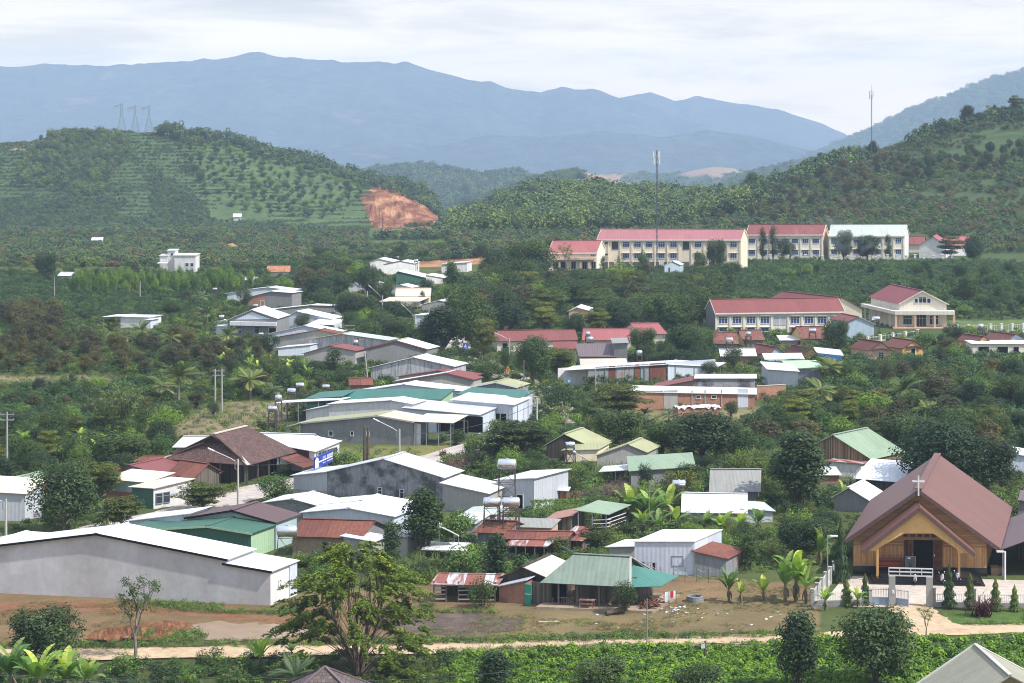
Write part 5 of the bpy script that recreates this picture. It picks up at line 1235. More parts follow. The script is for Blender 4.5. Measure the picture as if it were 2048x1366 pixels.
prism('shed', 'shed with mint green roof behind the tarp walled shed', (1586, 766, 1640, 766), [(1580, 737), (1643, 736)], 5, GALVOLD, M_metal('mint_sheet', (.40, .56, .36), .6, dirt=.2), dv=(-.1, 1), cat='shed', back_rise=.6)
# yellow worker houses
def cottage(label, base, top, D=5.2, wall=P_YEL, roof=None, wins=(), dv=(-.5, .866)):
    return prism('house', label, base, top, D, wall, roof or M_metal('rust_brown_sheet', (.165, .06, .045), .65, dirt=.5), dv=dv, oh=.35, ends=.3, wins=wins, group='small yellow cottages')
cot = [('peach walled cottage, left of the pair of yellow cottages with arched gables', (1740, 722, 1780, 722), [(1738, 700), (1761, 684), (1782, 701)], P_PEACH, [('w', 1762, 711, 1.1, 1.3)]),
       ('bright yellow cottage with dark door, right of the pair with arched gables', (1807, 714, 1845, 713), [(1805, 696), (1826, 681), (1847, 695)], P_YEL, [('d', 1826, 705, 1.0, 1.7)]),
       ('yellow cottage partly behind the white porched house', (1957, 703, 1978, 702), [(1955, 685), (1966, 673), (1980, 684)], P_YEL, []),
       ('cottage with dusty yellow gable under a bare tree', (1608, 724, 1635, 724), [(1606, 712), (1620, 696), (1637, 711)], P_YEL, [])]
for lb, b_, t_, w_, wi in cot:
    r, A, B, u, n, dv, pts = cottage(lb, b_, t_, wall=w_, wins=wi)
    if wi:
        c = Vector(pts[1]); c.z = (pts[0].z+pts[2].z)/2-.1; m = MB()
        for k in range(7):
            t0, t1 = math.pi*k/7, math.pi*(k+1)/7
            m.bar(c+u*math.cos(t0)*1.5+ZV*(math.sin(t0)*.45)+n*.2, c+u*math.cos(t1)*1.5+ZV*(math.sin(t1)*.45)+n*.2, .5, .12)
        m.build('arched_hood', M_metal('rust_brown_sheet', (.165, .06, .045), .65), r)
prism('house', 'small house with pale blue gable and red roof above a white porch', (1540, 722, 1568, 721), [(1537, 709), (1552, 694), (1570, 708)], 6, P_BLUE, REDTILE, dv=(-.5, .866))
prism('canopy', 'low white canopy in front of the pale blue gable', (1534, 735, 1602, 733), [(1532, 719), (1606, 718)], 4, None, WHITE_OLD, cat='canopy', posts=4, dv=(0, 1), back_rise=.5)
house2('house', 'cottage with yellow left gable and dark red roof below the school', (1488, 693, 1526, 692), (679, 679), 661, 6, P_CEM, REDTILE, dv=(-.15, .99), gable=P_YEL)
house2('house', 'yellow gabled cottage with red brown roof carrying a water tank', (1606, 690, 1658, 690), (677, 675), 654, 7, P_CEM, REDTILE, dv=(-.2, .98), gable=P_YEL)
house2('house', 'low house with dull dark red roof under the left end of the school', (1430, 700, 1474, 700), (686, 686), 665, 7, P_CEM, REDTILE, dv=(0, 1))
house2('shed', 'flat white roofed shed squeezed between the red cottage roofs', (1562, 688, 1596, 688), (681, 680), 671, 5, P_LCEM, WHITE_OLD, dv=(0, 1), mono=True, cat='shed')
house2('shed', 'low shed under crumpled white tarpaulin left of the pale blue gable', (1444, 725, 1510, 724), (712, 711), 698, 6, BRICK, P_WHITE, dv=(0, 1), cat='shed')
r, A, B, u, n, dv, pts = prism('shelter', 'shelter covered by a bright blue and white tarpaulin', (1640, 722, 1680, 722), [(1636, 706), (1684, 711)], 4, None, WHITE, cat='shelter', posts=3, dv=(0, 1), back_rise=.5)
m = MB(); a, b = pts[0], pts[-1]; m.poly([a-n*.1+n*.5, a+u*.4+n*.45-ZV*1.0, b-u*.5+n*.5-ZV*.9, b+n*.5]); m.build('tarpaulin', M_plain('blue_tarpaulin', (.04, .20, .55), .5), r)
r, A, B, u, n, dv, pts = prism('house', 'white house with flat white porch roof and dark openings at the right edge', (1946, 708, 2100, 708), [(1945, 688), (2102, 688)], 6, P_PCREAM, WHITE, dv=(0, 1), wins=[('d', 1967, 700, 2.2, 1.4), ('d', 2005, 700, 2.2, 1.4), ('d', 2032, 701, 1.2, 1.5)])
prism('house', 'house with white blue gable and red roof behind the flat porch roof', (2012, 700, 2058, 700), [(2009, 684), (2030, 669), (2060, 684)], 6, P_BLUE, REDTILE, dv=(-.5, .866))
# ================================================================ the schools and the hall
def school(label, base, eave, ridge, D, roof, wall, rows, end=None, dv=(.3, .95), extra=(), pil=(), cat='school'):
    r, A, B, u, n, dv, z, ris = house2('school', label, base, eave, ridge, D, wall, roof, dv=dv, oh=.5, ends=.1, cat=cat, fascia=P_PCREAM, gable=end)
    for (py, xs, w_, h_) in rows:
        for x in xs:
            P = onp(A, B, x, py); opening(r, P, u, n, w_, h_, 'w', 'window', FRAME, BLUEG)
            m = MB(); m.box(P+ZV*(h_/2+.12)+n*.2, u*(w_/2+.2), n*.2, ZV*.05); m.build('window_hood', wall, r)
    for x in pil:
        P = onp(A, B, x, base[1]); P2 = onp(A, B, x, eave[0]); m = MB(); m.box(Vector((P.x, P.y, (A.z+z)/2))+n*.1, u*.18, n*.1, ZV*((z-A.z)/2-.05)); m.build('pilaster', wall, r)
    m = MB(); m.bar(A+ZV*(z-A.z-.35)+n*.15, B+ZV*(z-A.z-.35)+n*.15, .3, .5); m.build('cornice', P_PCREAM, r)
    return r, A, B, u, n, dv, z
xs = [1252, 1275, 1298, 1323, 1347, 1396, 1467]
r, A, B, u, n, dv, z = school('long cream three storey school block with pinkish red roof', (1195, 541, 1482, 541), (478, 478), 459, 9, ROSE, P_CREAM,
    [(489, xs, 1.9, 1.55), (512, xs, 1.9, 1.55)], end=P_CREAM, pil=[1217, 1241, 1264, 1287, 1310, 1335, 1358, 1383, 1408, 1431, 1455, 1480])
for py in (486, 509):
    for x in (1202, 1213): opening(r, onp(A, B, x, py), u, n, 1.0, .55, 'v', 'window', GFRAME)
for x in (1230, 1372): opening(r, onp(A, B, x, 491), u, n, 1.8, 2.2, 'w', 'window', M_plain('brown_frame', (.15, .11, .07)))
for k in range(8):
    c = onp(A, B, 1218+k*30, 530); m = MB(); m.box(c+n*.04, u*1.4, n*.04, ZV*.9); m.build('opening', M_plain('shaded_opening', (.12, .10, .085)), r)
m = MB(); q = onp(A, B, 1211, 478); m.box(q+dv*2.3+ZV*.9, u*1.1, dv*.5, ZV*.12); m.build('roof_panel', FRAME, r)
r, A, B, u, n, dv, z = school('low school wing with red roof and pinkish colonnade left of the long block', (1097, 545, 1194, 545), (504, 504), 482, 9, PINKSHEET, P_PCREAM, [(510, [1185], 1.3, .6)], end=P_PCREAM)
for x in (1118, 1133, 1160, 1177):
    c = onp(A, B, x, 530); m = MB(); m.box(Vector((c.x, c.y, 1.6))+n*.4, u*.22, n*.22, ZV*1.6); m.build('column', P_PEACH, r)
for x in (1111, 1126, 1147, 1169, 1187): opening(r, onp(A, B, x, 531), u, n, 1.3, 2.2, 'w', 'window', GFRAME, DARK)
m = MB(); c = onp(A, B, 1145, 517); m.box(c+n*.5, u*6.3, n*.5, ZV*.3); m.build('porch_beam', P_PEACH, r)
xs = [1504, 1528, 1550, 1572, 1590, 1611, 1632]
r, A, B, u, n, dv, z = school('two storey cream school block with deep red roof and paired conifers in front', (1493, 519, 1646, 519), (468, 468), 449.5, 9, REDSHEET, P_PCREAM, [(482, xs, 1.9, 1.5), (505, xs, 1.9, 1.5)], end=P_PEACH, pil=[1494, 1516, 1539, 1561, 1581, 1601, 1622, 1644])
r, A, B, u, n, dv, z = school('two storey school block with pale grey green roof and white end wall', (1658, 519, 1809, 519), (470, 470), 450, 9, PALEGREY, P_PCREAM, [(481, [1668, 1690, 1712, 1734, 1756, 1776, 1797], 1.8, 1.5), (504, [1668, 1690, 1712, 1734, 1756, 1776, 1797], 1.8, 1.5)], end=P_WHITE, pil=[1660, 1680, 1701, 1723, 1745, 1766, 1787, 1807])
prism('house', 'white gabled school house at the right end of the upper school', (1842, 516, 1884, 516), [(1838, 490), (1866, 473), (1892, 490)], 9, P_WHITE, PINKSHEET, dv=(.3, .95), oh=.5)
house2('house', 'low red roofed school house behind the flat crowned tree', (1888, 512, 1934, 511), (492, 490), 473, 8, P_WHITE, PINKSHEET, dv=(.3, .95))
house2('house', 'small red roofed link building beside the white end wall', (1818, 505, 1846, 505), (488, 488), 473, 7, P_PCREAM, REDSHEET, dv=(.3, .95))
prism('hut', 'small pale blue hut with grey roof below the long school block', (1332, 548, 1357, 547), [(1329, 531), (1345, 523), (1360, 530)], 4, P_BLUE, GALV, cat='hut', dv=(.3, .95), wins=[('d', 1338, 540, .7, 1.6)])
# white posts of the upper fence
def post_fence():
    p0, p1 = ground(1541, 525), ground(1904, 528); root = empty('fence', (p0+p1)/2, 'white post fence along the lower edge of the upper school', 'fence')
    xs = [1541, 1576, 1594, 1611, 1628, 1645, 1662, 1680, 1697, 1715, 1739, 1757, 1775, 1793, 1812, 1830, 1848, 1867, 1885, 1904]
    for i, x in enumerate(xs):
        p = ground(x, 526+(i % 3)); m = MB(); m.bx(p.x-.32, p.y-.3, p.z-.5, p.x+.32, p.y+.3, p.z+2.3); m.bx(p.x-.42, p.y-.4, p.z+2.3, p.x+.42, p.y+.4, p.z+2.5); m.build('post', P_WHITE, root)
    for z_ in (.9, 1.6):
        m = MB(); m.bar(p0+ZV*z_, p1+ZV*z_, .08); m.build('rail', GFRAME, root)
post_fence()
xs1 = [1446, 1474, 1502, 1530, 1590, 1618, 1644, 1672]
r, A, B, u, n, dv, z = school('two storey cream lower school with long bright red roof', (1430, 667, 1687, 664), (625, 621), 598, 9, REDSHEET, P_PCREAM, [(640, xs1, 1.9, 1.55), (659, xs1, 1.7, .9)], end=P_CEM, dv=(-.12, .99), pil=[1432, 1460, 1488, 1516, 1543, 1576, 1604, 1631, 1658, 1685])  # shade on the cream end wall is painted in as grey cement colour
for k in range(2):
    c = onp(A, B, 1553+k*13, 641); m = MB(); m.box(c+n*.03, u*.6, n*.03, ZV*1.0); f = m.build('louvre', FRAME, r)
    m = MB()
    for j in range(9): m.box(c+n*.07+ZV*(-.85+j*.21), u*.52, n*.02, ZV*.035)
    m.build('slats', GFRAME, f)
prism('school', 'pale yellow gabled school building behind the right end of the lower school', (1640, 655, 1722, 655), [(1637, 619), (1682, 595.5), (1724, 619)], 18, P_CREAM, REDSHEET, dv=(-.55, .83), cat='school')
def assembly_hall():
    r, A, B, u, n, dv, pts = prism('assembly_hall', 'white assembly hall with red gabled roof and flat porch band', (1800, 655, 1892, 655), [(1799, 606), (1843, 581.5), (1893, 607)], 16, P_PCREAM, M_metal('wine_red_sheet', (.24, .06, .065), .6, dirt=.25), dv=(-.22, .975), cat='hall', oh=.4, ends=.4, fascia=P_PCREAM)
    a, b = A-u*1.2, B+u*1.6; z0 = pts[0].z-2.3
    m = MB(); k = Vector((0, 0, z0)); m.hexa([a+n*2.4+k, b+n*2.4+k, b+k-n*.1, a+k-n*.1]+[p+ZV*.75 for p in (a+n*2.4+k, b+n*2.4+k, b+k-n*.1, a+k-n*.1)]); m.build('porch_roof', P_PCREAM, r)
    m = MB(); c = a+n*2.4+k; m.hexa([c, a+k+u*1.1, a+dv*16+k+u*1.1, c+dv*18.4-u*.3]+[p+ZV*.7 for p in (c, a+k+u*1.1, a+dv*16+k+u*1.1, c+dv*18.4-u*.3)]); m.build('porch_roof', P_PCREAM, r)
    for i in range(4):
        m = MB(); p = a+n*2.1+u*(.5+(b-a).length*.97*i/3-.3); m.bar(Vector((p.x, p.y, -.3)), Vector((p.x, p.y, z0+.05)), .42); m.build('column', P_PEACH, r)
    for i in range(6):
        m = MB(); p = a-u*.1+dv*(2+i*2.8); m.bar(Vector((p.x, p.y, -.3)), Vector((p.x, p.y, z0+.05)), .4); m.build('column', P_PCREAM, r)
    for x in (1815, 1868): opening(r, onp(A, B, x, 640), u, n, 1.9, 1.9, 'w')
    opening(r, onp(A, B, 1842, 641), u, n, 2.2, 2.6, 'w', 'door')
    c = onp(A, B, 1845, 600); opening(r, c, u, n, 1.6, 1.3, 'w'); 
    for s in (-1, 1): opening(r, c+u*s*1.3-ZV*.15, u, n, .8, 1.0, 'w')
    en = Vector((-dv.y, dv.x, 0))
    for k2 in range(7): opening(r, A+dv*(1.3+k2*2.1)+ZV*(z0+1.55), dv, en, 1.3, .7, 'v', 'window')
    m = MB(); m.box((A+B)/2+n*1.2+ZV*.1, u*6.3, n*1.6, ZV*.16); m.build('plinth', P_PEACH, r)
assembly_hall()
g0, g1 = ground(1915, 668), ground(2090, 664)
fence('fence', 'white picket fence on the lawn right of the assembly hall', g0, g1, 1.7, 9, wall=.3, pick=.5, wm=PALECONC, postm=P_WHITE, postw=.45)
g0, g1 = ground(1735, 690), ground(1835, 676)
fence('fence', 'pale concrete fence below the front of the assembly hall', g0, g1, 1.5, 5, wall=.5, pick=.5, wm=PALECONC, postm=P_PCREAM, postw=.45)
prism('house', 'narrow white house with steep gable between lower school and assembly hall', (1696, 676, 1745, 675), [(1693, 644), (1716, 634), (1748, 648)], 7, P_BLUE, [REDSHEET, WHITE], dv=(-.3, .95))
prism('house', 'ornate orange columned pavilion with white roof in the school trees', (1142, 648, 1172, 648), [(1138, 622), (1154, 615), (1176, 621)], 6, P_PEACH, P_WHITE, dv=(.2, .98), cat='pavilion')
# roofs at the bottom edge
def pyramid():
    c = at(650, 1334, 6.0); root = empty('house', Vector((c.x, c.y, -.5)), 'brown tiled pyramid roof at the bottom edge', 'house'); w_ = 4.6
    P = lambda a, b, z: Vector((c.x+a, c.y+b, z)); cs = [(-w_, -w_), (w_, -w_), (w_, w_), (-w_, w_)]
    TB = M_tile('grey_brown_tile', (.115, .085, .08))
    for i in range(4):
        p, q = cs[i], cs[(i+1) % 4]; m = MB(); m.poly([P(*p, 3.0), P(*q, 3.0), P(0, 0, 6.0)]); m.build('roof', TB, root)
        m = MB(); m.bar(P(*p, 3.06), P(0, 0, 6.06), .22, .1); m.build('ridge_cap', MAUVE, root)
    m = MB(); m.bx(c.x-4, c.y-4, -1, c.x+4, c.y+4, 3.3); m.build('wall', P_CREAM, root)
pyramid()
def corner_roof():
    a = at(1951, 1291, 7.5); root = empty('house', Vector((a.x, a.y-5, -.5)), 'house with mossy beige cement sheet roof in the bottom right corner', 'house')
    CEM = M_metal('mossy_cement_sheet', (.30, .29, .22), .85, dirt=.45)
    z1 = 4.4; dl = Vector((-4.9, -.6, -3.1)); dr = Vector((9.0, -1.2, -4.6)); f = Vector((.6, -9, 0))
    for d in (dl, dr):
        m = MB(); m.slab([a, a+d, a+d+f, a+f], .07); m.build('roof', CEM, root)
    m = MB(); m.bar(a+ZV*.1, a+dr*1.01+ZV*.1, .3, .1); m.bar(a+ZV*.1, a+dl*1.01+ZV*.1, .3, .1); m.bar(a+ZV*.12, a+f+ZV*.12, .3, .08); m.build('ridge_cap', PALECONC, root)
    b, c = a+dl*.85, a+dr*.85; k = Vector((0, -.6, 0)); m = MB(); m.poly([Vector((b.x, b.y, -1))+k, Vector((c.x, c.y, -1))+k, c+k-ZV*.1, a+k-ZV*.1, b+k-ZV*.1]); m.poly([Vector((b.x, b.y, -1))+k, b+k-ZV*.1, b+f+k-ZV*.1, Vector((b.x, b.y, -1))+f+k]); m.build('wall', P_CREAM, root)
corner_roof()
# ================================================================ plants
VIS += [(1680, 905, 2048, 1215, 232), (324, 862, 612, 960, 285), (1075, 1118, 1320, 1205, 222), (622, 880, 668, 912, 275), (318, 500, 392, 540, 640), (1735, 575, 1910, 660, 470)]
def rsph(g, n):
    v = g.normal(size=(n, 3)); return v/np.linalg.norm(v, axis=1)[:, None]
class Leaves:
    """leaf-shaped faces gathered into one crown mesh, with a tint for every leaf"""
    def __init__(s, seed): s.g = np.random.default_rng(seed); s.v = []; s.t = []
    def add(s, c, n, lng, wid, tint, along=None):
        k = len(c); g = s.g
        n = n/np.linalg.norm(n, axis=1)[:, None]
        a = rsph(g, k) if along is None else along+0.25*rsph(g, k)
        t = a-n*(a*n).sum(1)[:, None]; t /= np.linalg.norm(t, axis=1)[:, None]+1e-9
        b = np.cross(n, t)
        l = np.asarray(lng)*g.uniform(.7, 1.3, k); w_ = np.asarray(wid)*g.uniform(.7, 1.3, k)
        l = l[:, None]/2; w_ = w_[:, None]/2
        fold = n*(w_*0.35)
        q = np.stack([c-t*l, c+b*w_+fold, c+t*l, c-b*w_+fold], 1)
        s.v.append(q); s.t.append(np.clip(tint, 0, 1))
    def clump(s, c, r, n, lng, wid, tint, up=.45, sq=(1, 1, 1), shell=.5):
        g = s.g; d = rsph(g, n)
        rad = (shell+(1-shell)*g.random(n)**.6)[:, None]
        p = np.array(c)+d*rad*np.array(sq)*r
        nn = d*.75+np.array([0, 0, up])+rsph(g, n)*.55
        s.add(p, nn, lng, wid, tint+g.normal(0, .16, n)+d[:, 2]*.0)
    def mesh(s, name, mat):
        v = np.concatenate(s.v); t = np.concatenate(s.t).astype('f4'); k = len(v)
        me = bpy.data.meshes.new(name)
        me.vertices.add(k*4); me.vertices.foreach_set('co', v.reshape(-1).astype('f4'))
        me.loops.add(k*4); me.loops.foreach_set('vertex_index', np.arange(k*4, dtype='i4'))
        me.polygons.add(k); me.polygons.foreach_set('loop_start', np.arange(0, k*4, 4, dtype='i4'))
        a = me.attributes.new('tint', 'FLOAT', 'FACE'); a.data.foreach_set('value', t)
        me.materials.append(mat); me.update(); return me
BARK = M_plain('bark', (.11, .085, .065), .9, spec=.1, var=.35)
PBARK = M_plain('pale_bark', (.22, .19, .16), .9, spec=.1, var=.35)
L_MANGO = M_leaf('mango_leaves', (0.014, 0.034, 0.012), (0.041, 0.076, 0.024), (0.105, 0.140, 0.048))
L_DUR = M_leaf('durian_leaves', (0.034, 0.042, 0.018), (0.075, 0.076, 0.032), (0.155, 0.115, 0.055))
L_ALM = M_leaf('almond_leaves', (0.03, 0.052, 0.012), (0.095, 0.12, 0.022), (0.2, 0.2, 0.04))
L_BRT = M_leaf('bright_leaves', (0.04, 0.085, 0.018), (0.09, 0.165, 0.036), (0.18, 0.25, 0.065))
L_COF = M_leaf('coffee_leaves', (0.018, 0.046, 0.016), (0.044, 0.09, 0.03), (0.1, 0.155, 0.055), trans=.12)
L_BAM = M_leaf('bamboo_leaves', (0.045, 0.08, 0.026), (0.09, 0.135, 0.045), (0.165, 0.21, 0.08))
L_FEA = M_leaf('feather_leaves', (0.045, 0.078, 0.018), (0.095, 0.145, 0.032), (0.175, 0.22, 0.06), trans=.3)
L_BAN = M_leaf('banana_leaves', (0.055, 0.125, 0.03), (0.125, 0.225, 0.055), (0.29, 0.37, 0.1), trans=.35)
L_PAL = M_leaf('palm_leaves', (0.05, 0.08, 0.03), (0.095, 0.13, 0.05), (0.2, 0.19, 0.09))
L_ASH = M_leaf('ashoka_leaves', (.030, .062, .018), (.060, .100, .024), (.150, .150, .030))
L_GRS = M_leaf('cane_leaves', (.050, .085, .030), (.095, .140, .055), (.190, .210, .110), trans=.3)
L_CROP = M_leaf('crop_leaves', (.055, .115, .018), (.115, .215, .030), (.190, .300, .050), trans=.3)
L_DRY = M_leaf('dry_brush', (.070, .055, .050), (.110, .085, .075), (.160, .120, .100), trans=.1)
L_DRYG = M_leaf('dry_grass', (.100, .085, .034), (.170, .140, .055), (.23, .19, .08), trans=.2)
L_RED = M_leaf('red_cordyline', (.045, .015, .022), (.095, .022, .035), (.16, .05, .06))
L_FAR = M_leaf('hill_leaves', (0.028, 0.06, 0.022), (0.062, 0.108, 0.04), (0.11, 0.16, 0.06), trans=0)
L_FARB = M_leaf('hill_brown_leaves', (0.05, 0.052, 0.026), (0.1, 0.082, 0.044), (0.15, 0.115, 0.065), trans=0)
def dome(seed, H_, W_, n, lng, wid, mat, nc=26, base=.28, trunk=.2, cr=.2, flat=1.0, irregular=.18, cone=0.0, up=.45, bark=None, cols=True, fill=.35, name='crown', tiers=0):
    """a tree: clumps of leaves spread over an uneven crown, limbs running to them"""
    L_ = Leaves(seed); g = L_.g
    zc = H_*(base+1)/2; rz = H_*(1-base)/2; rx = W_/2
    cl = []
    for i in range(nc):
        d = rsph(g, 1)[0]; rr = 1-fill*g.random()
        rr *= 1-irregular*g.random()
        z = d[2]*rr
        if tiers: z = (math.floor((z+1)/2*tiers)+.5)/tiers*2-1+g.normal(0, .04)
        k = 1.0
        if cone: k = (1-cone*(z+1)/2*1.0)
        x, y = d[0]*rr*k, d[1]*rr*k
        if tiers:
            q = math.hypot(x, y) or 1; e = math.sqrt(max(.05, 1-z*z))*rr*(.45+.55*g.random()); x, y = x/q*e, y/q*e
        r = cr*W_*(0.75+.5*g.random())*(1-cone*.35*(z+1)/2)
        c = np.array([x*(rx-r*.6), y*(rx-r*.6), zc+z*(rz-r*.5*flat)]); cl.append((c, r))
    # a few clumps inside close the crown
    for i in range(max(3, nc//5)):
        cl.append((np.array([g.normal(0, rx*.25), g.normal(0, rx*.25), zc+g.normal(0, rz*.3)]), cr*W_*1.1))
    per = n//len(cl)
    for c, r in cl:
        L_.clump(c, r, per, lng, wid, np.full(per, .42+g.normal(0, .17)), up=up, sq=(1, 1, flat))
    cm = L_.mesh(name, mat)
    b = MB(); zt = H_*base
    b.tube([(0, 0, -.4), (.05*H_*.1, 0, zt*.5), (0, .02*H_, zt), (0, 0, zc)], [trunk*1.25, trunk, trunk*.85, trunk*.4], 7)
    for c, r in cl[:min(11, nc)]:
        s0 = np.array([0, 0, zt*(.6+.5*g.random())]); m = (s0+c)/2+np.array([0, 0, -.05*H_]); b.tube([s0, m, c], [trunk*.5, trunk*.34, trunk*.12], 5, cap=False)
    to = b.build('trunk', bark or BARK); tm = to.data; bpy.data.objects.remove(to)
    return dict(crown=cm, trunk=tm, H=H_, W=W_)
def P_banana(seed, H_=3.2, nl=8):
    L_ = Leaves(seed); g = L_.g; V, T = [], []
    def blade(z, az, el, ln, w_, tint, curl=1.0):
        d = np.array([math.cos(az), math.sin(az), 0]); sd = np.array([-d[1], d[0], 0]); n = 8; p = np.array([0, 0, z]); e = el; pts = []
        for i in range(n+1):
            pts.append(p.copy()); p = p+(d*math.cos(e)+np.array([0, 0, math.sin(e)]))*ln/n; e -= curl*(.05+.05*g.random())*(1+i*.3)
        prof = [.08, .12, .75, 1, 1, .96, .85, .6, .12]
        for i in range(n):
            for s in (-1, 1):
                a, c = pts[i], pts[i+1]; up = np.array([0, 0, .10*w_]); wa, wb = w_*prof[i]/2, w_*prof[i+1]/2; gap = 1-.25*g.random()**2
                V.append(np.array([a, a+s*sd*wa+up*prof[i], a*(1-gap)+c*gap+s*sd*(wb*gap+wa*(1-gap))+up*prof[i+1], c])); T.append(tint+s*.06+g.normal(0, .05))
    for i in range(nl):
        blade(H_*(.26+.1*g.random()), i*2.4+g.uniform(-.4, .4), g.uniform(.75, 1.35) if i < nl-2 else 1.5, H_*g.uniform(.62, .78), H_*.215, .42+g.uniform(-.3, .35) if i < nl-2 else .95)
    L_.v.append(np.array(V)); L_.t.append(np.clip(np.array(T), 0, 1)); cm = L_.mesh('leaves', L_BAN); V.clear(); T.clear()
    for i in range(4): blade(H_*.34, i*1.7+g.uniform(0, 1), -.75, H_*.30, H_*.08, .5, .9)
    q = np.array(V).reshape(-1, 3)
    b = MB(); b.tube([(0, 0, -.3), (.02, 0, H_*.3), (0, 0, H_*.40)], [.17, .14, .09], 8)
    for k in range(0, len(q), 4): b.poly(q[k:k+4])
    to = b.build('stem', M_plain('banana_stem', (.13, .11, .06), .8, var=.35)); tm = to.data; bpy.data.objects.remove(to)
    return dict(crown=cm, trunk=tm, H=H_, W=H_*1.1, cn='leaves', tn='stem')
def P_palm(seed, H_=7.0, nf=17, trunk=True):
    L_ = Leaves(seed); g = L_.g; top = np.array([0, 0, H_*.62])
    for i in range(nf):
        az = i*2.4+g.uniform(-.2, .2); el = g.uniform(.25, 1.45) if i > 3 else g.uniform(-.3, .2); ln = H_*.5*g.uniform(.85, 1.1); p = top.copy(); e = el; n = 16
        d = np.array([math.cos(az), math.sin(az), 0]); sd = np.array([-d[1], d[0], 0]); tint = .4+g.normal(0, .15)+(.45 if el < .05 else 0)
        for k in range(n):
            dr = d*math.cos(e)+np.array([0, 0, math.sin(e)]); p2 = p+dr*ln/n; e -= .045*(1+k*.07)
            w_ = ln*.25*math.sin(math.pi*(k+1.5)/(n+2))
            for s in (-1, 1):
                for q in (0, .5):
                    c0 = p+(p2-p)*q; tip = c0+sd*s*w_+dr*w_*.55-np.array([0, 0, w_*.45]); m = (c0+tip)/2; h = dr*ln/n*.30
                    L_.v.append(np.array([[c0, m+h, tip, m-h]])); L_.t.append(np.clip(np.array([tint+g.normal(0, .06)]), 0, 1))
            p = p2
    cm = L_.mesh('fronds', L_PAL); b = MB(); b.tube([(0, 0, -.4), (.12, 0, H_*.25), (0, 0, H_*.63)], [.22, .17, .13], 7); to = b.build('trunk', PBARK); tm = to.data; bpy.data.objects.remove(to)
    return dict(crown=cm, trunk=tm, H=H_, W=H_*.95, cn='fronds')
def P_bamboo(seed, H_=9.0, W_=7.0, n=3600, mat=None):
    L_ = Leaves(seed); g = L_.g; b = MB(); nc = 34
    for i in range(nc):
        az = g.uniform(0, 6.28); r0 = g.uniform(0, W_*.14); out = g.uniform(.15, 1)*W_*.42; h = H_*g.uniform(.6, 1)*(1-.15*out/W_)
        pts = []
        for k in range(6):
            t = k/5; pts.append(np.array([math.cos(az)*(r0+out*t**2.2), math.sin(az)*(r0+out*t**2.2), h*(t-.10*t**4)]))
        b.tube(pts, [.06, .055, .05, .04, .03, .015], 4, cap=False); tn = .45+g.normal(0, .18)
        for k in range(2, 6):
            m = n//nc//4; L_.clump(pts[k]+g.normal(0, .2, 3), W_*.115*(1.15-.08*k), m, .42, .10, np.full(m, tn), up=.2, sq=(1, 1, .8), shell=.1)
    cm = L_.mesh('leaves', mat or L_BAM); to = b.build('culms', M_plain('bamboo_culm', (.16, .16, .06), .6)); tm = to.data; bpy.data.objects.remove(to)
    return dict(crown=cm, trunk=tm, H=H_, W=W_, cn='leaves', tn='culms')
def P_feather(seed, H_=11.0, W_=12.0, n=11000, mat=None, bare=False, leaf=.20):
    """open crown: forking limbs with sprays of fine leaves at their ends"""
    L_ = Leaves(seed); g = L_.g; b = MB(); ends = []
    def grow(p, d, ln, r, lv):
        q = p+d*ln; mid = (p+q)/2+rsph(g, 1)[0]*ln*.07; b.tube([p, mid, q], [r, r*.85, r*.7], 6 if lv < 2 else 4, cap=False)
        if lv >= 4: ends.append((q, ln)); return
        if lv >= 2: ends.append(((p+q)/2, ln*.8))
        k = 3 if lv < 2 else 2
        a0 = g.uniform(0, 6.28)
        for i in range(k):
            az = a0+i*6.28/k+g.uniform(-.4, .4); sp = g.uniform(.45, .85) if not bare else g.uniform(.3, .65)
            s = np.array([math.cos(az), math.sin(az), 0]); nd = d*math.cos(sp)+s*math.sin(sp); nd[2] = max(nd[2], -.05) + (.04 if not bare else .12); nd /= np.linalg.norm(nd)
            grow(q, nd, ln*g.uniform(.62, .85), r*.62, lv+1)
    grow(np.array([0, 0, -.4]), np.array([.04, 0, 1.0]), H_*.27, H_*.022, 0)
    ends = [(np.array(p), l) for p, l in ends]
    mxr = max(np.hypot(p[0], p[1]) for p, l in ends); mz = max(p[2] for p, l in ends)
    for p, l in ends:
        if bare and g.random() < .55: continue
        m = n//len(ends); L_.clump(p, W_*.085, m, leaf, leaf*.5, np.full(m, .45+g.normal(0, .2)), up=.6, sq=(1.15, 1.15, .55), shell=.0)
    sx, sz = W_*.47/mxr, H_*.96/mz
    for q in L_.v: q *= np.array([sx, sx, sz])
    b.v = [(x*sx, y*sx, z*sz) for x, y, z in b.v]
    cm = L_.mesh('crown', mat or L_FEA); to = b.build('trunk', PBARK if bare else BARK); tm = to.data; bpy.data.objects.remove(to)
    return dict(crown=cm, trunk=tm, H=H_, W=W_)
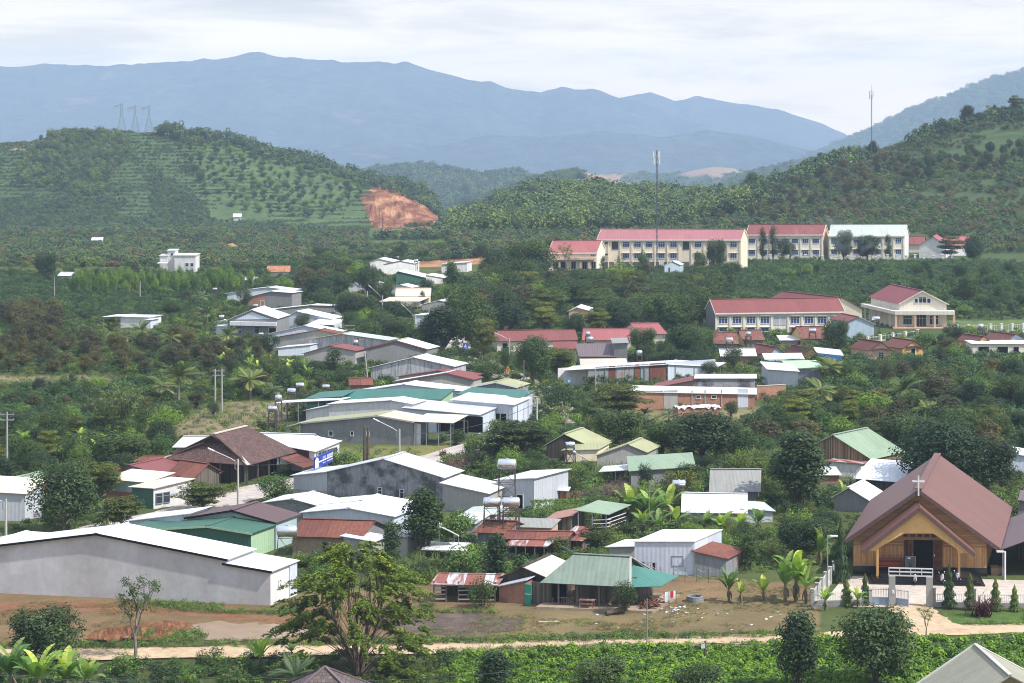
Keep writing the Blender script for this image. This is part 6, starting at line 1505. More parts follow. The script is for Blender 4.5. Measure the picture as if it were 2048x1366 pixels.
def P_airy(seed, H_=11.0, W_=12.5, n=32000):
    """several stems from the foot, drooping sprays of fine leaves all the way down, gaps between them"""
    L_ = Leaves(seed); g = L_.g; b = MB(); st = []
    for k in range(5):
        a = k*1.3+g.uniform(-.3, .3); o_ = np.array([math.cos(a), math.sin(a), 0])
        pts = [np.array([0, 0, -.4])+o_*.15, o_*H_*.05+[0, 0, H_*.18], o_*H_*g.uniform(.10, .18)+[0, 0, H_*.45], o_*H_*g.uniform(.12, .28)+[0, 0, H_*g.uniform(.7, .9)]]
        b.tube(pts, [.2, .15, .10, .04], 6); st.append(pts)
    sp = []
    while len(sp) < 180:
        z = g.uniform(.07, 1.0); rm = np.interp(z, [0, .12, .38, .62, .85, 1], [.30, .40, .5, .40, .27, .10])*W_; a = g.uniform(0, 6.28); r = rm*g.uniform(.25, 1)**.6
        if math.sin(a*3+z*9)+math.sin(a*5-z*13) < -.75: continue
        sp.append(np.array([math.cos(a)*r, math.sin(a)*r, z*H_]))
    for c in sp:
        s_ = st[int(np.argmin([np.linalg.norm(q[2][:2]-c[:2]) for q in st]))]; f = np.clip(c[2]/H_-.12, .05, .9); k = min(2, int(f*3)); j = s_[k]+(s_[k+1]-s_[k])*(f*3-k)
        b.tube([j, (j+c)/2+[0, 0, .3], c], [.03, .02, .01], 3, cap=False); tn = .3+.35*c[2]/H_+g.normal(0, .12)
        out = c*[1, 1, 0]; out = out/(np.linalg.norm(out)+.1)
        for w in range(3):
            d = out*.9+rsph(g, 1)[0]*.7; d[2] = -.15+.35*g.random(); m = n//540; t = g.random(m)[:, None]; pp = c+d*t*W_*.12-np.array([0, 0, 1])*t**2*W_*.04+rsph(g, m)*W_*.022*(1.1-t)
            L_.add(pp, np.array([0, 0, 1.0])+rsph(g, m)*.6, .36, .15, tn+g.normal(0, .13, m))
    cm = L_.mesh('crown', L_FEA); to = b.build('trunk', BARK); tm = to.data; bpy.data.objects.remove(to)
    return dict(crown=cm, trunk=tm, H=H_, W=W_)
def P_ashoka(seed, H_=4.0, W_=1.6):
    L_ = Leaves(seed); g = L_.g; n = 1500; z = H_*(.06+.94*g.random(n)**1.15); k = (1-z/H_)**.75*.9+.05
    lump = 1+.28*np.sin(z*7+g.uniform(0, 6))
    az = g.uniform(0, 6.28, n); r = W_/2*k*lump*g.uniform(.55, 1.05, n); c = np.stack([np.cos(az)*r, np.sin(az)*r, z], 1)
    nn = np.stack([np.cos(az), np.sin(az), np.full(n, .35)], 1)+rsph(g, n)*.35
    al = np.stack([np.cos(az)*.5, np.sin(az)*.5, np.full(n, -1.0)], 1)
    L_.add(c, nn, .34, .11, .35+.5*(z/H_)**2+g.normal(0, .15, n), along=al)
    cm = L_.mesh('crown', L_ASH); b = MB(); b.tube([(0, 0, -.2), (0, 0, H_*.9)], [.07, .02], 6); to = b.build('trunk', BARK); tm = to.data; bpy.data.objects.remove(to)
    return dict(crown=cm, trunk=tm, H=H_, W=W_)
def P_grass(seed, H_=2.4, n=150, mat=None, wid=.07, spread=.75):
    L_ = Leaves(seed); g = L_.g
    for i in range(n):
        az = g.uniform(0, 6.28); p = np.array([g.normal(0, spread*.5), g.normal(0, spread*.5), 0.0]); e = g.uniform(1.0, 1.5); ln = H_*g.uniform(.6, 1.1); tint = .45+g.normal(0, .2); m = 5
        d = np.array([math.cos(az), math.sin(az), 0]); sd = np.array([-d[1], d[0], 0])*wid/2
        for k in range(m):
            q = p+(d*math.cos(e)+np.array([0, 0, math.sin(e)]))*ln/m; w0, w1 = 1-k/m*.8, 1-(k+1)/m*.8
            L_.v.append(np.array([[p-sd*w0, p+sd*w0, q+sd*w1, q-sd*w1]])); L_.t.append(np.clip(np.array([tint]), 0, 1)); p = q; e -= g.uniform(.15, .45)
    return L_.mesh('blades', mat or L_GRS)
def bushmesh(seed, H_, W_, n, lng, wid, mat, nc=9, up=.5, flat=.8):
    L_ = Leaves(seed); g = L_.g
    for i in range(nc):
        a = g.uniform(0, 6.28); r = W_*.34*math.sqrt(g.random()); z = H_*g.uniform(.30, .75)*(1-.25*r/W_)
        m = n//nc; L_.clump((math.cos(a)*r, math.sin(a)*r, z), W_*.23*g.uniform(.8, 1.2), m, lng, wid, np.full(m, .42+g.normal(0, .17)), up=up, sq=(1, 1, flat*H_/W_*1.3))
    return L_.mesh('foliage', mat)
K = {
 'mango': [dome(101, 8, 8.6, 8000, .40, .17, L_MANGO, nc=40, base=.20, trunk=.28, cr=.17, irregular=.2), dome(102, 8, 8.6, 7000, .40, .17, L_MANGO, nc=40, base=.16, trunk=.26, cr=.155, irregular=.3)],
 'durian': [dome(111, 7, 5.2, 2600, .34, .15, L_DUR, nc=26, base=.14, trunk=.15, cr=.19, cone=.55), dome(112, 7, 5.2, 2600, .34, .15, L_DUR, nc=24, base=.12, trunk=.15, cr=.20, cone=.45, irregular=.3)],
 'column': [dome(121, 9, 4.6, 5200, .36, .18, L_MANGO, nc=44, base=.05, trunk=.16, cr=.22, cone=.35, irregular=.35), dome(122, 9, 4.6, 3400, .38, .19, L_MANGO, nc=30, base=.10, trunk=.16, cr=.22, cone=.5, irregular=.4)],
 'almond': [dome(131, 7, 9.5, 7000, .38, .18, L_ALM, nc=40, base=.26, trunk=.17, cr=.13, flat=.34, tiers=5, up=1.1), dome(132, 7, 9.5, 7000, .38, .18, L_ALM, nc=36, base=.22, trunk=.17, cr=.14, flat=.30, tiers=4, up=1.2)],
 'round': [dome(141, 6, 6, 3000, .34, .16, L_BRT, nc=28, base=.18, trunk=.15, cr=.18), dome(142, 6, 6, 3000, .30, .15, L_MANGO, nc=26, base=.2, trunk=.15, cr=.19)],
 'conifer': [dome(151, 9, 4.4, 2600, .40, .10, L_MANGO, nc=30, base=.10, trunk=.14, cr=.2, cone=.8, irregular=.2)],
 'bamboo': [P_bamboo(161), P_bamboo(162)],
 'banana': [P_banana(171), P_banana(172, nl=6), P_banana(173, nl=10)],
 'palm': [P_palm(181), P_palm(182, nf=14)],
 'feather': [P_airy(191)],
 'sparse': [P_feather(195, 8.5, 7, 2100, bare=True, leaf=.24)],
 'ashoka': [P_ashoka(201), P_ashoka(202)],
 'bush': [dome(211, 3, 3.6, 1300, .26, .13, L_BRT, nc=14, base=.03, trunk=.07, cr=.2), dome(212, 3, 3.6, 1300, .24, .11, L_MANGO, nc=14, base=.03, trunk=.07, cr=.2), dome(213, 3, 3.6, 1200, .24, .10, L_ALM, nc=14, base=.03, trunk=.07, cr=.2)],
 'dead': [P_feather(221, 6, 4.5, 60, mat=L_DRY, bare=True)],
}
NAMES = dict(mango=('broadleaf_tree', 'tree'), durian=('durian_tree', 'tree'), column=('jackfruit_tree', 'tree'), almond=('almond_tree', 'tree'), round=('round_tree', 'tree'), conifer=('conifer_tree', 'tree'), bamboo=('bamboo_clump', 'bamboo'),
             banana=('banana_plant', 'banana plant'), palm=('palm_tree', 'palm'), feather=('feathery_tree', 'tree'), sparse=('sparse_tree', 'tree'), ashoka=('columnar_tree', 'tree'), bush=('bush', 'bush'), dead=('bare_tree', 'tree'))
_join = {}
def joined(kind, i):
    """crown and trunk as one mesh, for plants too small to show parts"""
    if (kind, i) in _join: return _join[kind, i]
    p = K[kind][i]; ms = []
    v, f, t, mi = [], [], [], []
    off = 0; out = bpy.data.meshes.new(NAMES[kind][0]); fs = []
    for k, me in enumerate((p['crown'], p['trunk'])):
        n = len(me.vertices); a = np.empty(n*3, 'f4'); me.vertices.foreach_get('co', a); v.append(a)
        ls = np.empty(len(me.loops), 'i4'); me.loops.foreach_get('vertex_index', ls); tot = np.empty(len(me.polygons), 'i4'); me.polygons.foreach_get('loop_total', tot)
        f.append(ls+off); fs.append(tot); off += n; mi.append(np.full(len(tot), k, 'i4'))
        t.append(np.array([d.value for d in me.attributes['tint'].data], 'f4') if k == 0 else np.zeros(len(tot), 'f4'))
    v = np.concatenate(v); f = np.concatenate(f); tot = np.concatenate(fs)
    out.vertices.add(len(v)//3); out.vertices.foreach_set('co', v); out.loops.add(len(f)); out.loops.foreach_set('vertex_index', f); out.polygons.add(len(tot))
    out.polygons.foreach_set('loop_start', (np.cumsum(tot)-tot).astype('i4')); out.polygons.foreach_set('material_index', np.concatenate(mi))
    a = out.attributes.new('tint', 'FLOAT', 'FACE'); a.data.foreach_set('value', np.concatenate(t))
    out.materials.append(p['crown'].materials[0]); out.materials.append(p['trunk'].materials[0]); out.update()
    _join[kind, i] = out; return out
TREES = []        # (x, y, radius) of every plant that stands as a thing
def plant(kind, x, y, h, w_, label, group=None, var=None, z=None, name=None, cat=None):
    i = R.randrange(len(K[kind])) if var is None else var
    p = K[kind][i]; z = landz(x, y) if z is None else z
    nm, ct = NAMES[kind]; nm = name or nm; ct = cat or ct
    sx, sz = w_/p['W'], h/p['H']
    if y > 420 and kind not in ('palm',):
        o = bpy.data.objects.new(nm, joined(kind, i)); COL.objects.link(o)
    else:
        o = bpy.data.objects.new(nm, None); COL.objects.link(o); o.empty_display_size = .3
        for me, n_ in ((p['crown'], p.get('cn', 'crown')), (p['trunk'], p.get('tn', 'trunk'))):
            c = bpy.data.objects.new(n_, me); COL.objects.link(c); c.parent = o
    o.location = (x, y, z-.03); o.rotation_euler = (0, 0, R.uniform(0, 6.28)); o.scale = (sx, sx, sz)
    tag(o, label, ct, group); TREES.append((x, y, w_/2)); return o
def tree(kind, px, base, top, wpx, label, group=None, var=None, **k):
    """a plant whose foot is seen at (px, base) and whose top reaches row `top`"""
    g = ground(px, base); s = F/g.y
    return plant(kind, g.x, g.y, (base-top)/s, wpx/s, label, group, var, z=g.z, **k)
# ---------------------------------------------------------------- plants one can point to
T = tree
def pip(x, y, q):
    r = False; n = len(q)
    for i in range(n):
        (x1, y1), (x2, y2) = q[i], q[(i+1) % n]
        if (y1 > y) != (y2 > y) and x < (x2-x1)*(y-y1)/(y2-y1)+x1: r = not r
    return r
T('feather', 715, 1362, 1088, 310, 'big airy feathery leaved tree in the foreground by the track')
T('sparse', 271, 1316, 1135, 135, 'thin nearly bare young tree in front of the long white warehouse')
T('mango', 95, 1335, 1205, 185, 'bushy dark green tree behind the banana plants at the bottom left', var=1)
for px, b, t, w_, lb in [(22, 1392, 1268, 120, 'banana plant at the far bottom left corner'), (78, 1405, 1280, 125, 'banana plant with upright pale leaf, second from the bottom left corner'), (132, 1395, 1288, 110, 'banana plant third from the bottom left corner'), (172, 1385, 1310, 90, 'smaller banana plant at the right of the bottom left clump')]:
    T('banana', px, b, t, w_, lb, 'banana plants at the bottom left')
T('banana', 521, 1345, 1258, 80, 'banana plant with dead hanging leaves below the track')
T('banana', 583, 1312, 1282, 40, 'young banana plant beside the feathery tree')
T('palm', 590, 1420, 1310, 110, 'short palm at the bottom edge left of the pyramid roof')
T('column', 1597, 1392, 1205, 104, 'tall dark upright tree standing before the track near the church', var=0)
T('mango', 1750, 1385, 1205, 200, 'large dark round mango tree in front of the church gate', var=0)
T('column', 985, 1400, 1292, 105, 'dark bushy tree at the bottom edge left of the crop field', var=1)
T('mango', 1195, 1410, 1308, 150, 'dark low round tree among the bright crop at the bottom edge', var=1)
T('round', 1398, 1415, 1318, 120, 'grey green round tree in the crop beside the meter post', var=1)
T('sparse', 1852, 1272, 1205, 50, 'thin young tree on the ramp right of the mango tree')
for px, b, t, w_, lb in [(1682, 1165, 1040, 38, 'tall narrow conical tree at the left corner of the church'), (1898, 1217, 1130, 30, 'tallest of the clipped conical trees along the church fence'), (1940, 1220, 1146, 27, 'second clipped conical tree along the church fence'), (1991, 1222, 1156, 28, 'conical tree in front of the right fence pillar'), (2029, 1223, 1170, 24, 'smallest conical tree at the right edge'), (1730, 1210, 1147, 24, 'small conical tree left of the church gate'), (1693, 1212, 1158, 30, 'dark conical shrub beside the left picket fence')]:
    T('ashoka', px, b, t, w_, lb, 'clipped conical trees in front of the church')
for px, b, t, w_, lb in [(1458, 1204, 1128, 60, 'banana plant with two pale upright leaves at the left end of the yard clump'), (1482, 1206, 1150, 50, 'short banana plant beside the pale leaved one in the dirt yard'), (1527, 1203, 1142, 60, 'yellowing banana plant in the middle of the dirt yard'), (1570, 1206, 1098, 80, 'tall banana plant left in the big clump by the stone wall'), (1592, 1204, 1085, 90, 'tallest banana plant of the big clump by the stone wall'), (1612, 1208, 1112, 70, 'banana plant right in the big clump by the stone wall'), (1650, 1222, 1165, 45, 'leafy banana like plant against the stone wall corner'), (1715, 1216, 1166, 45, 'leafy plant spilling over the left picket fence')]:
    T('banana', px, b, t, w_, lb, 'banana plants between the dirt yard and the church')
T('column', 846, 1112, 966, 108, 'tall very dark tree in front of the pale lavender house', var=0)
T('column', 781, 1146, 1032, 54, 'narrow dark tree left of the tallest dark tree', var=1)
T('column', 990, 1172, 1058, 80, 'dark tree above the pale cream roofed plank hut', var=1)
T('round', 912, 1094, 1016, 88, 'bright green round tree beside the solar water heater', var=0)
T('bush', 925, 1160, 1088, 110, 'large soft green thicket behind the rusty animal shed', var=0)
T('bush', 965, 1218, 1150, 80, 'straggly green bush covering the right end of the rusty animal shed', var=1)
T('round', 1247, 1228, 1160, 60, 'small dense tree in front of the green roofed veranda house', var=1)
T('bush', 1112, 1112, 1066, 66, 'olive leaved bush left between the pens', var=2)
T('almond', 1192, 1112, 1046, 92, 'olive green spreading tree left of the boxy white shed')
T('mango', 1604, 1122, 1028, 118, 'dense round green tree behind the banana clump near the church')
T('column', 1500, 1140, 1058, 50, 'dark slender tree right of the rust roofed lean-to')
T('bamboo', 1545, 1130, 1070, 55, 'light green fluffy bamboo between the dark tree and the round tree')
T('dead', 1698, 1000, 935, 45, 'bare branching tree before the bamboo walled house')
T('banana', 1640, 1130, 1040, 60, 'banana plant left of the tall conical church tree')
T('banana', 1688, 1010, 958, 45, 'banana plant under the bare tree by the bamboo house')
for px, b, t, w_, lb in [(1262, 1045, 962, 85, 'banana plant at the left end of the grove behind the tin carport'), (1300, 1052, 968, 90, 'banana plant with bright upright leaf in the middle of the grove'), (1338, 1042, 958, 90, 'tall banana plant below the pale green roof'), (1352, 1062, 1000, 75, 'banana plant with bright leaf at the left corner of the bright white roof'), (1285, 1066, 1005, 70, 'shorter banana plant at the front of the grove'), (1318, 1072, 1010, 70, 'dark banana plant at the front right of the grove'), (1410, 1068, 1018, 65, 'banana plant before the middle of the bright white roof'), (1445, 1070, 1015, 70, 'banana plant with pale leaves before the bright white roof'), (1482, 1068, 1014, 60, 'banana plant before the right end of the bright white roof'), (1516, 1064, 1012, 60, 'banana plant with yellow leaves by the grey blue lean-to')]:
    T('banana', px, b, t, w_, lb, 'banana plants in the grove')
# big dark trees of the right half
for kd, px, b, t, w_, v, lb in [
 ('column', 1597, 1020, 848, 140, 0, 'tall dark bushy tree left of the bamboo walled house'),
 ('mango', 1405, 918, 818, 180, 0, 'very large dark mango tree above the pale green roof'),
 ('mango', 1325, 915, 838, 100, 1, 'dark tree between the moss green gable and the large mango'),
 ('mango', 1238, 892, 812, 125, 1, 'dark tree behind the moss green gabled house'),
 ('mango', 1885, 985, 838, 215, 0, 'huge dark tree right behind the church roof'),
 ('mango', 1800, 925, 820, 125, 1, 'dark tree behind the pale green bamboo house roof'),
 ('mango', 1975, 985, 868, 150, 1, 'dark tree behind the right slope of the church roof'),
 ('round', 1470, 925, 845, 90, 1, 'dark rounded tree right of the large mango'),
 ('bush', 1495, 960, 898, 80, 2, 'yellow green bush above the grey cement roof'),
 ('bush', 1355, 992, 930, 105, 2, 'olive bush under the pale green roof'),
 ('round', 1290, 985, 925, 40, 1, 'small leafy tree against the pale green roof'),
 ('bush', 1300, 955, 918, 70, 1, 'leafy bush left of the moss green gable'),
 ('almond', 1040, 926, 832, 185, 0, 'broad layered yellow green tree beside the road bend'),
 ('almond', 1238, 838, 766, 150, 1, 'wide flat layered tree in front of the brick building'),
 ('almond', 1118, 752, 690, 105, 0, 'fresh green layered tree left of the long open shed'),
 ('mango', 1066, 768, 668, 92, 0, 'dense dark round tree before the long dark red roof'),
 ('round', 975, 768, 718, 66, 1, 'dark round tree above the olive gabled roof'),
 ('round', 1012, 748, 698, 32, 1, 'dark shaggy small tree left of the dense round tree'),
 ('sparse', 1130, 860, 800, 60, 0, 'thin grey tree at the bend of the road'),
 ('round', 1120, 838, 765, 84, 1, 'dark green tree at the left of the road bend'),
 ('palm', 1055, 830, 778, 50, 0, 'spiky palm by the road behind the dark shopfront'),
 ('palm', 1290, 850, 812, 40, 0, 'short spiky palm left of the brick stack'),
 ('palm', 1338, 850, 815, 40, 1, 'short spiky palm touching the brick stack'),
 ('round', 1462, 838, 800, 36, 1, 'small dark tree at the right end of the brick stack'),
 ('palm', 1660, 768, 712, 90, 0, 'coconut palm right of the mint green roof'),
 ('palm', 1640, 822, 752, 86, 1, 'coconut palm right of the orange brick wall'),
 ('almond', 1695, 832, 768, 68, 0, 'yellow green tree right of the coconut palms'),
 ('palm', 1808, 822, 748, 84, 0, 'tall coconut palm in the middle of the coffee grove'),
 ('palm', 1882, 800, 752, 42, 1, 'slim palm left of three in the coffee grove'),
 ('palm', 1922, 800, 748, 60, 0, 'palm in the middle of three in the coffee grove'),
 ('palm', 1978, 806, 760, 54, 1, 'palm right of three in the coffee grove'),
 ('palm', 1855, 850, 800, 60, 0, 'palm with brown hanging fronds above the dark trees'),
 ('mango', 1610, 850, 795, 90, 0, 'dark rounded tree below the brick wall'),
 ('round', 1672, 840, 805, 60, 1, 'low dark round tree under the yellow green tree'),
 ('mango', 1672, 712, 632, 66, 1, 'dark tree before the right end of the lower school'),
 ('conifer', 1885, 712, 662, 40, 0, 'dark pointed tree between yellow cottages and white porch'),
 ('round', 1905, 690, 645, 50, 1, 'round dark tree below the picket lawn'),
 ('bush', 1850, 690, 662, 60, 0, 'soft pale green thicket before the assembly hall'),
 ('mango', 1372, 712, 645, 100, 0, 'rounded tree left of the low red roofs'),
 ('round', 1360, 742, 695, 80, 1, 'dark tree above the white tarpaulin shed end'),
 ('mango', 1285, 712, 650, 70, 1, 'dark tree at the right end of the pink red roof'),
 ('round', 1468, 742, 690, 50, 1, 'dark shaggy tree by the crumpled tarpaulin shed'),
 ('sparse', 1612, 735, 670, 50, 0, 'bare grey tree before the dusty yellow gable'),
 ('conifer', 1525, 525, 449, 30, 0, 'left of the paired tall conifers before the deep red school roof'),
 ('conifer', 1546, 525, 445, 32, 0, 'right of the paired tall conifers before the deep red school roof'),
 ('round', 1564, 525, 474, 30, 1, 'dark tree just right of the paired conifers'),
 ('round', 1580, 525, 480, 28, 1, 'smaller dark tree second right of the paired conifers'),
 ('mango', 1687, 525, 455, 54, 1, 'dark round tree before the grey green school roof'),
 ('mango', 1736, 525, 468, 64, 0, 'dull dark tree in the smoke before the grey green roof'),
 ('conifer', 1776, 525, 464, 28, 0, 'slim tree right of the smoky tree'),
 ('mango', 1433, 549, 472, 50, 1, 'dark tree before the right end of the long school block'),
 ('round', 1400, 549, 500, 34, 1, 'low dark tree left of the dark school tree'),
 ('round', 1287, 549, 497, 28, 0, 'small round tree before the middle of the long school block'),
 ('conifer', 1207, 552, 508, 26, 0, 'pointed dark tree at the left corner of the long school block'),
 ('sparse', 1240, 549, 508, 30, 0, 'bare little tree before the left end of the long school block'),
 ('sparse', 1133, 549, 482, 46, 0, 'dark thin tree before the school colonnade'),
 ('almond', 1902, 522, 468, 66, 1, 'flat crowned tree before the white gabled school house'),
 ('mango', 1948, 528, 470, 56, 0, 'very dark tree at the right end of the upper school'),
 ('bamboo', 1880, 490, 440, 110, 0, 'bright green bamboo mass behind the upper school'),
 ('mango', 1062, 566, 474, 120, 1, 'large dark tree left of the school colonnade'),
 ('bamboo', 975, 602, 535, 96, 0, 'light green bamboo left of the school slope'),
 ('dead', 980, 592, 558, 30, 0, 'pale bare tree in front of the light green bamboo'),
 ('mango', 1932, 610, 545, 60, 1, 'dark tree alone on the coffee slope right of the assembly hall'),
 ('conifer', 1998, 615, 565, 44, 0, 'dark pointed tree on the coffee slope at the right'),
 ('mango', 1150, 672, 622, 56, 1, 'dark tree half hiding the ornate orange pavilion'),
 ('almond', 1195, 672, 612, 74, 0, 'layered dark tree right of the ornate orange pavilion'),
 ('mango', 1240, 668, 596, 96, 0, 'broad dark tree above the red flag'),
 ('mango', 1350, 668, 580, 112, 1, 'huge dark tree left of the lower school'),
 ('almond', 1090, 668, 612, 80, 1, 'layered green tree above the long dark red roof'),
 ('mango', 1020, 668, 600, 84, 1, 'dark tree between the big central tree and the dark red roof'),
 ('mango', 922, 640, 562, 92, 1, 'dark tree behind the big central tree'),
 ('column', 862, 700, 622, 70, 0, 'dark tree between the narrow white metal house and the dense dark tree'),
 ('mango', 1008, 648, 574, 88, 0, 'dark tree above the school sign, right of the central trees'),
 ('mango', 692, 640, 584, 70, 1, 'dark tree above the two dark round trees'),
 ('mango', 762, 676, 618, 72, 0, 'dark tree left of the rounded tree by the narrow white house'),
 ('mango', 672, 592, 540, 80, 0, 'second spreading dark tree near the brick and plaster house'),
 # centre
 ('column', 885, 706, 604, 100, 0, 'dark dense tree right of the narrow white metal house'),
 ('mango', 945, 706, 590, 110, 0, 'big dark green tree in the centre of the village'),
 ('almond', 968, 722, 632, 78, 1, 'pale olive layered tree beside the big central tree'),
 ('mango', 800, 696, 628, 84, 1, 'dark rounded tree left of the narrow white metal house'),
 ('mango', 722, 690, 635, 74, 0, 'dark rounded tree above the black streaked wall'),
 ('mango', 650, 602, 545, 95, 1, 'spreading dark tree right of the brick and plaster house'),
 ('mango', 735, 598, 526, 62, 0, 'upright dark tree left of the teal walled barn'),
 ('mango', 768, 614, 560, 54, 1, 'dark tree left of the cream sheet roof'),
 ('column', 905, 596, 515, 46, 1, 'tall dark upright tree right of the teal walled barn'),
 ('round', 855, 582, 556, 36, 1, 'dark tree under the white block shed'),
 ('conifer', 845, 615, 578, 24, 0, 'small pointed tree before the cream sheet roof'),
 ('mango', 790, 650, 600, 90, 0, 'rounded dark tree below the cream porch roof'),
 ('round', 880, 745, 700, 60, 1, 'dark tree above the grey rendered house'),
 ('round', 583, 655, 626, 40, 1, 'left of two dark round trees before the white roofs'),
 ('round', 606, 662, 625, 44, 1, 'right of two dark round trees before the white roofs'),
 ('round', 487, 618, 570, 36, 1, 'dark round tree at the left of the brick and plaster house'),
 ('conifer', 668, 760, 690, 72, 0, 'feathery dark conifer in front of the red roofed house'),
 ('round', 540, 712, 665, 50, 1, 'dark tree left of the pale grey block house'),
 ('round', 748, 600, 570, 40, 1, 'low dark tree beside the white roofed house'),
 # left
 ('mango', 128, 1068, 920, 165, 0, 'big dark tree between the grey shed and the pale blue shop'),
 ('almond', 200, 1010, 915, 130, 0, 'yellow green layered tree behind the big dark tree'),
 ('almond', 405, 1022, 962, 138, 1, 'wide layered tree in front of the dark tiled house'),
 ('almond', 245, 1066, 985, 120, 0, 'yellow green layered bush tree before the green shop'),
 ('palm', 212, 1070, 1000, 60, 1, 'shaggy palm growing through the yellow green layered tree'),
 ('round', 548, 1006, 945, 84, 0, 'bright green round tree before the cement warehouse panel'),
 ('mango', 245, 935, 862, 150, 1, 'broad dark tree left of the brown tiled roof'),
 ('mango', 95, 905, 850, 90, 1, 'dark tree below the left hand banana group'),
 ('bamboo', 240, 880, 745, 140, 0, 'large feathery bamboo in the left middle ground'),
 ('round', 370, 838, 805, 40, 1, 'small dark round tree alone on the dry plot'),
 ('round', 426, 835, 800, 30, 1, 'small dark tree behind the double pole on the dry plot'),
 ('conifer', 142, 775, 745, 22, 0, 'little dark pointed tree on the dry strip'),
 ('palm', 358, 800, 722, 100, 0, 'coconut palm left of the double utility pole'),
 ('palm', 322, 808, 748, 70, 1, 'yellowing coconut palm in front of the taller one'),
 ('palm', 455, 700, 650, 60, 0, 'palm right of the durian rows'),
 ('palm', 500, 800, 735, 84, 0, 'coconut palm right of the double utility pole'),
 ('palm', 545, 800, 762, 50, 1, 'low palm left of the steel tank towers'),
 ('palm', 222, 695, 640, 56, 0, 'palm in front of the lone white shed'),
 ('palm', 250, 700, 655, 40, 1, 'small palm right of the palm before the lone white shed'),
 ('palm', 283, 692, 638, 52, 0, 'palm covering the right end of the lone white shed'),
 ('palm', 342, 705, 655, 50, 1, 'palm at the right end of the palm row'),
 ('palm', 415, 650, 610, 60, 0, 'palm left of the broad white gable'),
 ('palm', 402, 612, 580, 44, 1, 'small distant palm below the round tree row'),
 ('mango', 345, 632, 600, 50, 0, 'dark round tree right of the lone white shed'),
 ('mango', 178, 640, 612, 34, 1, 'dark little tree left of the lone white shed'),
 ('mango', 92, 562, 500, 56, 1, 'dark tall tree at the left end of the round tree row'),
 ('bush', 680, 935, 895, 90, 0, 'leafy banana thicket right of the blue sign'),
 ('bush', 985, 925, 880, 90, 1, 'dark bush left of the broad layered tree'),
 ('bush', 910, 890, 850, 50, 1, 'dark bush under the cream canopy'),
 ('bush', 1175, 1000, 960, 60, 0, 'light green bush above the hedge'),
 ('bush', 420, 1340, 1290, 70, 1, 'dark bush just below the track at the left'),
 ('bush', 250, 1352, 1300, 80, 0, 'leafy bush beside the thin bare tree foot'),
 ('bush', 330, 1372, 1320, 90, 1, 'dark shrub at the bottom edge right of the bananas'),
 ('bush', 470, 1375, 1322, 80, 0, 'light shrub at the bottom edge left of the dead leaved banana'),
 ('bush', 830, 1360, 1325, 60, 2, 'olive shrub right of the feathery tree'),
 ('bush', 1110, 1330, 1296, 40, 2, 'olive shrub on the lower edge of the track'),
]:
    T(kd, px, b, t, w_, lb, None, v if v < len(K[kd]) else 0)
for px, b, t, lb in [(1962, 1232, 1170, 'dark red leaved plant between the clipped conical trees'), (885, 912, 890, 'small red leaved plant on the grassy lot')]:
    g = ground(px, b); s = F/g.y; o = bpy.data.objects.new('red_plant', P_grass(301, 2.4, 90, L_RED, .16, .8)); COL.objects.link(o); o.location = g; k = (b-t)/s/2.4; o.scale = (k*.8, k*.8, k); tag(o, lb, 'plant')
# crest trees one can tell apart
for kd, px, yb, t, w_, lb in [('mango', 330, 268, 245, 46, 'large dark tree right of the three pylons on the hill crest'), ('column', 1936, 252, 206, 40, 'tall dark tree on the crest of the right hill'), ('mango', 1958, 246, 222, 30, 'shorter tree joined to the tall one on the right hill crest'), ('column', 1988, 236, 206, 16, 'slim dark tree right of the tall crest trees'), ('almond', 2032, 226, 188, 44, 'leaning dark tree on the right hill crest at the edge'), ('column', 1746, 312, 278, 22, 'pine like tree at the foot of the slim far mast'), ('mango', 1505, 384, 342, 34, 'dark tree on the low end of the right hill crest'), ('mango', 1440, 402, 364, 20, 'small dark tree left end of the right hill crest'), ('mango', 1472, 396, 368, 28, 'second dark tree on the low right hill crest'), ('mango', 1160, 360, 345, 22, 'dark round tree at the edge of the bare far hilltop'), ('mango', 930, 395, 365, 24, 'dark round tree standing in the far valley'), ('round', 82, 282, 268, 11, 'small round tree at the left end of the hill crest'), ('round', 103, 278, 264, 11, 'second small round tree at the left end of the hill crest'), ('column', 408, 278, 260, 22, 'dark tree at the top of the orchard rows')]:
    g = ground(px, yb+4); s = F/g.y; plant(kd, g.x, g.y, (yb+4-t)/s, w_/s, lb)
# rows of round trees beyond the coffee field
rr = random.Random(21)
for row, (y0, n0) in enumerate([(592, 17), (577, 18)]):
    for i in range(n0):
        px = 150+i*20+rr.uniform(-3, 3)+row*10; b = y0+rr.uniform(-3, 3)-abs(px-300)*.01
        T('round', px, b, b-rr.uniform(34, 50), rr.uniform(19, 25), 'round crowned green tree in the double row beyond the coffee field', 'round trees beyond the coffee field', 0)
# durian orchard on the left
def durians(n, poly, hpx, wpx, label, group, minsep, seed, kinds=('durian',), hmul=1.0, var=.25, name=None):
    rr = random.Random(seed); pts = []; xs = [p[0] for p in poly]; ys = [p[1] for p in poly]; tries = 0
    while len(pts) < n and tries < n*60:
        tries += 1; px, py = rr.uniform(min(xs), max(xs)), rr.uniform(min(ys), max(ys))
        if not pip(px, py, poly): continue
        h, w_ = hpx*rr.uniform(1-var, 1+var*.6), wpx*rr.uniform(1-var, 1+var)
        g = ground(px, py)
        if any((a-g.x)**2+(b-g.y)**2 < minsep**2 for a, b in pts): continue
        if any((a-g.x)**2+(b-g.y)**2 < (r_*.75+minsep*.3)**2 for a, b, r_ in TREES[:260]): continue
        if blocked(px, py, h, w_, g): continue
        pts.append((g.x, g.y)); kd = rr.choice(kinds); s = F/g.y
        plant(kd, g.x, g.y, h/s*hmul, w_/s, label, group, z=g.z, name=name)
    return len(pts)
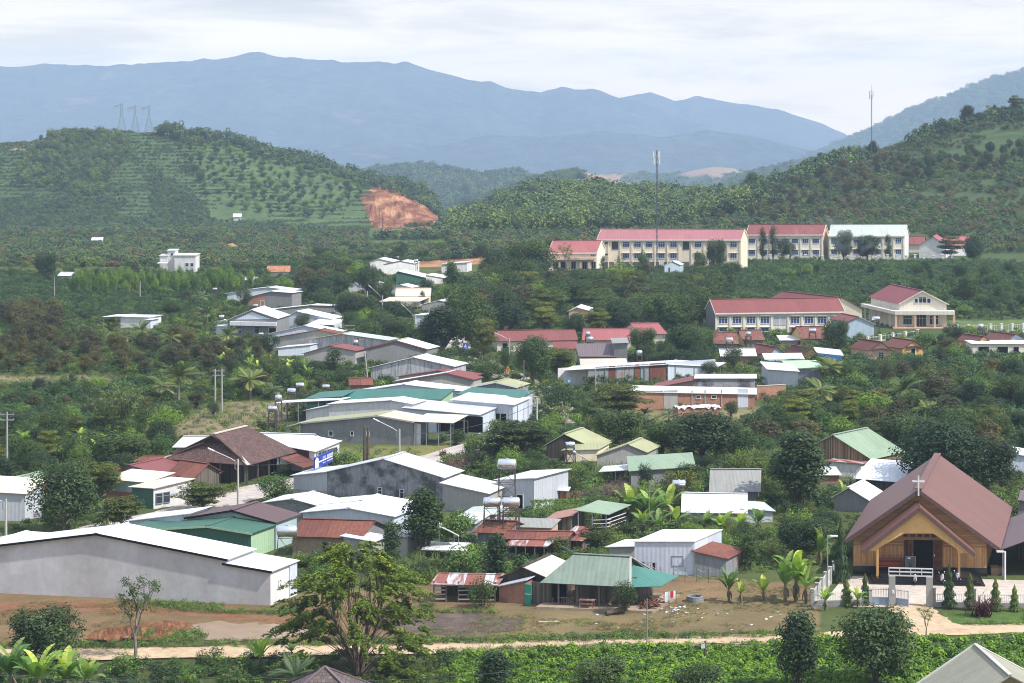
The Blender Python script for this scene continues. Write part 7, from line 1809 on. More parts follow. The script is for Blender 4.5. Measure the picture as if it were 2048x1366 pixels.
def infoot(x, y, m=0.0):
    for q in FOOT:
        if abs(q[0][1]-y) > 45: continue
        cx = sum(p[0] for p in q)/len(q); cy = sum(p[1] for p in q)/len(q)
        qq = [(p[0]+(p[0]-cx)/max(.1, math.hypot(p[0]-cx, p[1]-cy))*m, p[1]+(p[1]-cy)/max(.1, math.hypot(p[0]-cx, p[1]-cy))*m) for p in q]
        if pip(x, y, qq): return True
    return False
CLEAR = [[(640, 905), (900, 880), (905, 925), (650, 950)], [(-60, 752), (240, 752), (240, 775), (-60, 775)], [(290, 850), (470, 800), (600, 800), (560, 850), (420, 880), (300, 870)],
         [(-100, 1060), (170, 1060), (150, 1110), (-100, 1110)], [(1690, 640), (2100, 640), (2100, 668), (1690, 668)], [(1195, 830), (1520, 815), (1520, 850), (1200, 850)], [(420, 1000), (560, 970), (600, 1000), (470, 1030)], [(815, 527), (1035, 512), (1045, 556), (820, 560)], [(735, 455), (890, 455), (895, 494), (735, 494)]]
ROADPX = [[(80, 1120), (420, 1030), (700, 962), (880, 930), (1060, 885), (1128, 850), (1120, 800), (1075, 765), (930, 700), (880, 640), (905, 640), (960, 705), (1090, 770), (1140, 815), (1130, 860), (1060, 860), (880, 905), (700, 935), (420, 995), (80, 1090)]]
def blocked(px, py, h, w_, g):
    for x0, y0, x1, y1, d in VIS:
        if d > g.y-1.5 and px+w_*.45 > x0 and px-w_*.45 < x1 and py > y0 and py-h < y1: return True
    for c in CLEAR+ROADPX:
        if pip(px, py, c): return True
    return infoot(g.x, g.y, w_*g.y/F*.35)
durians(62, [(-60, 690), (560, 690), (560, 735), (300, 752), (-60, 748)], 44, 46, 'brownish green durian tree in the orchard left of the village', 'durian trees in the left orchard', 4.2, 31)
durians(26, [(-60, 640), (110, 640), (130, 690), (-60, 690)], 52, 60, 'dull brown grey bushy tree at the left edge above the durian orchard', 'brown bushy trees at the left edge', 4.5, 32)
durians(40, [(-60, 780), (560, 775), (520, 800), (300, 860), (-60, 860)], 36, 44, 'bushy green tree in the plots left of the steel tank towers', 'bushy trees in the left plots', 4.5, 33, ('round', 'bush', 'durian'))
durians(34, [(-60, 860), (330, 860), (330, 950), (100, 980), (-60, 960)], 60, 70, 'leafy tree in the thick grove above the left shops', 'trees in the grove above the left shops', 4.6, 34, ('mango', 'round', 'almond'))
durians(14, [(-60, 870), (330, 850), (230, 930), (-60, 940)], 46, 52, 'banana plant in the thick grove above the left shops', 'banana plants above the left shops', 3.0, 35, ('banana',))
durians(20, [(440, 740), (720, 740), (700, 790), (560, 800), (430, 790)], 40, 44, 'dark bushy tree between the coconut palms and the tank towers', 'trees behind the steel tank towers', 4.2, 36, ('mango', 'round', 'durian'))
durians(16, [(440, 700), (660, 735), (640, 770), (440, 740)], 34, 36, 'banana plant in the grove left of the red roofed house', 'banana plants left of the red roofed house', 3.0, 37, ('banana',))
durians(75, [(900, 560), (1450, 560), (1430, 660), (1130, 665), (980, 640)], 66, 76, 'dark leafy tree in the grove below the long school block', 'trees below the long school block', 4.6, 38, ('mango', 'mango', 'round', 'almond', 'durian'))
durians(55, [(560, 560), (1000, 540), (1050, 620), (900, 700), (700, 700), (560, 640)], 56, 62, 'leafy dark tree among the houses in the middle of the village', 'trees among the middle houses', 4.4, 39, ('mango', 'round', 'durian'))
durians(36, [(1180, 690), (1440, 690), (1440, 760), (1200, 720)], 42, 46, 'dark tree among the low houses below the lower school', 'trees below the lower school', 4.2, 40, ('mango', 'round'))
durians(44, [(1430, 820), (2100, 800), (2100, 930), (1800, 900), (1450, 930)], 62, 78, 'leafy tree in the thick grove above the church', 'trees in the grove above the church', 4.6, 41, ('mango', 'round', 'durian', 'almond'))
durians(34, [(1640, 720), (2100, 712), (2100, 800), (1660, 810)], 46, 54, 'bushy green tree rising from the coffee on the right', 'trees in the right coffee grove', 5.0, 42, ('round', 'durian', 'bush', 'mango'))
durians(60, [(1150, 945), (1660, 930), (1660, 1090), (1480, 1120), (1150, 1060)], 42, 56, 'leafy bush in the gardens between the grove and the church', 'bushes in the gardens left of the church', 3.2, 43, ('bush', 'bush', 'round'))
durians(24, [(900, 880), (1190, 870), (1190, 1000), (1000, 1000)], 52, 60, 'leafy bush in the gardens beside the cement warehouse', 'bushes beside the cement warehouse', 3.4, 44, ('bush', 'round'))
durians(26, [(600, 1090), (1240, 1090), (1240, 1140), (820, 1170), (600, 1160)], 40, 46, 'leafy bush among the pens and sheds', 'bushes among the pens', 2.8, 45, ('bush',))
durians(50, [(-60, 560), (560, 540), (700, 500), (1000, 500), (1050, 560), (500, 620)], 26, 32, 'small dark tree dotted over the coffee plain', 'trees dotted over the coffee plain', 8, 46, ('mango', 'durian', 'round'))
durians(40, [(1150, 545), (1330, 545), (1500, 555), (2100, 545), (2100, 640), (1920, 640), (1720, 570)], 30, 34, 'small dark tree on the coffee slope below the upper school', 'trees on the school coffee slope', 7, 47, ('mango', 'round', 'conifer'))
durians(30, [(870, 520), (1100, 500), (1480, 545), (1300, 560), (1000, 540)], 30, 36, 'dark shrubby tree along the foot of the long school block', 'shrubby trees along the foot of the school', 4, 48, ('mango', 'durian', 'round'))
# orchard rows on the pylon hill, and the trees of the right hill
durians(250, [(350, 282), (480, 292), (560, 312), (640, 336), (720, 368), (725, 400), (640, 440), (560, 430), (480, 420), (420, 400)], 15, 15, 'small dark orchard tree on the grassy side of the pylon hill', 'orchard trees on the pylon hill', 6.4, 51, ('round',), 1.0, .45, 'orchard_tree')
durians(95, [(1480, 395), (1620, 355), (1740, 320), (1790, 330), (1760, 400), (1650, 445), (1450, 450), (1300, 455), (1330, 430)], 26, 26, 'brownish bushy tree on the lower flank of the right hill', 'brown trees on the right hill', 5.0, 52, ('durian',))
durians(40, [(1790, 330), (2080, 290), (2080, 330), (1900, 350), (1800, 380)], 26, 26, 'brown tinged tree high on the right hill', 'brown trees high on the right hill', 6.0, 53, ('durian', 'mango'))
# ================================================================ ground cover nobody could count
def region_points(polys, spacing, seed, dmin, dmax, jit=.35, rows=None, pxr=(-330, 2420), avoid=True, keep=None, tree_r=.35, skew=.35):
    """points on the land, a jittered grid, whose ground is seen inside one of the areas"""
    g = np.random.default_rng(seed)
    xs = np.arange((pxr[0]-CX)/F*dmax, (pxr[1]-CX)/F*dmax, spacing if rows is None else rows)
    ys = np.arange(dmin, dmax, spacing)
    X, Y = np.meshgrid(xs, ys); X = X+skew*(Y-dmin)
    X = ((X-xs[0]) % (xs[-1]-xs[0]+spacing))+xs[0]
    X = X+g.normal(0, jit*spacing*.5, X.shape); Y = Y+g.normal(0, jit*spacing*.5, Y.shape)
    X, Y = X.ravel(), Y.ravel(); px = CX+F*X/Y; m = (px > pxr[0]) & (px < pxr[1]); X, Y, px = X[m], Y[m], px[m]
    Z = land(X, Y); py = YH+F*(H-Z)/Y
    m = np.zeros(len(X), bool)
    for p in polys: m |= inpoly(px, py, p)
    if keep is not None: m &= keep(X, Y, Z, px, py)
    if avoid:
        for q in FOOT:
            a = np.array(q); c = a.mean(0); b = c+(a-c)*1.12+np.sign(a-c)*.5
            m &= ~inpoly(X, Y, [tuple(t) for t in b])
        for q in ROADPX: m &= ~inpoly(px, py, q)
        m &= ~treemask(X, Y, tree_r)
        if dmin < 480:
            for x0, y0, x1, y1, d in VIS: m &= ~((Y < d) & (px > x0-4) & (px < x1+4) & (py > y1-4) & (py-1.5*F/Y < y1))
    return np.stack([X, Y, Z], 1)[m]
_G = {}
def treemask(X, Y, k):
    if k not in _G:
        g = np.zeros((1400, 1300), bool)
        for x, y, r_ in TREES:
            q = r_*k; i0, i1, j0, j1 = int((x-q+350)*2), int((x+q+350)*2)+1, int((y-q-150)*2), int((y+q-150)*2)+1
            if i0 < 0 or j0 < 0 or i1 > 1399 or j1 > 1299: continue
            a, b = np.mgrid[i0:i1+1, j0:j1+1]; g[i0:i1+1, j0:j1+1] |= ((a/2-350-x)**2+(b/2+150-y)**2 < q*q)
        _G[k] = g
    i = ((X+350)*2).astype(int); j = ((Y-150)*2).astype(int); ok = (i >= 0) & (i < 1400) & (j >= 0) & (j < 1300)
    return np.where(ok, _G[k][np.clip(i, 0, 1399), np.clip(j, 0, 1299)], False)
def proto(me):
    o = bpy.data.objects.new(me.name, me); return o
def scatter(name, label, cat, P, meshes, smin, smax, seed, flat=(.85, 1.15), sink=.05):
    """one object: plants of a few kinds set on its points"""
    if len(P) == 0: return
    g = np.random.default_rng(seed); n = len(P)
    me = bpy.data.meshes.new(name); me.vertices.add(n); P = P.copy(); P[:, 2] -= sink; me.vertices.foreach_set('co', P.astype('f4').ravel())
    s = g.uniform(smin, smax, n)*(.75+.5*vnoise(P[:, 0]/9, P[:, 1]/9)); sz = s*g.uniform(*flat, n)
    a = me.attributes.new('sc', 'FLOAT_VECTOR', 'POINT'); a.data.foreach_set('vector', np.stack([s, s, sz], 1).astype('f4').ravel())
    a = me.attributes.new('rot', 'FLOAT_VECTOR', 'POINT'); a.data.foreach_set('vector', np.stack([g.normal(0, .06, n), g.normal(0, .06, n), g.uniform(0, 6.28, n)], 1).astype('f4').ravel())
    a = me.attributes.new('pick', 'INT', 'POINT'); a.data.foreach_set('value', g.integers(0, len(meshes), n).astype('i4'))
    for q in meshes: me.materials.append(q.materials[0])
    o = bpy.data.objects.new(name, me); COL.objects.link(o)
    t = bpy.data.node_groups.new(name, 'GeometryNodeTree'); t.interface.new_socket('Geometry', in_out='INPUT', socket_type='NodeSocketGeometry'); t.interface.new_socket('Geometry', in_out='OUTPUT', socket_type='NodeSocketGeometry')
    N = t.nodes.new; Lk = t.links.new
    gi, go, ip_ = N('NodeGroupInput'), N('NodeGroupOutput'), N('GeometryNodeInstanceOnPoints'); jn = N('GeometryNodeJoinGeometry')
    for q in meshes:
        oi = N('GeometryNodeObjectInfo'); oi.inputs['Object'].default_value = proto(q); oi.inputs['As Instance'].default_value = True; Lk(oi.outputs['Geometry'], jn.inputs[0])
    def na(nm, ty): a = N('GeometryNodeInputNamedAttribute'); a.data_type = ty; a.inputs[0].default_value = nm; return a.outputs[0]
    ip_.inputs['Pick Instance'].default_value = True
    Lk(gi.outputs[0], ip_.inputs['Points']); Lk(jn.outputs[0], ip_.inputs['Instance']); Lk(na('sc', 'FLOAT_VECTOR'), ip_.inputs['Scale']); Lk(na('pick', 'INT'), ip_.inputs['Instance Index'])
    er = N('FunctionNodeEulerToRotation'); Lk(na('rot', 'FLOAT_VECTOR'), er.inputs[0]); Lk(er.outputs[0], ip_.inputs['Rotation'])
    Lk(ip_.outputs[0], go.inputs[0])
    md = o.modifiers.new('scatter', 'NODES'); md.node_group = t
    tag(o, label, cat, kind='stuff'); return o
COFFEE = [bushmesh(401+k, 1.9, 2.5, 420, .26, .13, L_COF, nc=11) for k in range(3)]
SHRUB = [bushmesh(411, 1.5, 2.2, 330, .26, .12, L_BRT), bushmesh(412, 1.4, 2.0, 330, .24, .10, L_COF), bushmesh(413, 1.3, 2.0, 300, .24, .10, L_ALM), bushmesh(414, 1.7, 2.2, 330, .24, .11, L_MANGO)]
CROP = [bushmesh(421+k, .95, 1.15, 190, .24, .13, L_CROP, nc=8) for k in range(3)]
CANE = [P_grass(431, 2.4, 80), P_grass(432, 2.0, 70)]
TUFT = [P_grass(433, .55, 40, L_GRS, .035, .5), bushmesh(434, .5, .9, 70, .16, .07, L_BRT, nc=5)]
DRY = [P_grass(435, 1.9, 90, L_DRY, .05, .7), bushmesh(436, 1.6, 1.7, 150, .30, .04, L_DRY, nc=7)]
def hillbush(seed, mat, H_=4.0, W_=4.4, n=260, lng=.75, nc=10): return bushmesh(seed, H_, W_, n, lng, lng*.5, mat, nc=nc, up=.6)
HB = [hillbush(441, L_FAR), hillbush(442, L_FAR), hillbush(443, L_FARB), hillbush(444, L_FAR)]
HBG = [hillbush(445, L_BAM), hillbush(446, L_FAR, 5, 4.2), hillbush(447, L_BAM, 5.5, 4)]
W_ = [(-330, 440), (2420, 440), (2420, 1000), (-330, 1000)]
LEFTC = [(-330, 545), (420, 548), (640, 505), (1060, 500), (1060, 560), (470, 610), (330, 640), (-330, 655)]
RIGHTC = [(1560, 742), (1680, 716), (2420, 700), (2420, 905), (1980, 880), (1790, 850), (1560, 850)]
SLOPEC = [(1130, 552), (1500, 527), (2420, 530), (2420, 640), (1720, 610), (1420, 600), (1250, 640), (1130, 610)]
LOWC = [(-330, 775), (300, 775), (290, 850), (-330, 850)]
scatter('coffee_field', 'rows of dark coffee bushes on the plain left of the village', 'coffee bushes', region_points([LEFTC], 2.5, 1, 430, 720, rows=2.7, keep=lambda X, Y, Z, px, py: ~inpoly(px, py, CLEAR[-2]) & ~inpoly(px, py, CLEAR[-1])), COFFEE, .8, 1.15, 61)
scatter('coffee_field', 'dense coffee bushes on the right between cottages and church grove', 'coffee bushes', region_points([RIGHTC], 2.1, 2, 300, 440), COFFEE, .95, 1.4, 62)
scatter('coffee_field', 'coffee bushes on the slope below the upper school', 'coffee bushes', region_points([SLOPEC], 2.4, 3, 470, 690, rows=2.5), COFFEE, .9, 1.25, 63)
scatter('coffee_field', 'coffee bushes on the lower left plots', 'coffee bushes', region_points([LOWC], 2.1, 4, 325, 400), COFFEE, .8, 1.1, 64)
inC = [LEFTC, RIGHTC, SLOPEC, LOWC]+CLEAR
def notC(X, Y, Z, px, py):
    m = np.ones(len(X), bool)
    for p in inC: m &= ~inpoly(px, py, p)
    return m
VILL = [(-330, 560), (560, 560), (900, 520), (1130, 545), (1330, 545), (2420, 560), (2420, 1040), (1660, 1130), (1480, 1150), (1240, 1120), (850, 1170), (590, 1180), (560, 1120), (590, 1060), (420, 1040), (180, 1060), (-330, 1080)]
scatter('undergrowth', 'tangled green shrubs filling the gardens between the houses', 'undergrowth', region_points([VILL], 2.3, 5, 228, 650, keep=notC), [SHRUB[k] for k in (1, 3, 0, 1, 3, 2)], .55, 1.3, 65)
scatter('grass', 'long grass and weeds in gardens and plot edges', 'grass', region_points([VILL]+CLEAR[:5], 2.1, 6, 226, 420), TUFT, 1.0, 1.8, 66)
scatter('cane_thicket', 'pale green cane and tall grass thickets between the sheds', 'cane', region_points([[(800, 1120), (880, 1100), (890, 1165), (800, 1175)], [(1180, 930), (1260, 935), (1250, 985), (1130, 985)], [(1380, 1060), (1560, 1050), (1540, 1085), (1380, 1085)], [(1490, 925), (1560, 915), (1560, 945), (1490, 950)], [(620, 1090), (760, 1130), (640, 1150)]], 1.3, 7, 225, 340), CANE, .8, 1.3, 67)
scatter('dry_stalks', 'purplish dry stalks beside the green hedge', 'dry stalks', region_points([[(1135, 1000), (1250, 985), (1255, 1005), (1135, 1012)], [(880, 945), (960, 915), (975, 930), (900, 955)]], .9, 8, 250, 310), DRY, .9, 1.5, 68)
scatter('crop_field', 'bright green leafy crop in front of the track', 'crop', region_points([[(905, 1318), (1640, 1296), (2420, 1272), (2420, 1440), (905, 1440)]], .85, 9, 172, 206, tree_r=.2), CROP, .95, 1.35, 69)
scatter('undergrowth', 'wild shrubs along the bottom edge left of the crop', 'undergrowth', region_points([[(-330, 1332), (520, 1325), (905, 1318), (905, 1440), (-330, 1440)]], 1.25, 10, 172, 200, tree_r=.15), SHRUB[:2]+SHRUB[3:]+TUFT, .5, .95, 70)
YARD = [(-330, 1185), (570, 1215), (870, 1210), (1100, 1215), (1640, 1150), (1640, 1270), (900, 1290), (-330, 1306)]
POND = [(340, 1240), (640, 1242), (640, 1285), (440, 1292), (340, 1282)]
def patchy(X, Y, Z, px, py): return (fbm(X/5, Y/5, 3, 2) > .46) & ~inpoly(px, py, POND)
scatter('grass', 'short rough grass patches over the dirt yard', 'grass', region_points([YARD], .55, 11, 199, 226, keep=patchy), [P_grass(437, .5, 40, L_DRYG, .035, .55), P_grass(438, .45, 40, L_DRYG, .04, .5), TUFT[0]], .3, .75, 71)
scatter('grass', 'green weeds along both edges of the track and warehouse wall', 'grass', region_points([[(-330, 1290), (900, 1278), (1640, 1262), (1640, 1272), (900, 1290), (-330, 1304)], [(900, 1300), (2420, 1264), (2420, 1272), (900, 1318)], [(230, 1200), (590, 1215), (590, 1232), (380, 1225)], [(850, 1205), (1010, 1208), (1090, 1215), (1000, 1228), (850, 1225)], [(250, 1262), (400, 1265), (420, 1290), (250, 1292)], [(1870, 1222), (2420, 1222), (2420, 1250), (1930, 1250)]], .5, 12, 196, 224), TUFT, .6, 1.3, 72)
# the hills
def band(X, Y, Z, px, py): return (((Z+1.6*fbm(X/40, Y/40, 2)) % 1.9) < .75)
PL = [(-330, 285), (130, 262), (330, 262), (400, 275), (420, 440), (250, 478), (-330, 480)]
BAM1 = [(40, 320), (110, 268), (230, 268), (270, 300), (190, 400), (40, 370)]
ORCH = [(345, 274), (480, 290), (640, 335), (740, 370), (760, 470), (640, 478), (480, 470), (400, 430)]
scatter('hill_crops', 'terraced rows of green crops on the left side of the pylon hill', 'crops', region_points([PL], 1.8, 13, 1180, 1460, avoid=False, keep=lambda X, Y, Z, px, py: band(X, Y, Z, px, py) | (fbm(X/30, Y/30, 3) > .60)), [HB[0], HBG[0], HB[1], HBG[1]], .28, .52, 73, flat=(.6, 1.0))
scatter('bamboo_thicket', 'light green bamboo thicket on the left shoulder of the pylon hill', 'bamboo', region_points([BAM1], 4.5, 14, 1180, 1460, avoid=False), [HBG[0], HBG[2]], .65, 1.25, 74)
scatter('hill_crops', 'dark coffee rows on the middle of the pylon hill', 'coffee bushes', region_points([[(300, 330), (400, 400), (440, 478), (230, 480), (190, 470), (300, 430)], [(420, 440), (760, 465), (760, 480), (400, 480)], [(-330, 400), (120, 395), (260, 400), (170, 480), (-330, 480)]], 3.0, 15, 1180, 1400, avoid=False), [HB[0], HB[1]], .5, .8, 75)
scatter('hill_hedges', 'thin terrace hedges across the grassy orchard slope', 'hedges', region_points([ORCH], 1.5, 16, 1180, 1450, avoid=False, keep=lambda X, Y, Z, px, py: band(X, Y, Z, px, py) & (fbm(X/18, Y/18, 2) > .42)), [HB[0], HBG[0]], .22, .40, 76, flat=(.5, .8))
scatter('woodland', 'dark trees along the crest and above the landslide', 'woodland', region_points([[(300, 262), (380, 262), (560, 300), (720, 350), (770, 345), (860, 365), (885, 420), (850, 420), (800, 392), (720, 372), (640, 345), (480, 300), (330, 278)]], 5.5, 17, 1180, 1480, avoid=False), [HB[0], HB[3], HBG[1]], .9, 1.7, 77, flat=(.9, 1.4))
MIDP = [(-330, 462), (700, 462), (880, 450), (1100, 455), (1480, 440), (1480, 505), (1060, 520), (640, 520), (420, 552), (-330, 552)]
scatter('plain_plantations', 'coffee and scrub on the plain below the pylon hill', 'plantations', region_points([MIDP], 4.2, 18, 640, 1262, keep=lambda X, Y, Z, px, py: ~inpoly(px, py, CLEAR[-2]) & ~inpoly(px, py, CLEAR[-1])), HB+HBG[:1], .45, .9, 78, flat=(.7, 1.1))
scatter('bamboo_wood', 'rounded bamboo covered hill behind the schools', 'bamboo', region_points([[(900, 470), (1000, 400), (1060, 385), (1250, 385), (1420, 405), (1600, 420), (1600, 450), (1480, 460), (1000, 470)]], 4.8, 19, 900, 1260, avoid=False), HBG, 1.3, 2.1, 79)
scatter('hill_plantations', 'coffee and brown trees covering the right hill', 'plantations', region_points([[(1330, 455), (1480, 385), (1700, 310), (1900, 255), (2420, 170), (2420, 545), (1960, 540), (1900, 470), (1500, 455)]], 3.1, 20, 690, 1080, keep=lambda X, Y, Z, px, py: (fbm(X/26, Y/40, 3, 1) > .31) & (~inpoly(px, py, [(1740, 330), (2420, 120), (2420, 300), (1880, 335)]) | band(X, Y, Z, px, py))), [HB[0], HB[1], HBG[0], HB[2], HB[3]], .38, .80, 80, flat=(.7, 1.1))
scatter('woodland', 'trees along the skyline of the right hill', 'woodland', region_points([[(1480, 390), (1600, 345), (1680, 312), (1700, 300), (1760, 300), (1720, 330), (1620, 362), (1500, 396)], [(1820, 290), (1960, 238), (2420, 160), (2420, 190), (1960, 252), (1830, 300)]], 5.0, 21, 940, 1060), [HB[0], HB[3]], .8, 1.5, 81, flat=(.9, 1.4))
BARE = [(1168, 334), (1245, 348), (1300, 374), (1178, 370)]
FA = [(560, 470), (640, 410), (720, 345), (860, 330), (960, 350), (1030, 335), (1110, 380), (1000, 400), (880, 430)]
FC = [(870, 460), (960, 390), (1100, 335), (1180, 335), (1300, 365), (1560, 398), (1600, 430), (1300, 400), (1000, 410)]
FE = [(1180, 385), (1300, 340), (1440, 325), (1500, 345), (1640, 295), (1780, 298), (1640, 350), (1500, 392), (1300, 390)]
scatter('far_woodland', 'dark wooded hazy hill beyond the landslide', 'woodland', region_points([FA], 11, 22, 2600, 3500, avoid=False), [HB[0], HB[3]], 1.7, 3.0, 82, flat=(.8, 1.1))
scatter('far_plantations', 'terraced green hill with a bare brown patch in the middle distance', 'plantations', region_points([FC], 7, 25, 1700, 2600, avoid=False, keep=lambda X, Y, Z, px, py: ~inpoly(px, py, BARE) & (fbm(X/50, Y/50, 3) > .38)), [HB[0], HBG[0], HB[1]], .7, 1.7, 85, flat=(.7, 1.0))
scatter('far_woodland', 'pale hazy hills at the foot of the right mountain', 'woodland', region_points([FE], 13, 26, 2700, 4700, avoid=False, keep=lambda X, Y, Z, px, py: (fbm(X/90, Y/90, 3) > .42) & ~inpoly(px, py, [(1340, 355), (1420, 328), (1490, 338), (1440, 356)])), [HB[0], HBG[0]], 1.4, 2.8, 86, flat=(.6, .9))
scatter('far_woodland', 'forest on the blue mountain at the right', 'woodland', region_points([[(1560, 330), (1640, 300), (1760, 245), (1900, 185), (2048, 135), (2420, 95), (2420, 260), (1900, 300), (1640, 320)]], 22, 23, 4700, 6950, avoid=False), [HB[0], HB[1]], 3.0, 5.6, 83, flat=(.6, 1.0))
scatter('scrub', 'scrub and young trees round the landslide and in the gap beyond it', 'scrub', region_points([[(735, 372), (800, 385), (880, 420), (960, 440), (1000, 470), (1000, 480), (740, 480), (760, 472), (880, 470), (885, 442), (830, 396), (770, 378)]], 4.2, 24, 900, 1420, avoid=False), [HB[0], HB[1], HB[3]], .7, 1.3, 84)
# hedge
def hedge():
    a, b = ground(1062, 1030), ground(1236, 1024); root = None
    L_ = Leaves(91); g = L_.g; n = 2600; t = g.random(n); d = np.array(b-a)[:2]; Ln = np.linalg.norm(d); u = d/Ln; nn = np.array([u[1], -u[0]])
    side = g.integers(0, 2, n); off = np.where(side == 0, -.45, g.uniform(-.45, .45, n)); z = np.where(side == 0, g.uniform(0, 1.6, n), 1.6+g.normal(0, .08, n))
    c = np.stack([a.x+u[0]*t*Ln-nn[0]*off, a.y+u[1]*t*Ln-nn[1]*off, z], 1)-np.array([a.x, a.y, 0])
    nr = np.where((side == 0)[:, None], np.array([nn[0], nn[1], .5]), np.array([0, 0, 1.0]))+rsph(g, n)*.5
    L_.add(c, nr, .28, .14, .4+g.normal(0, .15, n)); o = bpy.data.objects.new('hedge', L_.mesh('hedge', L_BRT)); COL.objects.link(o); o.location = (a.x, a.y, 0)
    tag(o, 'clipped green hedge above the tin carport', 'hedge')
hedge()
# ================================================================ earth, water and small things
def patch_sheet(name, label, poly, m, z, kind='structure', cat='ground', n=46):
    """an irregular patch lying on the ground"""
    xs = [p[0] for p in poly]; ys = [p[1] for p in poly]; q = []
    for i in range(len(poly)):
        a, b = poly[i], poly[(i+1) % len(poly)]
        for t in np.linspace(0, 1, 7, endpoint=False):
            px, py = a[0]+(b[0]-a[0])*t, a[1]+(b[1]-a[1])*t; g = ground(px, py); k = vnoise(g.x*1.1, g.y*1.1)-.5
            q.append(Vector((g.x+k*.9, g.y+k*1.4, 0)))
    b = MB(); b.poly([(p.x, p.y, max(landz(p.x, p.y), 0)+z) for p in q]); o = b.build(name, m)
    if o.data.polygons[0].normal.z < 0: o.data.flip_normals()
    return tag(o, label, cat, kind=kind)
def M_water(name, c):
    g = NG(name); ge = g.n('ShaderNodeNewGeometry').outputs['Position']; a = g.noise(ge, .5, 4, .6)
    g.l(g.mix(g.ramp(a, [(.35, 0.0), (.65, 1.0)]), c, sc3(c, 1.25)), g.p.inputs['Base Color']); g.p.inputs['Roughness'].default_value = .3; g.p.inputs['Specular IOR Level'].default_value = .25; g.bump(g.noise(ge, 3, 3, .5), .05, .02); return g.m
patch_sheet('path', 'bare orange earth along the foot of the long warehouse', [(-150, 1203), (200, 1204), (560, 1228), (640, 1240), (600, 1255), (380, 1232), (180, 1222), (-150, 1222)], REDDIRT, .008)
patch_sheet('ground', 'dark burnt earth patch in the dirt yard', [(800, 1232), (930, 1226), (1050, 1236), (1040, 1262), (900, 1276), (800, 1262)], M_ground('burnt_earth', (.070, .052, .045), (.105, .078, .066), (.15, .115, .09), .5, 3), .010)
patch_sheet('water', 'brown puddle of rain water in front of the long warehouse', [(352, 1252), (430, 1244), (560, 1250), (620, 1262), (560, 1280), (440, 1288), (380, 1272)], M_water('muddy_water', (.25, .175, .115)), .016, cat='water')
patch_sheet('ground', 'green lawn patch between track and church fence', [(1880, 1224), (2060, 1220), (2110, 1246), (1960, 1252), (1905, 1250)], M_ground('lawn', (.05, .09, .02), (.075, .125, .03), (.11, .15, .045), .6, 4), .010)
def bank(name, label, top, bot, m, n=60, k=26, off=3.0, rough=5.0, seed=1, kind='structure', cat='cliff'):
    """a bare cut face in the hillside between an upper and a lower edge"""
    tx = np.linspace(0, 1, n); V = []; 
    def ev(e, t):
        a = np.array(e, float); d = np.r_[0, np.cumsum(np.hypot(*np.diff(a, axis=0).T))]; d /= d[-1]; return np.interp(t, d, a[:, 0]), np.interp(t, d, a[:, 1])
    T0, T1 = ev(bot, tx), ev(top, tx)
    for j in range(k):
        s = j/(k-1); px = T0[0]*(1-s)+T1[0]*s; py = T0[1]*(1-s)+T1[1]*s
        for i in range(n):
            g = ground(px[i], py[i]); ed = min(1, 5*min(s, 1-s, tx[i], 1-tx[i])+.02)
            r_ = (abs(vnoise(px[i]*.16+seed, py[i]*.035))*.8+vnoise(px[i]*.45, py[i]*.12+seed)*.45-.5)*rough*ed
            V.append(atd(px[i], py[i], g.y-off*ed-.4+min(r_, off*.8)-(rough*.3 if off > 2 else 0)*ed))
    b = MB(); b.v = [tuple(v) for v in V]
    for j in range(k-1):
        for i in range(n-1): q = j*n+i; b.f.append((q, q+1, q+n+1, q+n)); b.m.append(0)
    o = b.build(name, m); return tag(o, label, cat, kind=kind)
def M_earth(name, c1, c2, c3, k=1):
    g = NG(name); ge = g.n('ShaderNodeNewGeometry').outputs['Position']; mp = g.n('ShaderNodeMapping', {0: ge, 'Scale': (.10*k, .03*k, .022*k), 'Rotation': (0, .6, 0)}).outputs[0]
    a = g.noise(mp, 1.4, 6, .65); b = g.noise(ge, .5*k, 5, .65)
    col = g.ramp(a, [(.36, c1), (.5, c2), (.62, c3)]); col = g.mix(1.0, col, g.ramp(b, [(.3, .75), (.7, 1.2)]), 'MULTIPLY')
    g.l(col, g.p.inputs['Base Color']); g.p.inputs['Roughness'].default_value = .95; g.p.inputs['Specular IOR Level'].default_value = .1; g.bump(b, .7, .5); return g.m
bank('cliff', 'raw red brown landslide face on the end of the pylon hill', [(720, 396), (738, 380), (762, 373), (790, 374), (815, 384), (840, 402), (862, 418), (878, 430), (884, 442)], [(738, 440), (748, 462), (756, 471), (800, 473), (840, 472), (868, 470), (878, 462), (884, 450)], M_earth('landslide_earth', (.11, .040, .020), (.24, .098, .048), (.42, .23, .125)), seed=4, rough=11.0)
bank('cliff', 'long low red earth cut behind the far white houses', [(818, 516), (900, 511), (960, 502), (1032, 496)], [(820, 535), (900, 533), (970, 527), (1034, 519)], M_earth('cut_earth', (.20, .10, .05), (.30, .155, .075), (.38, .21, .11)), n=50, k=10, off=1.5, rough=2.0, seed=9)
bank('dirt_bank', 'bright orange dirt bank left of the puddle', [(168, 1274), (200, 1258), (255, 1250), (330, 1240), (384, 1246)], [(168, 1277), (215, 1285), (260, 1280), (320, 1281), (386, 1254)], M_earth('orange_earth', (.13, .055, .03), (.23, .10, .05), (.30, .17, .09), 9), n=50, k=14, off=1.0, rough=2.2, seed=12, cat='dirt bank')
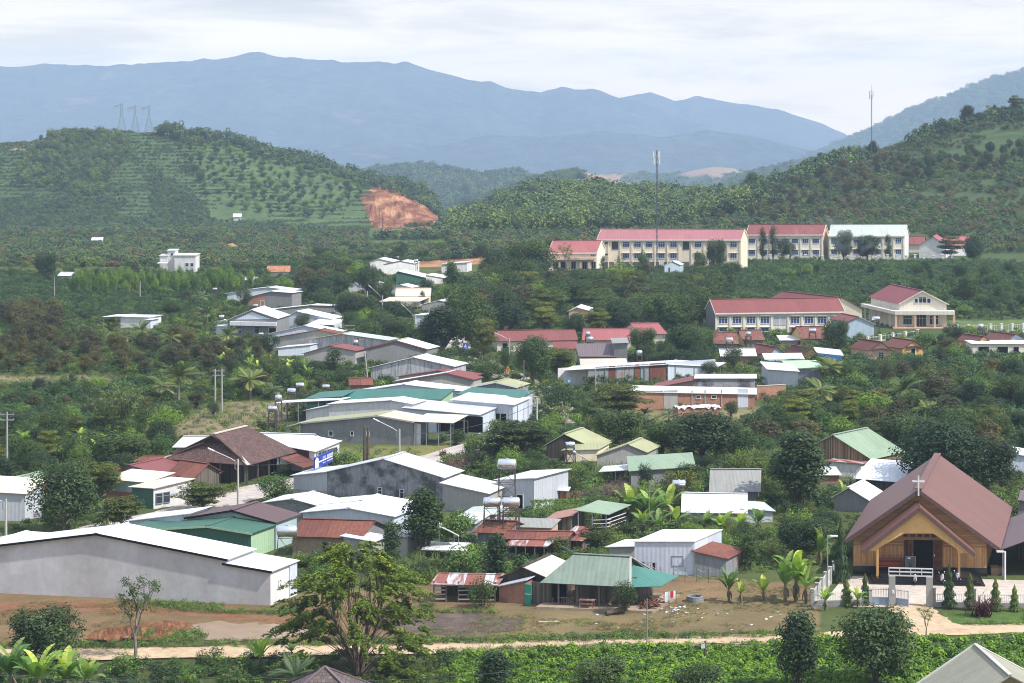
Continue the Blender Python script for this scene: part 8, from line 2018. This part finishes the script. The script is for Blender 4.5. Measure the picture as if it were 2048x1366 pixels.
def tank(px, ty, wpx, base, label, az=0.15, name='water_tank', tower=True, vert=False, spread=1.0):
    """a stainless tank lying on a steel tower (or standing, if vert)"""
    g = ground(px, base); s = F/g.y; z = (base-ty)/s; L_ = wpx/s; r = L_*.27; p = Vector((g.x, g.y, g.z)); root = empty(name, p, label, 'water tank', 'stainless steel water tanks')
    u = Vector((math.cos(az), math.sin(az), 0)); v = Vector((-u.y, u.x, 0)); c = p+ZV*z
    if vert:
        r = L_/2; m = MB(); m.tube([c-ZV*r*.75, c-ZV*r*.7, c+ZV*r*.6, c+ZV*r*.85, c+ZV*r], [r*.9, r, r, r*.8, r*.25], 16); o = m.build('tank', INOX, root, smooth=True); zz = z-r*.75
    else:
        m = MB(); a = L_/2; m.tube([c-u*a, c-u*a*.94, c-u*a*.8, c+u*a*.8, c+u*a*.94, c+u*a], [r*.45, r*.82, r, r, r*.82, r*.45], 18); o = m.build('tank', INOX, root, smooth=True); zz = z-r
        m = MB(); m.tube([c+ZV*r*.95, c+ZV*r*1.12], r*.3, 10); m.build('lid', INOX, o)
        for k in (-.55, .55):
            m = MB(); q = c+u*a*k; m.bar(q-v*r*.8-ZV*r*1.0, q+v*r*.8-ZV*r*1.0, .08); m.bar(q-v*r*.7-ZV*r*1.0, q-v*r*.85-ZV*r*.2, .05); m.bar(q+v*r*.7-ZV*r*1.0, q+v*r*.85-ZV*r*.2, .05); m.build('cradle', STEEL, root)
    w_ = max(.45, L_*.42); d_ = max(.4, r*.9); t = .07 if wpx > 24 else .10; top = zz-.05
    cs = [(-1, -1), (1, -1), (1, 1), (-1, 1)]; P = lambda i, zq: p+u*cs[i % 4][0]*w_*(1+.18*spread*(1-zq/max(top, .1)))+v*cs[i % 4][1]*d_*(1+.18*spread*(1-zq/max(top, .1)))+ZV*zq
    for i in range(4):
        m = MB(); m.bar(P(i, -.3), P(i, top), t); m.build('leg', RSTEEL, root)
    m = MB(); n = max(1, int(top/1.5))
    for i in range(4): m.bar(P(i, top), P(i+1, top), t)
    for k in range(n):
        za, zb = top*k/n, top*(k+1)/n
        for i in range(4): m.bar(P(i, za), P(i+1, zb), t*.6); m.bar(P(i, zb), P(i+1, zb), t*.6)
    m.build('bracing', RSTEEL, root); return root
for a in [(574, 1062, 42, 1124, 'large steel tank on a black tower beside the rusty roofed house', .1), (1014, 928, 38, 1078, 'steel tank on the tallest tower in front of the tall corrugated shed', -.1), (984, 1004, 36, 1086, 'left steel tank of the two side by side below the tallest tank tower', .1), (1022, 1004, 36, 1088, 'right steel tank of the two side by side below the tallest tank tower', .1),
          (600, 770, 17, 832, 'upper steel tank of the cluster left of the teal roofed shed', 0), (583, 781, 17, 838, 'steel tank just left of the upper one by the teal roofed shed', 0), (652, 773, 15, 803, 'small steel tank behind the teal roofed shed', 0), (545, 817, 18, 868, 'lowest steel tank of the cluster left of the grey cement house', 0),
          (1140, 889, 20, 926, 'steel tank with solar panel by the yellow green roof', .2), (1358, 967, 27, 1018, 'boxy pale steel tank in the bushes above the bright white roof', 0), (1459, 679, 15, 722, 'small steel tank above the pale blue gable', 0), (1625, 661, 15, 692, 'steel tank on the red brown roof below the school', 0), (1752, 637, 15, 674, 'steel tank between narrow white house and assembly hall', 0),
          (430, 578, 9, 604, 'small far steel tank right of the round tree rows', 0), (443, 633, 11, 662, 'steel tank beside the broad white gable', .2), (511, 611, 9, 632, 'small steel tank before the brick and plaster house', 0), (794, 515, 7, 532, 'tiny steel tank on the house by the earth cut', 0), (832, 521, 8, 548, 'tiny steel tank right of the one by the earth cut', 0), (522, 668, 10, 700, 'small steel tank before the grey house with white gable', 0)]:
    tank(*a[:5], az=a[5])
for a in [(557, 796, 14, 862, 'round upright steel tank in the cluster by the thin white canopy'), (1176, 668, 10, 705, 'upright tank before the left end of the pink red roof'), (1181, 679, 12, 708, 'lower upright tank above the mauve brown roof'), (1279, 706, 12, 742, 'upright tank right of the grey concrete block'), (1497, 668, 10, 694, 'upright tank among the low red roofs'), (1962, 653, 11, 690, 'upright tank above the cottages at the right'), (712, 685, 10, 720, 'upright tank left of the grey rendered house'), (766, 776, 10, 792, 'upright tank above the long white gable')]:
    tank(*a[:5], vert=True)
def solar(px, py, base, wpx, label, sgn=1):
    g = ground(px, base); s = F/g.y; p = Vector(g); z = (base-py)/s; k = wpx/s; root = empty('solar_heater', p, label, 'solar heater', 'solar water heaters')
    u = unit2((.8*sgn, .3)); v = Vector((-u.y, u.x, 0)); c = p+ZV*z
    m = MB(); m.tube([c-v*k*.32, c+v*k*.32], k*.13, 14); m.build('tank', INOX, root, smooth=True)
    m = MB(); a = c+u*k*.05-ZV*k*.08; b = a+u*k*.8-ZV*k*.42; m.slab([a-v*k*.3, a+v*k*.3, b+v*k*.3, b-v*k*.3], .06); q = m.build('panel', M_plain('solar_tubes', (.05, .05, .06), .3), root)
    m = MB(); m.bar(a-v*k*.3+ZV*.06, b-v*k*.3+ZV*.06, .1); m.bar(a+v*k*.3+ZV*.06, b+v*k*.3+ZV*.06, .1); m.bar(b-v*k*.3, b+v*k*.3, .12); m.build('frame', FRAME, q)
    for w in (-.28, .28):
        m = MB(); m.bar(p+v*k*w-ZV*.2, c+v*k*w-ZV*.1, .07); m.build('leg', STEEL, root)
        e = b+v*k*w; m = MB(); m.bar(Vector((e.x, e.y, p.z-.2)), e, .06); m.build('leg', STEEL, root)
solar(874, 1048, 1112, 48, 'solar water heater with pale panel beside the bright green round tree')
solar(1147, 904, 928, 26, 'solar water heater left of the pale yellow wall')
solar(450, 640, 668, 14, 'solar water heater left of the broad white gable', -1)
def lamp(px, top, base, ax, ay, label):
    g = ground(px, base); s = F/g.y; p = Vector(g); h = (base-top)/s; root = empty('street_lamp', p, label, 'street lamp', 'street lamps along the village road')
    m = MB(); m.tube([p-ZV*.3, p+ZV*h], [.15, .11], 10); m.build('pole', PALECONC, root)
    e = p+Vector(((ax-px)/s, -.4, (base-ay)/s)); k = p+ZV*(h-.9)+unit2((ax-px, 0))*.35; mid = k+ZV*.75
    m = MB(); m.tube([p+ZV*(h-1.2), k-ZV*.25, mid-ZV*.1, mid+(e-mid)*.2, e], .055, 6); a = m.build('arm', STEEL, root)
    m = MB(); d = (e-mid).normalized(); m.box(e+d*.3, d*.42, Vector((0, .14, 0)), ZV*.06); m.build('lamp_head', FRAME, a)
    m = MB(); m.bar(p+ZV*(h-1.2), k-ZV*.25, .05); m.build('bracket', STEEL, root)
for a in [(476, 918, 1022, 428, 900, 'street lamp before the dark tiled house'), (799, 858, 950, 757, 841, 'street lamp before the long grey cement house'), (1074, 797, 858, 1040, 766, 'street lamp at the road bend by the teal roof'), (12, 998, 1082, -12, 1000, 'street lamp at the left edge before the grey shed'), (1019, 676, 722, 993, 666, 'street lamp before the dark red roofed long house'), (765, 591, 640, 742, 574, 'street lamp below the cream sheet roof'), (735, 582, 626, 716, 569, 'street lamp left of the cream sheet roof'), (830, 628, 676, 808, 612, 'street lamp at the narrow white metal house')]:
    lamp(*a)
def pole(px, top, base, label, dbl=0, lean=0, m_=None, arms=True, r=.14, name='utility_pole'):
    g = ground(px, base); s = F/g.y; p = Vector(g); h = (base-top)/s; root = empty(name, p, label, 'pole')
    mm = m_ or CONC; u = Vector((1, 0, 0))
    for k in ((-dbl/2, dbl/2) if dbl else (0,)):
        m = MB(); m.tube([p+u*k-ZV*.3, p+u*(k+lean)+ZV*h], [r*1.2, r*.8], 8); m.build('pole', mm, root)
    if arms:
        for q in (.3, 1.0):
            m = MB(); c = p+u*lean+ZV*(h-q); m.bar(c-u*.9, c+u*.9, .12)
            for w in (-.8, 0, .8): m.bar(c+u*w, c+u*w+ZV*.22, .09)
            m.build('crossarm', STEEL, root)
    return root
pole(437, 738, 828, 'double concrete utility pole standing on the dry plot', dbl=1.0); pole(14, 824, 960, 'concrete utility pole at the left edge', arms=True); pole(729, 852, 930, 'dark vine wrapped pole, left of two on the grassy lot', m_=BARK, arms=False, r=.2); pole(736, 856, 930, 'dark vine wrapped pole, right of two on the grassy lot', m_=BARK, arms=False, r=.2)
pole(737, 706, 776, 'leaning grey pole above the rust red shed', lean=-.6, arms=False); pole(716, 676, 716, 'dark slim pole before the black streaked wall', arms=True, m_=BARK); pole(280, 562, 597, 'pale pole in the coffee field before the round trees', arms=False); pole(109, 556, 604, 'thin pole at the left of the coffee field', arms=False, r=.1); pole(1294, 1196, 1292, 'thin grey post beside the track', arms=False, r=.05, m_=STEEL); pole(1298, 960, 1068, 'thin bare stake in the banana grove', arms=False, r=.06, m_=PBARK)
pole(1048, 720, 770, 'grey pole by the dense round tree', arms=False, r=.1); pole(1191, 738, 786, 'pale post before the long open shed', r=.12, arms=False); pole(700, 648, 700, 'thin pole above the orange edged house', arms=True, m_=BARK, r=.1)
def meter_post():
    r = pole(1410, 1282, 1322, 'short dark post with small white meter box beside the track', arms=False, r=.1, m_=BARK, name='meter_post'); p = Vector(r.location); m = MB(); m.bx(p.x-.35, p.y-.28, p.z+1.15, p.x-.02, p.y-.1, p.z+1.6); m.build('meter_box', FRAME, r)
meter_post()
def wire(pts, label, sag=.8):
    b = MB()
    for a, c in zip(pts[:-1], pts[1:]):
        q = []
        for t in np.linspace(0, 1, 14): v = a.lerp(c, t); q.append(v-ZV*sag*4*t*(1-t))
        b.tube(q, .032, 4)
    tag(b.build('power_line', M_plain('cable', (.03, .03, .032), .6)), label, 'cable')
wire([at(-60, 1345, 3), at(480, 1352, 2.6), at(1000, 1345, 2.6), at(1410, 1286, 1.4), at(2100, 1270, 2.8)], 'thin black cable hanging along the near edge of the track', .5)
wire([at(-40, 846, 5.5), at(14, 834, 6.5), at(437, 746, 8.3)], 'power cable from the left edge to the double pole')
wire([at(476, 930, 4.8), at(799, 868, 5.0), at(1074, 806, 5.0)], 'cable strung between the street lamps of the village road', 1.2)
def mast(px, top, base, d, label, w0=.55, ants=True):
    s = F/d; p = atd(px, base, d); p.z = landz(p.x, p.y); h = H-(top-YH)/s-p.z; root = empty('mast', p, label, 'mast'); n = int(h/1.6); b = MB(); cs = [(0, .58), (-.5, -.29), (.5, -.29)]
    P = lambda i, z: p+Vector((cs[i % 3][0]*w0, cs[i % 3][1]*w0, z))
    for i in range(3): b.bar(P(i, -.3), P(i, h), .09)
    for k in range(n):
        for i in range(3): b.bar(P(i, h*k/n), P(i+1, h*(k+1)/n), .05)
    b.build('lattice', M_plain('mast_steel', (.10, .11, .12), .6), root)
    if ants:
        for zq, rr_ in ((h-1.2, .95), (h-3.0, .8)):
            for k in range(3):
                a = k*2.1+zq; m = MB(); c = p+Vector((math.cos(a)*rr_, math.sin(a)*rr_, zq)); m.bx(c.x-.18, c.y-.14, c.z-.9, c.x+.18, c.y+.14, c.z+.9); m.bar(c, p+ZV*zq, .08); m.build('antenna', FRAME, root)
        m = MB(); m.bar(p+ZV*h, p+ZV*(h+2.2), .08); m.build('rod', STEEL, root)
mast(1314, 300, 552, 612, 'tall guyed lattice phone mast before the long school block', .42); mast(1743, 180, 312, 1010, 'slim lattice mast on the crest of the right hill', .4); mast(1868, 236, 272, 1015, 'short thin post on the right hill crest', .4, False)
def pylon(px, top, base, d, label, arms=1):
    s = F/d; p = atd(px, base, d); p.z = landz(p.x, p.y)-.3; h = H-(top-YH)/s-p.z; root = empty('pylon', p, label, 'pylon', 'power pylons on the hill crest'); b = MB()
    def P(i, z):
        t = z/h; w_ = (2.4*(1-t/.62)+.55) if t < .62 else .55; c = [(-1, -1), (1, -1), (1, 1), (-1, 1)][i % 4]; return p+Vector((c[0]*w_, c[1]*w_, z))
    n = 11
    for k in range(n):
        a, c = h*k/n, h*(k+1)/n
        for i in range(4): b.bar(P(i, a), P(i, c), .13); b.bar(P(i, a), P(i+1, c), .07); b.bar(P(i+1, a), P(i, c), .07)
    PY_ = M_plain('pylon_steel', (.22, .25, .29), .6); b.build('lattice', PY_, root)
    m = MB(); z = h*.93; e = p+Vector((-4.8, 0, h*.88))
    for q in (-.5, .5): m.bar(p+Vector((-.5, q, z+.4)), e, .18); m.bar(p+Vector((-.5, q, h*.87)), e, .18)
    for k in (.3, .6): a = p+Vector((-.5, 0, z+.4)); c = p+Vector((-.5, 0, h*.87)); m.bar(a+(e-a)*k, c+(e-c)*(k+.12), .12)
    m.build('arm', PY_, root)
    for k, (x, z_) in enumerate([(-4.7, .80), (-4.2, .68)]):
        m = MB(); q = p+Vector((x, .3, h*z_)); m.bar(q, q+Vector((.7, 0, .25)), .22); m.bar(q+Vector((.35, 0, .15)), p+Vector((-.4, 0, h*(z_+.02))), .05); m.build('insulator', PY_, root)
pylon(243, 206, 268, 1425, 'left of the three steel pylons on the hill crest'); pylon(270, 210, 268, 1425, 'middle of the three steel pylons on the hill crest'); pylon(298, 210, 268, 1425, 'right of the three steel pylons on the hill crest')
def flag():
    g = ground(1203, 668); p = Vector((g.x, g.y+10, 0)); s = F/p.y; h = (H-p.z)-(645-YH)/s; root = empty('flag', p, 'red flag on a pole above the pink red roof', 'flag'); m = MB(); m.tube([p, p+ZV*h], .06, 6); m.build('pole', STEEL, root)
    b = MB(); n = 8
    for i in range(n+1):
        t = i/n; y = .18*math.sin(t*6); b.v += [tuple(p+Vector((.05+t*1.1, y, h-.1-t*.9))), tuple(p+Vector((.05+t*1.3, y+.1*t, h-1.6-t*.5)))]
    for i in range(n): b.f.append((2*i, 2*i+1, 2*i+3, 2*i+2)); b.m.append(0)
    b.build('cloth', M_plain('flag_red', (.62, .03, .03), .7), root)
flag()
def road_sign(px, top, base, wpx, col, label, tri=False):
    g = ground(px, base); s = F/g.y; p = Vector(g); h = (base-top)/s; w_ = wpx/s; root = empty('road_sign', p, label, 'road sign'); m = MB(); m.bar(p-ZV*.2, p+ZV*h, .08); m.build('post', STEEL, root)
    c = p+ZV*(h-w_/2)+Vector((0, -.08, 0)); u = UV_
    m = MB(); m.box(c, u*w_/2, VV_*.02, ZV*w_/2) if not tri else m.hexa([c-u*w_/2-ZV*w_/2-VV_*.02, c+u*w_/2-ZV*w_/2-VV_*.02, c+u*w_/2-ZV*w_/2+VV_*.02, c-u*w_/2-ZV*w_/2+VV_*.02, c-u*.03+ZV*w_/2-VV_*.02, c+u*.03+ZV*w_/2-VV_*.02, c+u*.03+ZV*w_/2+VV_*.02, c-u*.03+ZV*w_/2+VV_*.02])
    m.build('panel', col, root); m = MB(); k = Vector((0, -.03, 0))
    if tri: m.bar(c+k-ZV*w_*.3, c+k+ZV*w_*.12, w_*.14, .01)
    else: m.poly([c+k-u*w_*.32-ZV*w_*.3, c+k+u*w_*.32-ZV*w_*.3, c+k+ZV*w_*.32])
    m.build('symbol', DARK if tri else FRAME, root)
road_sign(931, 686, 716, 11, M_plain('road_sign_blue', (.03, .11, .55), .4), 'blue square sign with white triangle by the school fence'); road_sign(1016, 732, 756, 11, M_plain('road_sign_orange', (.75, .28, .02), .4), 'orange yellow warning sign by the road', True); road_sign(1138, 757, 775, 9, M_plain('road_sign_pale_blue', (.08, .30, .62), .4), 'pale blue square sign before the long open shed')
def plank(px, py, l_, w_, az, label, m_=None, tilt=0):
    p = ground(px, py); p.z = max(p.z, 0)+.04; u = Vector((math.cos(az), math.sin(az), tilt)).normalized(); v = Vector((-math.sin(az), math.cos(az), 0)); b = MB(); b.box(p+ZV*tilt*l_/2, u*l_/2, v*w_/2, ZV*.025); tag(b.build('plank', m_ or M_wood('pale_plank', (.42, .31, .19), .3)), label, 'plank', 'boards lying in the dirt yard')
plank(1098, 1244, 1.9, .5, .15, 'single pale board lying alone in the dirt yard')
for k, x in enumerate((1118, 1126, 1134)): plank(x, 1275, 1.0, .3, .5+.1*k, ('leftmost', 'middle', 'rightmost')[k]+' of three short boards at the edge of the track')
plank(1425, 1143, 1.6, .5, 1.0, 'pale board leaning against the rust roofed lean-to', tilt=1.2)
plank(980, 1224, 1.3, .7, .1, 'flat tan sheet on the grass left of the green door', m_=M_plain('tan_sheet', (.42, .30, .18), .8))
def log():
    p = ground(1238, 1230); b = MB(); a = Vector((p.x-1.2, p.y-.3, .22)); c = Vector((p.x+.7, p.y+.8, .45)); b.tube([a, c], [.2, .26], 12); tag(b.build('log', BARK), 'thick log lying under the small tree in the dirt yard', 'log')
log()
def well():
    p = ground(1390, 1203); root = empty('well_ring', p, 'low blackened brick ring in the dirt yard beside the bananas', 'well'); b = MB(); n = 20
    for i in range(n):
        a0, a1 = 6.283*i/n, 6.283*(i+1)/n; q = lambda a, r, z: (p.x+math.cos(a)*r, p.y+math.sin(a)*r, p.z+z)
        b.hexa([q(a0, .62, -.1), q(a0, .85, -.1), q(a1, .85, -.1), q(a1, .62, -.1), q(a0, .6, .55), q(a0, .82, .55), q(a1, .82, .55), q(a1, .6, .55)])
    b.build('ring', STONE, root)
well()
def laundry():
    a, b = ground(1328, 1212), ground(1352, 1208); root = empty('clothes_line', (a+b)/2, 'short clothes line with white and red washing in the dirt yard', 'clothes line')
    for p in (a, b):
        m = MB(); m.bar(p-ZV*.2, p+ZV*1.35, .06); m.build('post', GWOOD, root)
    m = MB(); m.bar(a+ZV*1.3, b+ZV*1.3, .02); m.build('line', STEEL, root); u = unit2(b-a); n = Vector((u.y, -u.x, 0))
    for k, (t, w_, h_, c) in enumerate([(.2, .34, .95, (.62, .63, .66)), (.42, .26, .8, (.35, .42, .55)), (.64, .34, .65, (.45, .03, .04)), (.88, .24, .75, (.66, .66, .66))]):
        m = MB(); p = a.lerp(b, t)+ZV*1.29; nn = 5
        for i in range(nn+1): x = (i/nn-.5)*w_; y = .05*math.sin(i*2.1+k); m.v += [tuple(p+u*x+n*y*.3), tuple(p+u*x*1.15+n*y-ZV*(h_*(1+.08*math.sin(i*3))))]
        for i in range(nn): m.f.append((2*i, 2*i+1, 2*i+3, 2*i+2)); m.m.append(0)
        m.build('garment', M_plain('cloth_%d' % k, c, .9), root)
laundry()
def laundry2():
    a, b = at(1268, 1122, 1.4), at(1312, 1126, 1.4); root = empty('clothes_line', Vector((a.x, a.y, 0)), 'clothes line with dark and pale washing before the boxy white shed', 'clothes line'); u = unit2(b-a); n = Vector((u.y, -u.x, 0)); m = MB(); m.bar(a, b, .025); m.build('line', STEEL, root)
    for p in (a, b):
        m = MB(); m.bar(Vector((p.x, p.y, -.2)), p+ZV*.1, .06); m.build('post', GWOOD, root)
    for k, (t, c) in enumerate([(.08, (.6, .45, .45)), (.2, (.05, .05, .07)), (.3, (.4, .3, .35)), (.42, (.10, .12, .2)), (.62, (.6, .6, .62)), (.9, (.015, .015, .018))]):
        m = MB(); p = a.lerp(b, t); m.box(p-ZV*.45, u*.13, n*.03, ZV*.45); m.build('garment', M_plain('wash_%d' % k, c, .9), root)
laundry2()
def wire_fence():
    a, b = ground(1300, 1160), ground(1440, 1166); root = empty('fence', (a+b)/2, 'sagging wire fence on thin stakes before the boxy white shed', 'fence'); n = 7; pr = None; rr = random.Random(2); L_ = MB()
    for i in range(n):
        p = a.lerp(b, i/(n-1)); q = p+Vector((rr.uniform(-.1, .1), 0, rr.uniform(1.3, 1.7))); m = MB(); m.bar(p-ZV*.2, q, .055); m.build('stake', GWOOD, root)
        if pr:
            for z in (.45, .85): L_.tube([pr[0].lerp(pr[1], z), (pr[0].lerp(pr[1], z)+p.lerp(q, z))/2-ZV*.18, p.lerp(q, z)], .014, 4)
        pr = (p, q)
    L_.build('wire', STEEL, root)
wire_fence()
def litter():
    b = MB(); rr = random.Random(8)
    for k in range(90):
        px, py = (rr.gauss(1345, 28), rr.gauss(1222, 6)) if k < 60 else (rr.uniform(1080, 1620), rr.uniform(1215, 1262)); p = ground(px, py); z = max(p.z, 0)+.03; s = rr.uniform(.05, .16); a = rr.uniform(0, 3); u = Vector((math.cos(a), math.sin(a), rr.uniform(-.2, .2))); v = Vector((-math.sin(a), math.cos(a), 0)); b.box(Vector((p.x, p.y, z)), u*s, v*s*.7, ZV*.02, m=k % 3)
    o = b.build('litter', [FRAME, P_LBLUE, M_plain('litter_brown', (.2, .15, .12))]); tag(o, 'scattered scraps of rubbish in the dirt yard', 'litter', kind='stuff')
litter()
def church_lamp():
    for px, top, base, ax, lb in [(1655, 1072, 1192, 1668, 'slim pole lamp with white head left of the church'), (2010, 1103, 1160, 2000, 'white pole lamp under the edge of the grey hall roof')]:
        g = ground(px, base); s = F/g.y; p = Vector(g); h = (base-top)/s; root = empty('pole_lamp', p, lb, 'lamp'); m = MB(); m.tube([p-ZV*.2, p+ZV*h], .06 if px < 2000 else .1, 8); m.build('pole', FRAME if px > 2000 else STEEL, root); m = MB(); e = p+ZV*h+UV_*(ax-px)/s; m.bar(p+ZV*h, e, .07); m.box(e, UV_*.35, VV_*.15, ZV*.07); m.build('lamp_head', FRAME, root)
church_lamp()
def smoke():
    a = ground(1712, 530); b = MB(); pts = [(a.x, a.y, 1), (a.x+1.5, a.y, 4.5), (a.x-2, a.y+1, 8), (a.x-8, a.y+3, 10.5), (a.x-17, a.y+4, 9.5)]
    b.tube(pts, [1.6, 4.2, 5.2, 4.4, 2.0], 14); g = NG('smoke'); g.t.nodes.remove(g.p); tc = g.n('ShaderNodeNewGeometry').outputs['Position']
    d = g.math('MULTIPLY', g.ramp(g.noise(tc, .22, 4, .6, .6), [(.50, 0.0), (.74, 1.0)]), .05); v = g.n('ShaderNodeVolumePrincipled', {'Color': (.72, .78, .90, 1), 'Density': d}); g.l(v.outputs[0], g.o.inputs['Volume'])
    o = b.build('smoke', g.m); tag(o, 'thin bluish smoke drifting before the grey green school roof', 'smoke', kind='stuff')
smoke()
